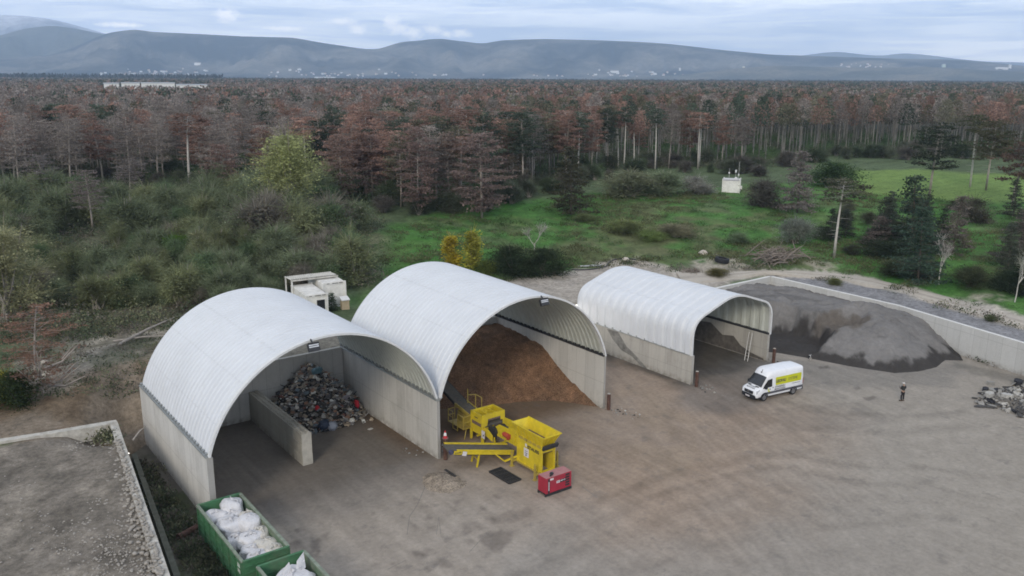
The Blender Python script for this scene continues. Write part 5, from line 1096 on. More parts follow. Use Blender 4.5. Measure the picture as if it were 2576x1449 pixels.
def hand(S, w, tip, side):
    w_ = Vector(S.j[w]); d = (Vector(tip)-w_).normalized(); u = d.cross(Vector((0,0,1))).normalized(); pal = S.p(w_+d*.06,(.038,.02),w)
    for k,(o_,L) in enumerate(((-.03,.075),(-.01,.085),(.01,.08),(.03,.065))):
        b = w_+d*.095+u*o_; S.ch(pal,[(b,.0105),(b+d*L*.55+Vector((0,0,.006)),.0095),(b+d*L*.9-Vector((0,0,.025)),.008)])
    b = w_+d*.03-u*(.035*side); S.ch(pal,[(b+d*.02,.012),(b+d*.06+Vector((0,0,.03)),.010)])
for s in (-1,1):
    sh = S.ch(ch_,[((s*.19,-.01,1.44),.068),((s*.25,.04,1.19),.045)])
    wr = S.ch(sh,[((s*.19,.18,1.17),.036),((s*.11,.30,1.20),.028)]); hand(S, wr, (s*.05,.40,1.22), s)
body = S.make('body', M_SKIN, t, 2)
# facial features, ears
B = MB(); B.blob((0,.118,1.685),(.014,.02,.022),1,.05,0,1); 
for s in (-1,1): B.blob((s*.085,.02,1.69),(.012,.024,.034),2,.05,0,1)
B.obj('nose_and_ears', M_SKIN, t, smooth=True)
B = MB(); 
for s in (-1,1): B.blob((s*.032,.108,1.705),(.013,.008,.009),3,.02,0,1)
B.box(-.03,.03,.100,.113,1.638,1.645); B.obj('face_features', M_DARK, t)
B = MB(); vs=[]; 
B.blob((0,.012,1.745),(.098,.118,.085),5,.03,0,2); B.prism([(-.07,.10),(.07,.10),(.05,.20),(-.05,.20)],'z',1.742,1.752); B.obj('cap', mat('cap_pale',(.55,.54,.52),.8), t, smooth=True)
S = Sk(); a = S.p((0,0,.99),(.172,.132)); b = S.ch(a,[((0,0,1.15),(.168,.126)),((0,-.01,1.34),(.188,.138)),((0,-.012,1.47),(.125,.095))])
for s in (-1,1): S.ch(b,[((s*.195,-.01,1.445),.082),((s*.245,.02,1.24),.072),((s*.24,.06,1.19),.066)])
S.make('shirt', M_SHIRT, t, 2)
S = Sk(); a = S.p((0,0,1.0),(.165,.125))
for s in (-1,1): S.ch(a,[((s*.10,0,.88),.105),((s*.117,.02,.50),.080),((s*.122,-.01,.12),.072)])
S.make('trousers', M_TROU, t, 2)
B = MB(); 
for s in (-1,1): B.bar((s*.187,.0,.78),(s*.190,.0,.62),.03,.03)
B.obj('reflective_strip', mat('strip_grey',(.3,.3,.3),.5), t)
for s in (-1,1):
    B = MB(); B.blob((s*.128,.07,.05),(.055,.15,.055),4,.04,0,2); B.obj('boot', M_BOOT, t, smooth=True)
B = MB(); B.box(-.11,.11,.345,.40,1.19,1.25); B.bar((-.08,.40,1.25),(-.10,.44,1.40),.015,.015); B.bar((.08,.40,1.25),(.10,.44,1.40),.015,.015)
tag(B.obj('remote_controller', M_DARK, None, loc=(0,0,0)), 'small dark remote controller held by the person in the yard', 'controller'); rc = COL.objects['remote_controller']; rc.location = t.location; rc.rotation_euler = t.rotation_euler
# dog, nose down, black with white legs and collar
dp = survey(2037,905,0); t = empty('dog', (dp[0],dp[1],0), math.radians(200), 'black and white dog sniffing the ground at the foot of the dark sand heap', 'dog')
def dog_mat():
    m, nt, out = new_mat('dog_coat'); T = NT(nt); v = T.obj(); sp = T.n('SeparateXYZ'); T.l(v, sp.inputs[0]); n = T.noise(v, 9, 3)
    z = T.math('ADD', sp.outputs['Z'], T.math('MULTIPLY', n, .12)); x = T.math('ADD', sp.outputs['X'], T.math('MULTIPLY', n, .1))
    low = T.math('LESS_THAN', z, .33); col = T.math('MULTIPLY', T.math('GREATER_THAN', x, .20), T.math('LESS_THAN', x, .34)); rear = T.math('LESS_THAN', x, -.13)
    f_ = T.math('MAXIMUM', T.math('MAXIMUM', low, col), rear); f_ = T.math('MULTIPLY', f_, T.math('LESS_THAN', x, .46))
    T.bsdf(out, T.mix(f_, (.012,.012,.014), (.55,.54,.52)), .85, 0, None, .2); return m
S = Sk(); a = S.p((-.22,0,.47),(.10,.12)); m_ = S.ch(a,[((0,0,.46),(.105,.125)),((.20,0,.47),(.125,.15))]); nk = S.ch(m_,[((.34,0,.50),.085),((.46,0,.42),(.075,.075)),((.56,0,.33),.045),((.62,0,.27),.030)])
for s in (-1,1):
    S.ch(m_,[((.20,s*.09,.36),.05),((.21,s*.09,.20),.030),((.20,s*.09,.05),.026),((.24,s*.09,.02),.028)])
    S.ch(a,[((-.20,s*.09,.38),.065),((-.12,s*.095,.26),.038),((-.27,s*.095,.15),.026),((-.25,s*.095,.03),.024),((-.21,s*.095,.02),.027)])
S.ch(a,[((-.38,0,.47),.04),((-.50,0,.38),.045),((-.56,0,.28),.025)])
S.make('body', dog_mat(), t, 2)
B = MB()
for s in (-1,1): B.prism([(.40,.47),(.46,.47),(.41,.40)],'y',s*.055,s*.085)
B.obj('ear', dog_mat(), t)
# ================================================================ vegetation
def leaf_mat(name, attr=False, var=.30, trans=.46):
    m, nt, out = new_mat(name); T = NT(nt); g = T.n('NewGeometry')
    a = T.n('Attribute', attribute_name='Col').outputs['Color'] if attr else T.n('ObjectInfo').outputs['Color']
    c = T.mix(1, a, T.ramp(g.outputs['Random Per Island'], [(0,1-var),(.8,1+var*.6),(1,1+var*1.3)]), 'MULTIPLY')
    c = T.mix(1, c, T.ramp(T.noise(g.outputs['Position'], .55, 3, .6), [(.33,.62),(.67,1.3)]), 'MULTIPLY')
    d = T.n('BsdfDiffuse'); T.l(c, d.inputs[0]); t = T.n('BsdfTranslucent'); T.l(c, t.inputs[0])
    ms = T.n('MixShader'); ms.inputs[0].default_value = trans; T.l(d.outputs[0], ms.inputs[1]); T.l(t.outputs[0], ms.inputs[2]); T.l(ms.outputs[0], out.inputs[0]); return m
M_LEAF = leaf_mat('foliage'); M_LEAFA = leaf_mat('foliage_far', True); M_LEAFG = leaf_mat('foliage_ground', True, .25, .35)
M_BARKP = mat('bark_pale', (.30,.27,.24), .95, .25, 1.5); M_BARKD = mat('bark_dark', (.10,.085,.07), .95, .3, 1.5); M_BARKW = mat('bark_whitish', (.44,.42,.385), .9, .2, 2)
def rand_dirs(n, R): d = R.normal(size=(n,3)); return d/np.linalg.norm(d,axis=1)[:,None]
def quads(P, size, R, asp=1.6, up=None):
    """leaf-sized faces, one random quad per point"""
    n = len(P); a = rand_dirs(n,R)
    if up is not None: a = a*(1-up)+np.array([0,0,0])*up; a[:,2] *= (1-up); a /= np.linalg.norm(a,axis=1)[:,None]
    b = np.cross(a, rand_dirs(n,R)); b /= np.linalg.norm(b,axis=1)[:,None]
    s = (np.asarray(size)*R.uniform(.6,1.35,n))[:,None]; a = a*s*.5*asp; b = b*s*.5
    V = np.stack([P-a,P+b*.9,P+a,P-b*.9],1).reshape(-1,3); return V, np.arange(4*n).reshape(-1,4)
def slivers(P0, P1, w, R):
    n = len(P0); d = P1-P0; s = np.cross(d, rand_dirs(n,R)); s /= (np.linalg.norm(s,axis=1)[:,None]+1e-6); s = s*(np.asarray(w)*.5).reshape(-1,1)
    V = np.stack([P0-s,P0+s,P1+s*.3,P1-s*.3],1).reshape(-1,3); return V, np.arange(4*n).reshape(-1,4)
def join(L):
    V = []; F = []; k = 0
    for v,f in L: V.append(v); F.append(f+k); k += len(v)
    return np.concatenate(V), np.concatenate(F)
def pine(seed, h=14., c0=.45, rad=2.9, dead=0., style='umbrella', nb=34, leaf=.36, per=9, bare_low=6):
    R = np.random.default_rng(seed); lean = R.normal(0,.25,2)
    def axis(z): t = z/h; return np.array([lean[0]*t*t*2, lean[1]*t*t*2, z])
    B = MB(); B.path([axis(0)-np.array([0,0,.4]),axis(h*.25),axis(h*.5),axis(h*.75),axis(h*.97)],[.17,.145,.115,.075,.025],6)
    parts = []
    for k in range(nb):
        t = (k+R.uniform(0,1))/nb; z = h*(c0+(.985-c0)*t); az = k*2.4+R.uniform(-.5,.5)
        sh = {'umbrella': (.55+.45*math.sin(PI*min(1,.25+t*.62)))*(1-.55*t**3), 'cone': (1-t)**.75*.95+.08, 'round': math.sqrt(max(0,1-(2*t-.9)**2*.8))}[style]
        L = rad*sh*R.uniform(.65,1.12); rise = R.uniform(-.05,.35)*L if style != 'cone' else R.uniform(-.25,.1)*L
        o = axis(z); d = np.array([math.cos(az),math.sin(az),0]); tip = o+d*L+np.array([0,0,rise]); mid = o+d*L*.5+np.array([0,0,rise*.2+.1])
        B.path([o,mid,tip],[.045,.03,.01],3,caps=False)
        nc = max(2,int(L*1.9)); ss = R.uniform(.35,1.02,nc); C = o+(tip-o)*ss[:,None]+R.normal(0,.24,(nc,3))*np.array([1,1,.4])
        live = R.random(nc) > dead
        if live.any():
            P = np.repeat(C[live],per,0); P = P+R.normal(0,1,P.shape)*np.array([.42,.42,.12]); parts.append(quads(P, leaf, R, 1.5))
        m = max(2,int(nc*(1.2+4*dead))); s2 = R.uniform(.2,1,m); Q = o+(tip-o)*s2[:,None]; E = Q+R.normal(0,.45,(m,3))*np.array([1,1,.6])+d*.25; parts.append(slivers(Q,E,np.full(m,.05+.03*dead),R))
    for k in range(bare_low):                                     # dead stubs below the crown
        z = h*R.uniform(.2,c0+.1); az = R.uniform(0,6.28); o = axis(z); B.path([o,o+np.array([math.cos(az),math.sin(az),.05])*R.uniform(.5,1.6)],[.03,.012],3,caps=False)
    V,F = join(parts); return B, V, F, h, rad
def leafy(seed, h, rx, rz, n, leaf, c0=.12, stems=5, lumps=9, twig=.35, spread=.5, top=1.0, pw=1.0):
    R = np.random.default_rng(seed); B = MB(); ctr = []
    for k in range(lumps):
        t = R.uniform(0,1)**pw; z = h*(c0+(top-c0)*t); r = rx*math.sqrt(max(.05,1-(2*t-.85)**2*.75))*R.uniform(.2,.85); a = R.uniform(0,6.28); ctr.append((r*math.cos(a),r*math.sin(a),z))
    ctr = np.array(ctr)
    for k in range(stems):
        c = ctr[k%lumps]; b = np.array([R.normal(0,.12*rx),R.normal(0,.12*rx),-.3]); B.path([b,b*.5+c*.45+R.normal(0,.1*rx,3),c,c+(c-b)*np.array([.25,.25,.3])],[.05+.006*h,.035+.003*h,.02,.008],4,caps=False)
    w = R.integers(0,lumps,n); P = ctr[w]+R.normal(0,1,(n,3))*np.array([rx*.30,rx*.30,rz]); P[:,2] = np.abs(P[:,2]); P[:,2] = np.where(P[:,2]>h*1.06,h*R.uniform(.7,1.0,n),P[:,2])
    parts = [quads(P, leaf, R, 1.4)]; m = int(n*twig); q = ctr[R.integers(0,lumps,m)]; E = q+R.normal(0,1,(m,3))*np.array([rx*.42,rx*.42,rz*1.3])+np.array([0,0,rz*.5]); parts.append(slivers(q,E,np.full(m,.035),R))
    V,F = join(parts); return B, V, F, h, rx
def bare(seed, h, spread, nmain=5, lev=4):
    rr = random.Random(seed); B = MB(); sl = []
    def grow(p, d, L, r, k):
        q = p+d*L; mid = p+d*L*.5+Vector((rr.gauss(0,.04),rr.gauss(0,.04),0))*L; B.path([p,mid,q],[r,r*.85,r*.65],5 if k<2 else 3,caps=False)
        if k >= lev: return
        for i in range(rr.choice([2,3,3])): nd = (d+Vector((rr.gauss(0,spread),rr.gauss(0,spread),rr.uniform(-.05,.35)))).normalized(); grow(p.lerp(q,rr.uniform(.55,1)), nd, L*rr.uniform(.58,.8), r*.62, k+1)
    grow(Vector((0,0,-.3)), Vector((rr.gauss(0,.05),rr.gauss(0,.05),1)).normalized(), h*.34, h*.013, 0)
    R = np.random.default_rng(seed); tips = np.array([tuple(v) for v in B.v[-1200:]]); q = tips[R.integers(0,len(tips),260)]; V,F = slivers(q,q+R.normal(0,.35,q.shape)+np.array([0,0,.25]),np.full(len(q),.03),R)
    return B, V, F, h, h*.35
PROTO = {}
def proto(key, data, bark, label='tree'):
    B,V,F,h,r = data; me = bpy.data.meshes.new('trunk'); me.from_pydata([tuple(p) for p in B.v],[],B.f); setmats(me,bark); me.polygons.foreach_set('use_smooth',[True]*len(B.f)); me.update()
    mc = bpy.data.meshes.new('crown'); mc.vertices.add(len(V)); mc.vertices.foreach_set('co',V.astype(np.float32).ravel()); mc.loops.add(F.size); mc.loops.foreach_set('vertex_index',F.astype(np.int32).ravel()); mc.polygons.add(len(F)); mc.polygons.foreach_set('loop_start',np.arange(0,F.size,4,dtype=np.int32)); mc.update(calc_edges=True); setmats(mc, M_LEAF)
    hh = float(max(V[:,2].max(), h*.9)); PROTO[key] = (me, mc, hh, r)
for i in range(4): proto('pine%d'%i, pine(10+i, 14, .34+.05*(i%3), 3.0, .12, nb=44, leaf=.23, per=20), M_BARKP)
for i in range(4): proto('grey%d'%i, pine(30+i, 14, .32+.05*(i%3), 2.9, .5, nb=54, leaf=.19, per=16, bare_low=10), M_BARKP)
for i in range(2): proto('tall%d'%i, pine(50+i, 14, .70+.05*i, 2.3, .2, 'round', 26, .23, 20, 10), M_BARKW)
for i in range(3): proto('cone%d'%i, pine(60+i, 12, .06, 3.6, .08+.1*i, 'cone', 70, .23, 20, 0), M_BARKD)
proto('withered0', pine(140,14,.06,4.4,.55,'round',64,.2,16,0), M_BARKP)
for i in range(3): proto('low%d'%i, pine(70+i, 14, .10, 3.6, .2, 'round', 70, .24, 18, 0), M_BARKP)
for i in range(4): proto('shrub%d'%i, leafy(80+i, 3.2, 1.8, .5, 5200, .105, .05, 12, 20, .22), M_BARKD)
for i in range(2): proto('dense%d'%i, leafy(90+i, 3.4, 1.9, .5, 6000, .12, .04, 7, 18, .12), M_BARKD)
proto('poplar0', leafy(100, 12, 2.2, .9, 7000, .18, .10, 16, 34, .3, pw=.9), M_BARKP); proto('poplar1', leafy(101, 9, 2.2, .8, 4200, .15, .12, 16, 24, .5), M_BARKP)
proto('column0', leafy(102, 5, .75, .5, 2600, .15, .04, 5, 14, .15), M_BARKP); proto('sapling0', leafy(103, 4.5, .8, .45, 900, .12, .15, 7, 12, .8), M_BARKP)
for i in range(3): proto('upright%d'%i, leafy(120+i, 4.6, 1.25, .6, 4200, .105, .10, 16, 26, .55, pw=.8), M_BARKP)
proto('round0', leafy(104, 3.6, 2.0, .55, 6000, .13, .02, 5, 16, .08), M_BARKD)
for i in range(2): proto('bare%d'%i, bare(110+i, 6, .42), M_BARKW)
def height_to(P, vtop):
    lo,hi = .3,40.
    for _ in range(30):
        m = (lo+hi)/2
        if project(np.array([P[0],P[1],P[2]+m]))[0][1] > vtop: lo = m
        else: hi = m
    return lo
def plant(name, key, P, h, wid, rz, colour, label, cat, group=None, parts=('trunk','crown')):
    me,mc,hh,r = PROTO[key]; t = empty(name, (P[0],P[1],P[2]), rz, label, cat, group); s = h/hh; sx = wid/(2*r)
    for nm,m in zip(parts,(me,mc)):
        o = link(nm, m, t); o.scale = (sx,sx,s); o.color = (*colour,1)
    return t
GREY = (.240,.212,.190); RUST = (.262,.170,.135); DGREEN = (.075,.098,.072); OLIVE = (.150,.145,.100)
hand = [  # u, v base, v top, width px, kind, colour, name, category, label
 (738,575,288,135,'poplar0',(.27,.29,.135),'poplar_tree','tree','tall pale yellow-green poplar rising above the thicket behind the first shed'),
 (22,812,520,170,'poplar1',(.235,.235,.135),'willow_tree','tree','loose yellow-green willow at the left edge of the picture'),
 (505,652,556,66,'sapling0',(.22,.225,.13),'sapling','sapling','slender pale sapling right of the round bright green bush'),
 (437,655,560,78,'round0',(.07,.135,.022),'round_bush','bush','round bright green bush in the left thicket'),
 (235,585,425,96,'grey1',(.16,.135,.125),'dead_pine','tree','grey leafless pine with low drooping limbs in the left thicket'),
 (1140,672,572,46,'column0',(.36,.29,.04),'young_poplar','tree','golden yellow young poplar, left one of the pair behind the middle shed'),
 (1188,676,553,46,'column0',(.27,.26,.05),'young_poplar','tree','taller green-yellow young poplar, right one of the pair behind the middle shed'),
 (1225,690,640,60,'shrub1',(.12,.15,.04),'low_shrub','shrub','light green low shrub right of the yellow poplars'),
 (1290,690,590,120,'dense0',(.032,.045,.024),'dark_shrub','shrub','dark dense shrub between the yellow poplars and the bare bleached tree'),
 (1368,692,600,110,'dense1',(.036,.050,.026),'dark_shrub','shrub','dark rounded shrub behind the gap of the middle and small sheds'),
 (1345,640,545,90,'bare0',(.3,.28,.25),'bare_tree','tree','bleached bare tree standing in dark shrubs behind the middle shed'),
 (938,505,335,105,'low1',(.17,.125,.112),'rust_pine','tree','rust-brown pine at the forest edge nearest the pale poplar'),
 (1052,540,315,110,'low2',(.17,.122,.108),'rust_pine','tree','rust-brown pine with twin trunks at the upper left end of the meadow bank'),
 (1212,548,330,150,'low0',(.175,.132,.118),'rust_pine','tree','wide rust-brown pine with limbs drooping to the grass bank'),
 (1437,540,365,115,'cone0',(.062,.062,.040),'dark_pine','tree','dark bushy pine branched to the ground in front of the forest'),
 (1290,470,300,90,'low0',(.125,.105,.08),'brown_pine','tree','olive brown pine in the forest edge above the wide rust pine'),
 (1582,490,415,135,'upright1',(.125,.135,.085),'round_shrub','shrub','olive round shrub at the forest edge, leftmost of the three by the container'),
 (1668,490,412,90,'upright2',(.11,.135,.08),'round_shrub','shrub','greenish round shrub at the forest edge between its two neighbours'),
 (1752,486,425,85,'shrub3',(.145,.142,.125),'round_shrub','shrub','grey round shrub at the forest edge just left of the white container'),
 (1925,520,420,95,'shrub1',(.09,.085,.072),'dusky_shrub','shrub','dusky brown shrub just right of the white container'),
 (2005,535,375,105,'cone1',(.165,.145,.135),'grey_pine','tree','grey-brown pyramid pine on the bank right of the white container'),
 (2000,612,525,80,'shrub0',(.17,.185,.155),'silver_shrub','shrub','silvery green shrub on the bank above the brushwood'),
 (2098,648,445,100,'tall0',(.085,.088,.06),'leaning_pine','tree','pine with a leaning pale trunk beside the brushwood heap'),
 (2105,470,380,110,'dense0',(.045,.075,.032),'green_shrub','shrub','fresh green shrub at the left corner of the bright meadow'),
 (2288,640,440,150,'cone2',(.050,.072,.050),'dark_conifer','tree','broad dark green conifer in front of the bright meadow'),
 (2308,712,518,130,'cone0',(.052,.082,.058),'dark_conifer','tree','dense dark green conifer lower on the bank, in front of the broad one'),
 (2205,628,540,100,'cone1',(.14,.118,.105),'brown_conifer','tree','brown withered conifer left of the dense dark conifer'),
 (2395,640,490,95,'cone2',(.14,.122,.105),'brown_conifer','tree','brown withered conifer right of the broad dark conifer'),
 (2362,715,570,90,'bare1',(.36,.34,.31),'bare_tree','tree','white-stemmed bare tree at the foot of the bank by the track'),
 (2552,760,600,90,'bare0',(.25,.25,.2),'bare_tree','tree','grey bare tree near the right picture edge by the track'),
 (2338,490,305,110,'pine0',(.04,.05,.035),'dark_tree','tree','dark rounded tree standing on the bright meadow'),
 (2480,478,300,100,'pine2',(.075,.072,.045),'olive_pine','tree','olive pine with pale trunk at the right end of the meadow'),
 (2440,470,285,70,'tall1',(.07,.075,.045),'slim_pine','tree','slim pine with long bare trunk on the meadow'),
 (2545,520,320,110,'pine3',(.10,.07,.055),'brown_pine','tree','brown green pine at the far right above the meadow'),
 (2560,660,520,110,'cone1',(.125,.108,.095),'brown_conifer','tree','grey-brown conifer at the right picture edge on the bank'),
 (2575,740,630,90,'dense1',(.03,.042,.024),'dark_shrub','shrub','dark shrub cut by the right picture edge above the track'),
 (2450,560,470,80,'shrub3',(.085,.08,.06),'twiggy_shrub','shrub','twiggy grey shrub on the bank below the meadow pines'),
 (2250,690,650,90,'shrub2',(.05,.06,.032),'low_shrub','shrub','low dark shrub left of the white-stemmed bare tree'),
 (2440,720,660,90,'shrub0',(.055,.065,.035),'low_shrub','shrub','low weedy shrub right of the white-stemmed bare tree'),
 (2098,716,692,34,'shrub1',(.13,.145,.06),'young_willow','bush','small green bush on the grey bank behind the retaining wall'),
 (2492,806,790,30,'shrub2',(.10,.12,.06),'young_willow','bush','small bush between the grey bank and the track at the right'),
 (1570,585,545,80,'upright1',(.12,.14,.06),'bank_shrub','shrub','olive weedy shrub in the middle of the grassy bank'),
 (1640,602,568,80,'shrub1',(.105,.14,.05),'bank_shrub','shrub','green weedy shrub on the bank right of the olive one'),
 (1700,595,556,90,'upright0',(.13,.125,.08),'bank_shrub','shrub','brownish weedy shrub on the bank below the white container'),
 (1470,555,532,60,'shrub2',(.09,.11,.05),'bank_shrub','shrub','small weedy shrub at the foot of the dark bushy pine'),
 (1860,610,575,60,'shrub1',(.12,.16,.09),'thistle_clump','weeds','pale green thistle clump on the bank left of the silvery shrub'),
 (1805,662+30,668,55,'dense0',(.12,.11,.045),'dry_tussock','weeds','dry olive tussock in front of the tractor tyre'),
 (95,985,770,200,'withered0',(.20,.125,.092),'uprooted_pine','tree','red-brown withered pine with many bare limbs at the left edge of the yard'),
 (8,1010,905,70,'dense1',(.22,.20,.035),'yellow_bush','bush','yellow-green bush under the withered pine at the left edge'),
 (45,1020,900,110,'dense0',(.035,.05,.022),'dark_bush','bush','dark green bush at the left edge below the withered pine'),
 (120,520,385,90,'grey0',(.17,.15,.145),'grey_pine','tree','grey twiggy pine standing forward of the forest at the far left'),
 (330,510,395,80,'grey2',(.17,.15,.14),'grey_pine','tree','thin grey pine standing forward of the forest above the grey drooping one'),
 (570,520,360,85,'pine1',(.18,.125,.105),'rust_pine','tree','rusty pine standing forward of the forest left of the tall poplar'),
 (858,520,335,95,'low2',(.18,.13,.11),'rust_pine','tree','rusty pine with low branches right beside the tall poplar'),
 (1130,520,330,100,'low0',(.16,.125,.105),'rust_pine','tree','dull rust pine between the two wide pines above the meadow bank'),
 (20,420,330,70,'dense0',(.06,.10,.045),'green_tree','tree','fresh green tree at the left picture edge before the forest'),
 (835,782,735,40,'cone0',(.07,.095,.06),'pine_sapling','sapling','young conifer sapling in front of the white cabins'),
]
for k,(u,v,vt,wp,key,colr,nm,ct,lb) in enumerate(hand):
    P = ground_hit(u,v); h = height_to(P,vt); dep = float(project(P)[0][2]); plant(nm,key,P,h,wp*dep/FPX*1.05,k*1.7,tuple((1.9 if nm in ('bank_shrub','round_shrub') else 1.3)*c_ for c_ in colr),lb,ct)
# bare limbs of the withered pine at the left
P = ground_hit(100,970)
for k in range(9):
    rr = random.Random(k); a = rr.uniform(-1.6,1.2); L = rr.uniform(1.8,3.4); B = MB(); s = Vector((P[0]+rr.uniform(-.4,.4),P[1]-2.2,P[2]+rr.uniform(.2,2.2))); d = Vector((math.sin(a+.9),-.25,rr.uniform(-.05,.6))).normalized()
    B.path([s,s+d*L*.5+Vector((0,0,-.2)),s+d*L+Vector((0,0,.5))],[.13,.09,.03],5,caps=False)
    B.path([s+d*L*.5,s+d*L*.75+Vector((.3,.2,.7))],[.05,.015],4,caps=False)
    o = B.obj('limb', M_BARKP); pr0 = [q for q in COL.objects if q.name.startswith('uprooted_pine')][0]; o.parent = pr0; o.matrix_parent_inverse = (Matrix.Translation(pr0.location)@Matrix.Rotation(pr0.rotation_euler.z,4,'Z')).inverted()
# ---------------------------------------------------------------- thicket shrubs, one object each
R = np.random.default_rng(5); made = 0
SHK = [('grey-green leafy shrub in the thicket behind the first shed',(.155,.185,.110)),('brownish twiggy shrub in the thicket behind the first shed',(.185,.170,.138)),('dark green shrub in the thicket behind the first shed',(.105,.150,.078)),('light olive shrub in the thicket behind the first shed',(.195,.215,.115))]
cells = []
for v in np.arange(515,800,17):
    for u in np.arange(-30,930,46): cells.append((u+R.uniform(-20,20),v+R.uniform(-8,8)))
R.shuffle(cells); cells = [c for c in cells if bool(soft_poly(*[np.array([q]) for q in ground_hit(*c)[:2]],THICK,.1)[0] > .5)]
for (u,v) in sorted(cells[:200], key=lambda c:c[1]):
    P = ground_hit(u,v)
    if not (P[1] > 24): continue
    if (110<u<330 and 590<v<690 and R.random()<.8) or (v>778 and u<470): continue
    k = int(R.choice(4,p=[.46,.15,.20,.19])); lb,cl = SHK[k]; h = R.uniform(2.6,5.6)*(1.15 if v<640 else .72)*(1.25 if 640<u<930 and v<720 else 1); cl = tuple(np.array(cl)*R.uniform(.95,1.4))
    plant('thicket_shrub', (('upright%d'%R.integers(0,3)) if R.random()<.62 else ('shrub%d'%R.integers(0,4))) if k != 2 else 'dense%d'%R.integers(0,2), P, h*1.4, h*R.uniform(.8,1.3), R.uniform(0,6), cl, lb, 'shrub', ['grey-green thicket shrubs','brown thicket shrubs','dark thicket shrubs','olive thicket shrubs'][k]); made += 1
for (u,v,vt) in ((300,640,540),(360,690,600),(420,700,610),(560,680,580),(620,650,545),(660,690,590),(770,690,575),(820,680,580),(880,640,540),(150,720,615),(240,740,650),(480,760,690),(600,740,660),(700,620,520)):
    P = ground_hit(u,v); h = height_to(P,vt); plant('thicket_tree', ['poplar1','sapling0','upright0'][int(u)%3], P, h, h*R.uniform(.38,.6), R.uniform(0,6), tuple(np.array((.20,.225,.12))*R.uniform(.75,1.15)), 'pale green young tree standing up out of the thicket behind the first shed', 'tree', 'young trees of the thicket')
# shrub belt hiding the feet of the forest edge, and growth on the right part of the bank
R = np.random.default_rng(17)
EDGE = [(0,482),(365,474),(650,482),(800,510),(900,520),(1000,535),(1100,540),(1250,530),(1400,480),(1530,450),(1700,440),(1800,440),(1900,440),(2060,412),(2140,396),(2250,398),(2400,404),(2576,410)]
for k in range(150):
    u = R.uniform(-20,2600); v = np.interp(u,[e[0] for e in EDGE],[e[1] for e in EDGE])-R.uniform(-6,34)*(1 if u<2000 else .5); P = ground_hit(u,v); h = R.uniform(2.0,4.6); kd = int(R.integers(0,3))
    plant('edge_shrub', ('upright%d'%R.integers(0,3)) if R.random()<.6 else ('shrub%d'%R.integers(0,4)), P, h*1.2, h*R.uniform(.8,1.4), R.uniform(0,6), tuple(np.array([(.125,.145,.098),(.150,.140,.120),(.09,.12,.068)][kd])*R.uniform(.8,1.2)), ['grey-green bush among the trunks at the forest edge','greyish twiggy bush among the trunks at the forest edge','fresh green bush among the trunks at the forest edge'][kd], 'bush', ['grey-green edge bushes','twiggy edge bushes','green edge bushes'][kd])
for k in range(46):
    u = R.uniform(2060,2620); v = R.uniform(520,735); lim = np.interp(u,[2060,2300,2576],[640,700,745])
    if v > lim: continue
    P = ground_hit(u,v); kd = int(R.choice(3,p=[.45,.3,.25])); h = R.uniform(1.6,3.6) if kd < 2 else R.uniform(4.5,8.5)
    plant(['bank_bush','bank_bush','bank_conifer'][kd], ['shrub%d'%R.integers(0,4),'dense%d'%R.integers(0,2),'cone%d'%R.integers(0,3)][kd], P, h, h*(R.uniform(1.0,1.5) if kd<2 else R.uniform(.55,.75)), R.uniform(0,6), tuple(np.array([(.10,.108,.072),(.055,.075,.044),(.075,.088,.065)][kd])*R.uniform(.75,1.3)), ['weedy grey-green bush on the right part of the bank','dark leafy bush on the right part of the bank','scrubby young conifer on the right part of the bank'][kd], ['bush','bush','tree'][kd], ['weedy bushes of the right bank','dark bushes of the right bank','young conifers of the right bank'][kd])
# ---------------------------------------------------------------- the pine forest
EU = [-400,0,100,365,650,800,900,1000,1100,1215,1400,1530,1700,1900,2060,2140,2250,2400,2576,3000]; EV = [500,500,482,472,478,500,505,520,525,520,455,432,425,425,400,385,388,395,400,400]
def forest_mask(x, y):
    z = terrain_z(x,y); q = project(np.stack([x,y,z],1)); e = np.interp(q[:,0],EU,EV); return (q[:,2]>20)&(q[:,0]>-260)&(q[:,0]<2840)&(q[:,1]<e), q, z
def scatter(dmin, dmax, density, seed, jit=1.0):
    R = np.random.default_rng(seed); half = .66*dmax+25; n = int(2*half*(dmax-dmin)*density)
    dd = R.uniform(dmin,dmax,n); ll = R.uniform(-half,half,n); ok = np.abs(ll) < .66*dd+22; dd,ll = dd[ok],ll[ok]
    f2 = np.array([math.sin(YAW),math.cos(YAW)]); r2 = np.array([math.cos(YAW),-math.sin(YAW)])
    p = CAM[:2]+dd[:,None]*f2+ll[:,None]*r2; return p[:,0],p[:,1]
def thin(x, y, dist, seed):
    """drop points nearer than dist to one already kept (grid hash)"""
    g = {}; keep = []
    for i in range(len(x)):
        a,b = int(x[i]//dist),int(y[i]//dist); bad = False
        for da in (-1,0,1):
            for db in (-1,0,1):
                for j in g.get((a+da,b+db),()):
                    if (x[i]-x[j])**2+(y[i]-y[j])**2 < dist*dist: bad = True; break
                if bad: break
            if bad: break
        if not bad: g.setdefault((a,b),[]).append(i); keep.append(i)
    return np.array(keep)
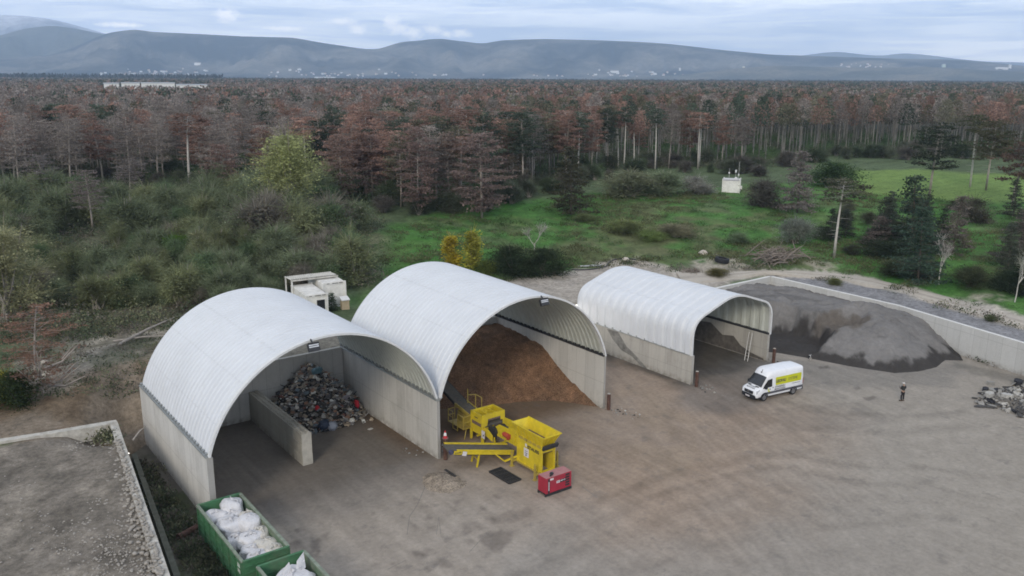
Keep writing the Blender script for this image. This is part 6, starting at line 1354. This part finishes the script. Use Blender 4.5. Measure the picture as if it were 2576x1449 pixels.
def tree_colour(q, R, x, y):
    """share of grey, rust, green and olive crowns changes across the stand"""
    u = q[:,0]; n = len(u); patch = fbm(x*.02,y*.02,91); r = R.random(n)+(patch-.47)*.9
    far = sstep(300,1500,q[:,2])
    wg = np.interp(u,[0,600,900,1300,1700,2576],[.78,.70,.40,.24,.28,.30]); wr = np.interp(u,[0,600,900,1300,1700,2576],[.16,.20,.38,.38,.24,.20]); wo = np.interp(u,[0,900,1300,1800,2576],[.02,.08,.18,.26,.26])
    wg = wg*(1-.6*far); wr = wr*(1-.25*far); 
    k = np.where(r<wg,0,np.where(r<wg+wr,1,np.where(r<wg+wr+wo,3,2))); C = np.array([GREY,RUST,DGREEN,OLIVE])[k]*R.uniform(.75,1.45,(n,1)); 
    C = C*(1-.55*sstep(1500,2600,q[:,2]))[:,None]+np.array([.030,.040,.028])*(.55*sstep(1500,2600,q[:,2]))[:,None]; return k, C
R = np.random.default_rng(77)
x,y = scatter(95,330,1/13.,1); m,q,z = forest_mask(x,y); x,y,q,z = x[m],y[m],q[m],z[m]; k = thin(x,y,3.7,0); x,y,q,z = x[k],y[k],q[k],z[k]
kind,colr = tree_colour(q,R,x,y); gap = np.interp(q[:,0],EU,EV)-q[:,1]; order = np.argsort(q[:,2]+R.uniform(0,14,len(x))); NEAR = order[:250]; REST = order[250:]
LB = ['tall grey-brown leafless pine with thin pale trunk in the dying forest','tall rust-brown withered pine with thin pale trunk in the forest','tall dark green pine still alive among the withered forest pines','tall olive green pine thinning among the withered forest pines']
GR = ['grey leafless forest pines','rust-brown forest pines','dark green forest pines','olive forest pines']; NM = ['grey_pine','rust_pine','green_pine','olive_pine']
for i in NEAR:
    kd = int(kind[i]); h = R.uniform(11.5,15.5) if q[i,0] < 1900 else R.uniform(13,17.5)
    tallp = .25 if q[i,0] < 1450 else .78
    key = ('grey%d'%R.integers(0,4)) if kd == 0 and (q[i,0] < 1450 or R.random() < .35) else (('tall%d'%R.integers(0,2)) if R.random() < tallp else 'pine%d'%R.integers(0,4))
    t = plant(NM[kd],key,(x[i],y[i],z[i]),h,R.uniform(5.6,8.0)*(1 if q[i,0]<1450 else .78),R.uniform(0,6),tuple(colr[i]),LB[kd],'tree',GR[kd]); t.rotation_euler.x = R.normal(0,.025); t.rotation_euler.y = R.normal(0,.025)
# everything behind: one mass, coarser with distance
def lod(seed, nq, size, rad, c0, h, trunk=True, top=.5):
    R = np.random.default_rng(seed); t = R.uniform(0,1,nq); z = h*(c0+(1-c0)*t); r = rad*np.sqrt(R.uniform(.05,1,nq))*(.55+.45*np.sin(PI*np.minimum(1,.25+t*.65)))*(1-.5*t**3); a = R.uniform(0,6.28,nq)
    V,F = quads(np.stack([r*np.cos(a),r*np.sin(a),z],1), size, R, 1.5); leafv = np.ones(len(V),bool)
    if trunk:
        w = .13; tv = np.array([(-w,-w,-.3),(w,-w,-.3),(0,w,-.3),(-w*.5,-w*.5,h*top),(w*.5,-w*.5,h*top),(0,w*.5,h*top)]); f = np.array([(0,1,4,3),(1,2,5,4),(2,0,3,5)])+len(V); V = np.concatenate([V,tv]); F = np.concatenate([F,f]); leafv = np.concatenate([leafv,np.zeros(6,bool)])
    return V,F,leafv
def mass(tmpl, x, y, z, col, hs, R):
    VV=[];FF=[];CC=[];k=0; which = R.integers(0,len(tmpl),len(x)); rot = R.uniform(0,6.28,len(x))
    for w,(V,F,lv) in enumerate(tmpl):
        i = np.where(which==w)[0]
        if not len(i): continue
        c,s = np.cos(rot[i]),np.sin(rot[i]); sc = hs[i]; wd = R.uniform(.85,1.2,len(i))
        X_ = (V[None,:,0]*c[:,None]-V[None,:,1]*s[:,None])*wd[:,None]+x[i][:,None]; Y_ = (V[None,:,0]*s[:,None]+V[None,:,1]*c[:,None])*wd[:,None]+y[i][:,None]; Z_ = V[None,:,2]*sc[:,None]+z[i][:,None]
        VV.append(np.stack([X_,Y_,Z_],2).reshape(-1,3)); n = len(V); FF.append((F[None]+(np.arange(len(i))*n)[:,None,None]).reshape(-1,F.shape[1])+k); k += n*len(i)
        cc = np.where(lv[None,:,None],col[i][:,None,:],np.array([.34,.32,.295])[None,None,:]); CC.append(cc.reshape(-1,3))
    return np.concatenate(VV),np.concatenate(FF),np.concatenate(CC)
L1 = [lod(s,420,.36,3.3,.33+.05*(s%3),14) for s in range(6)]; L2 = [lod(s+20,110,.8,3.5,.34,14) for s in range(5)]; L3 = [lod(s+40,44,1.4,4.2,.45,14,False) for s in range(4)]
MV=[];MF=[];MC=[];off=0
def addmass(T_, x, y, z, col, hs, R):
    global off
    V,F,C = mass(T_,x,y,z,col,hs,R); MV.append(V); MF.append(F+off); MC.append(C); off += len(V)
L1B = [lod(s+60,360,.36,2.7,.58+.04*(s%3),15,True,.72) for s in range(5)]
rt_ = q[REST,0] > 1450; RL_ = REST[~rt_]; RR_ = REST[rt_]
addmass(L1,x[RL_],y[RL_],z[RL_],colr[RL_],R.uniform(.82,1.12,len(RL_)),R); addmass(L1B,x[RR_],y[RR_],z[RR_],colr[RR_],R.uniform(.85,1.15,len(RR_)),R)
for (d0,d1,den,T_,sd2) in ((330,900,1/34.,L2,2),(900,2500,1/115.,L3,3)):
    x,y = scatter(d0,d1,den,sd2); z = np.full(len(x),7.0); q = project(np.stack([x,y,z],1)); kd,c_ = tree_colour(q,R,x,y)
    hole = ((fbm(x*.012,y*.012,55) > .64)&(q[:,2]<800))|((q[:,0]>250)&(q[:,0]<530)&(q[:,2]>540)&(q[:,2]<985)); x,y,z,c_,q = x[~hole],y[~hole],z[~hole],c_[~hole],q[~hole]
    hh = R.uniform(.84,1.1,len(x))+.34*(fbm(x*.005,y*.005,12)-.47)
    addmass(T_,x,y,z,c_,hh,R)
o = np_mesh('distant_forest', np.concatenate(MV), np.concatenate(MF), M_LEAFA, col=np.concatenate(MC)); tag(o,'withered brown pine forest stretching back to the plain','forest',kind='stuff')
# undergrowth under the pines, in the thicket and on the bank
def clump(seed, nq, size, r, h):
    R = np.random.default_rng(seed); a = R.uniform(0,6.28,nq); rr = r*np.sqrt(R.uniform(0,1,nq)); z = h*np.abs(R.normal(.5,.32,nq))*np.sqrt(np.clip(1-(rr/r)**2*.7,.05,1)); V,F = quads(np.stack([rr*np.cos(a),rr*np.sin(a),z],1),size,R,1.5); return V,F,np.ones(len(V),bool)
UV=[];UF=[];UC=[];off=0
def addund(T_,x,y,z,c,h):
    global off
    V,F,C = mass(T_,x,y,z,c,h,R); UV.append(V); UF.append(F+off); UC.append(C); off += len(V)
UG = [clump(s,95,.17,1.5,1.4) for s in range(5)]; SM = [clump(s+9,40,.13,.9,.42) for s in range(4)]
x,y = scatter(90,360,1/7.,31); m,q,z = forest_mask(x,y+0); x,y,z,q = x[m],y[m],z[m],q[m]; n_ = fbm(x*.05,y*.05,61)
c = np.where((n_>.50)[:,None],np.array([.100,.160,.070]),np.array([.135,.145,.10]))*R.uniform(.6,1.3,(len(x),1)); addund(UG,x,y,z,c,R.uniform(.6,1.9,len(x)))
x = R.uniform(-45,45,5200); y = R.uniform(24,130,5200); inside = soft_poly(x,y,THICK,3) > R.uniform(.1,1,len(x)); x,y = x[inside],y[inside]; z = terrain_z(x,y)
clear = fbm(x*.12,y*.12,64) < .60; x,y,z = x[clear],y[clear],z[clear]
pal = np.array([(.125,.15,.095),(.165,.148,.122),(.095,.118,.07),(.185,.19,.115)]); c = pal[R.integers(0,4,len(x))]*R.uniform(.8,1.2,(len(x),1)); addund(UG,x,y,z,c,R.uniform(.4,1.2,len(x)))
x = R.uniform(10,165,15000); y = R.uniform(-20,85,15000); ins = (soft_poly(x,y,SLOPE,3) > .5)&(soft_poly(x,y,MEADOW,1)<.2); x,y = x[ins],y[ins]; w_ = fbm(x*.09,y*.09,71); sel = R.random(len(x)) < np.clip((w_-.36)*4.0,.05,1); x,y,w_ = x[sel],y[sel],w_[sel]; z = terrain_z(x,y)
c = np.where((w_>.52)[:,None],np.array([.125,.135,.07]),np.array([.085,.145,.055]))*R.uniform(.7,1.3,(len(x),1)); addund(SM,x,y,z,c,R.uniform(.4,1.4,len(x)))
# weeds: ditch, wall feet, platform edge, spoil
wp = [(-19.6+R.normal(0,.35),R.uniform(-11,13),0.0) for _ in range(330)]
for _ in range(160):
    u,v = R.uniform(0,450),R.uniform(820,1000); P = ground_hit(u,v)
    if P[1] > 17.5 or P[0] < -20.5: wp.append(tuple(P))
for (a,b,n_) in (((2040,699),(2100,706),8),((2235,727),(2576,826),22),((1850,672),(1930,672),22),((1560,660),(1740,684),12)):
    for _ in range(n_): t_ = R.random(); P = ground_hit(a[0]+(b[0]-a[0])*t_+R.normal(0,6),a[1]+(b[1]-a[1])*t_+R.normal(0,3)); wp.append(tuple(P))
for _ in range(16): wp.append((59.2+R.normal(0,.4)-.12*abs(R.normal(0,3)),-14.5+R.normal(0,1.0),0))
for _ in range(20): wp.append((-21.3+R.normal(0,.3),12.2+R.normal(0,.6),2.95))
wp = np.array(wp); c = pal[R.integers(0,4,len(wp))]*R.uniform(.6,1.2,(len(wp),1)); addund(SM,wp[:,0],wp[:,1],wp[:,2],c,R.uniform(.4,1.5,len(wp)))
o = np_mesh('undergrowth', np.concatenate(UV), np.concatenate(UF), M_LEAFG, col=np.concatenate(UC)); tag(o,'low green and brown undergrowth on the bank, in the thicket and beneath the pines','undergrowth',kind='stuff')
# ================================================================ far hills, town, warehouses, air
def ridge(name, pts, dist, depth, material, label, seed, rough=.13, base=0.0):
    """hill range: crest follows the skyline at its own distance; front slope falls to the plain"""
    us = np.arange(pts[0][0], pts[-1][0]+1, 7.0); vs_ = np.interp(us,[p[0] for p in pts],[p[1] for p in pts])
    vs_ = np.convolve(np.pad(vs_,3,mode='edge'),np.ones(7)/7,'valid'); n = 22; V = np.zeros((len(us),n+4,3))
    for i,(u,v) in enumerate(zip(us,vs_)):
        d = direction(u,v); hd = d[:2]/np.linalg.norm(d[:2]); top = CAM[2]+dist*d[2]/np.linalg.norm(d[:2])
        for k in range(n+4):
            t = k/n; dd = dist-depth*(1-t) if t <= 1 else dist+depth*.5*(t-1)*6
            s = (.5-.5*math.cos(PI*min(t,1)))**.9*.86+.14*min(t,1); s = s if t <= 1 else max(0,1-(t-1)*1.6)
            w_ = math.sin(PI*min(t,1)); nz = (float(fbm(u*.011+seed,t*3.0,seed))-.47)*rough*6*w_+(float(fbm(u*.06,t*9,seed+4,3))-.44)*rough*1.4*(w_+.15)
            V[i,k] = (CAM[0]+hd[0]*dd, CAM[1]+hd[1]*dd, 5+(top-5)*max(0,s+nz*(1-abs(2*t-1))*1.0 if t<1 else s))
    m = n+4; I = np.arange(len(us)*m).reshape(len(us),m); F = np.stack([I[:-1,:-1].ravel(),I[1:,:-1].ravel(),I[1:,1:].ravel(),I[:-1,1:].ravel()],1)
    o = np_mesh(name, V.reshape(-1,3), F, material, smooth=True); tag(o,label,'hill',kind='structure'); return us, V
def hill_mat(name, c, c2, sc):
    m, nt, out = new_mat(name); T = NT(nt); v = T.pos(); n1 = T.noise(v,sc,6,.6); n2 = T.noise(v,sc*14,4,.7); col = T.mix(T.ramp(n1,[(.42,0),(.62,1)]),c,c2); col = T.mix(1,col,T.ramp(n2,[(.3,.6),(.7,1.4)]),'MULTIPLY')
    T.bsdf(out,col,1,0,None,0); return m
FOREST_H = hill_mat('hill_woods',(.012,.017,.016),(.15,.14,.115),.0018)
main = [(180,120),(230,100),(262,85),(300,78),(345,73),(375,80),(450,83),(600,91),(740,95),(800,106),(900,121),(935,125),(965,121),(1000,106),(1060,102),(1100,96),(1150,103),(1190,107),(1215,112),(1250,102),(1360,98),(1500,101),(1620,106),(1700,112),(1800,124),(1930,137),(2080,142),(2230,147),(2400,150),(2500,158),(2576,166),(2800,176)]
US,VM = ridge('main_ridge', [(-40,150),(120,140)]+main, 7600, 1900, FOREST_H, 'long wooded ridge across the horizon', 3)
ridge('left_hill', [(-300,110),(-60,98),(0,90),(60,72),(130,64),(180,71),(230,80),(265,87),(330,110),(420,140),(520,170)], 9000, 2400, hill_mat('hill_meadow',(.055,.060,.042),(.11,.105,.07),.0012), 'rounded wooded hill at the left end of the ridge', 8)
ridge('snow_mountain', [(-500,60),(-200,40),(0,37),(70,40),(140,50),(200,66),(250,80),(330,105),(430,140)], 12300, 2600, hill_mat('hill_snow',(.12,.13,.16),(.62,.62,.66),.0009), 'pale mountain with snow patches far behind the left hill', 12)
ridge('faint_hills', [(1950,150),(2030,138),(2100,129),(2170,137),(2220,141),(2270,133),(2330,138),(2400,147),(2480,155),(2700,160)], 12800, 1800, FOREST_H, 'faint distant hills above the right end of the ridge', 15)
ridge('foothill', [(1500,196),(1700,190),(1850,172),(1950,165),(2050,168),(2200,171),(2350,168),(2500,178),(2700,184)], 5900, 900, hill_mat('foot_fields',(.06,.065,.05),(.15,.135,.10),.003), 'low foothill with fields below the right end of the ridge', 21)
# houses of the town on the lower slopes: wall and roof, sharing a few meshes
HM = []
wallc = [mat('house_white',(.72,.72,.71),.8,.06,1), mat('house_cream',(.60,.57,.50),.8,.06,1)]; roofc = [mat('roof_tile',(.30,.15,.11),.9,.1,1), mat('roof_grey',(.34,.34,.35),.9,.1,1) if 'roof_grey' not in bpy.data.materials else bpy.data.materials['roof_grey']]
for k,(w_,l,h) in enumerate([(10,13,6),(11,18,7),(13,24,7),(12,12,8)]):
    B = MB(); B.box(-l/2,l/2,-w_/2,w_/2,-4,h); mw = B; me1 = bpy.data.meshes.new('wall'); me1.from_pydata([tuple(p) for p in B.v],[],B.f); setmats(me1,wallc[k%2]); me1.update()
    B = MB(); B.prism([(-w_/2-.6,h),(w_/2+.6,h),(0,h+w_*.38)],'x',-l/2-.5,l/2+.5); me2 = bpy.data.meshes.new('roof'); me2.from_pydata([tuple(p) for p in B.v],[],B.f); setmats(me2,roofc[0] if k != 2 else roofc[1]); me2.update(); HM.append((me1,me2))
R = np.random.default_rng(99)
def on_far_ground(u, v):
    """first far slope met by the sight line, else the plain"""
    d = direction(u,v); hn = np.linalg.norm(d[:2]); i = int(np.clip(round((u-US[0])/7.0),0,len(US)-1)); prof = VM[i]; dist = np.hypot(prof[:,0]-CAM[0],prof[:,1]-CAM[1]); zz = CAM[2]+dist*d[2]/hn
    k = np.where(prof[:,2] >= zz)[0]
    if not len(k) or v > 193: dd = 5400+R.uniform(0,300); z = 7
    else:
        j = k[0]; 
        if j == 0: dd = dist[0]-150; z = 7
        else: a = (zz[j-1]-prof[j-1,2]); b = prof[j,2]-zz[j]; t = a/(a+b+1e-9); dd = dist[j-1]+(dist[j]-dist[j-1])*t; z = CAM[2]+dd*d[2]/hn
    return np.array([CAM[0]+d[0]/hn*dd, CAM[1]+d[1]/hn*dd, z])
def house(u, v, k, s, label, group, rz=None):
    P = on_far_ground(u,v); t = empty('town_house', tuple(P), R.uniform(0,PI) if rz is None else rz, label, 'house', group)
    for nm,me in zip(('wall','roof'),HM[k]): o = link(nm,me,t); o.scale = (s,s,s)
bands = [((255,168),(520,190),46,'white house of the far town below the left part of the ridge','far town, left quarter'),((640,172),(1000,196),44,'white house of the far town below the middle of the ridge','far town, middle'),((1000,182),(1480,198),34,'white house of the far town under the dip of the ridge','far town, dip'),((1490,176),(1720,196),44,'white house of the far town at the foot of the long dark slope','far town, right quarter'),((1760,180),(2250,199),42,'white house on the low ground under the right end of the ridge','far town, right end'),((2110,160),(2240,172),16,'red-roofed house of the hillside village at the right','hillside village')]
for (a,b,n,lb,gp) in bands:
    for j in range(n): house(R.uniform(a[0],b[0]), a[1]+(b[1]-a[1])*(R.uniform(0,1)**.45 if gp != 'hillside village' else R.random()), int(R.integers(0,4)), R.uniform(.5,.95), lb, gp)
for (u,v,L,h,w_,lb) in [(497,161,40,10,14,'white hotel block high on the wooded slope at left'),(1548,182,45,12,16,'cream block with a stair tower at the foot of the long slope'),(1870,176,14,26,14,'pale yellow tower standing in the fields at right'),(1925,196,110,12,30,'long white factory hall at the right end of the town'),(1790,194,60,10,25,'white hall left of the orange-roofed market'),(2020,194,80,10,30,'low white hall in the plain at right'),(2520,172,80,9,16,'long white monastery-like building far right'),(2540,171,14,24,14,'white tower of the long building far right'),(2372,180,18,48,18,'pale green cement tower at the far right'),(2345,193,150,12,50,'pale green works sheds at the foot of the cement tower'),(1960,190,90,7,30,'white long storehouse below the hillside village'),(2120,184,70,7,24,'white terrace under the hillside village'),(818,193,130,9,40,'pale green hall in front of the town, middle'),(1710,176,12,16,12,'white church tower on the lower slope')]:
    P = on_far_ground(u,v+1); dep = math.hypot(P[0]-CAM[0],P[1]-CAM[1]); t = empty('far_building',tuple(P),-YAW+R.uniform(-.3,.3),lb,'building'); B = MB(); B.box(-L/2,L/2,-w_/2,w_/2,-6,h); B.obj('wall', mat('far_wall_%d'%u, (.45,.55,.48) if 'green' in lb else ((.6,.55,.35) if 'yellow' in lb else (.70,.70,.69)),.8,.08,.3), t)
    B = MB(); B.prism([(-w_/2-.4,h),(w_/2+.4,h),(0,h+w_*.16)],'x',-L/2-.4,L/2+.4); B.obj('roof', roofc[1], t)
P = on_far_ground(1850,196); t = empty('market_hall',tuple(P),-YAW,'long orange-fronted market hall in the plain at right','building'); B = MB(); B.box(-130,130,-30,30,-5,9); B.obj('wall', mat('market_orange',(.55,.16,.08),.7,.1,.2), t); B = MB(); B.box(-132,132,-32,32,9.02,10.5); B.obj('roof', wallc[0], t)
# white warehouses in a clearing of the forest at the left
for (u0,u1,v,h,lb) in [(262,300,221,11,'leftmost white warehouse in the forest clearing'),(306,352,220,10,'white warehouse between the tall tree gap and the grey roof'),(356,440,220,9,'long low pale warehouse in the middle of the forest clearing'),(444,522,224,10,'right white warehouse with a grey roof in the forest clearing')]:
    dd = 930.; d0,d1 = direction(u0,v),direction(u1,v); a = CAM[:2]+d0[:2]/np.linalg.norm(d0[:2])*dd; b = CAM[:2]+d1[:2]/np.linalg.norm(d1[:2])*dd; c_ = (a+b)/2; L = np.linalg.norm(b-a); ang = math.atan2(b[1]-a[1],b[0]-a[0]); top = CAM[2]-(v-11-191)/FPX*dd
    t = empty('warehouse',(c_[0],c_[1],6.9),ang,lb,'warehouse'); B = MB(); B.box(-L/2,L/2,0,45,0,top-6.9); B.obj('wall', mat('warehouse_white_%d'%u0,(.70,.70,.68),.7,.05,.2), t); B = MB(); B.box(-L/2-.5,L/2+.5,-.5,45.5,top-6.9,top-6.3); B.obj('roof', mat('warehouse_roof_%d'%u0,(.42,.45,.49),.7,.1,.2), t)
# far treeline before the town
def treeline():
    x = []; 
    R = np.random.default_rng(8); n = 5200; u = R.uniform(-60,2640,n); dd = R.uniform(2500,5000,n)
    hd = np.array([direction(a,195.)[:2]/np.linalg.norm(direction(a,195.)[:2]) for a in u]); X = CAM[0]+hd[:,0]*dd; Y = CAM[1]+hd[:,1]*dd
    keep = fbm(X*.0012,Y*.0012,4) > .44; X,Y = X[keep],Y[keep]; T_ = [lod(s+70,16,4.0,7,.1,13,False) for s in range(3)]
    c = np.array([.026,.036,.026])*R.uniform(.7,1.3,(len(X),1)); V,F,C = mass(T_,X,Y,np.full(len(X),7.0),c,np.where(u[keep]<560,R.uniform(1.5,1.95,len(X)),R.uniform(.8,1.15,len(X))),R)
    o = np_mesh('far_woods',V,F,M_LEAFA,col=C); tag(o,'dark belt of woods on the plain before the town','woods',kind='stuff')
treeline()
# the air between: one even, thin haze
B = MB(); B.box(-15200,15200,-15200,15200,-2.0,1010)
me = bpy.data.meshes.new('haze'); me.from_pydata([tuple(p) for p in B.v],[],B.f); me.update()
m, nt, out = new_mat('thin_air'); T = NT(nt); pv = T.n('VolumePrincipled'); pv.inputs['Color'].default_value = HAZE_C; pv.inputs['Density'].default_value = HAZE; pv.inputs['Anisotropy'].default_value = 0
T.l(pv.outputs[0], out.inputs['Volume']); setmats(me,m)
hz = link('haze', me); tag(hz,'thin blue haze lying over the plain and hills','haze',kind='stuff')
SC.cycles.volume_bounces = 2; SC.cycles.filter_width = 1.75; SC.cycles.max_bounces = 6; SC.cycles.diffuse_bounces = 3; SC.cycles.transparent_max_bounces = 8
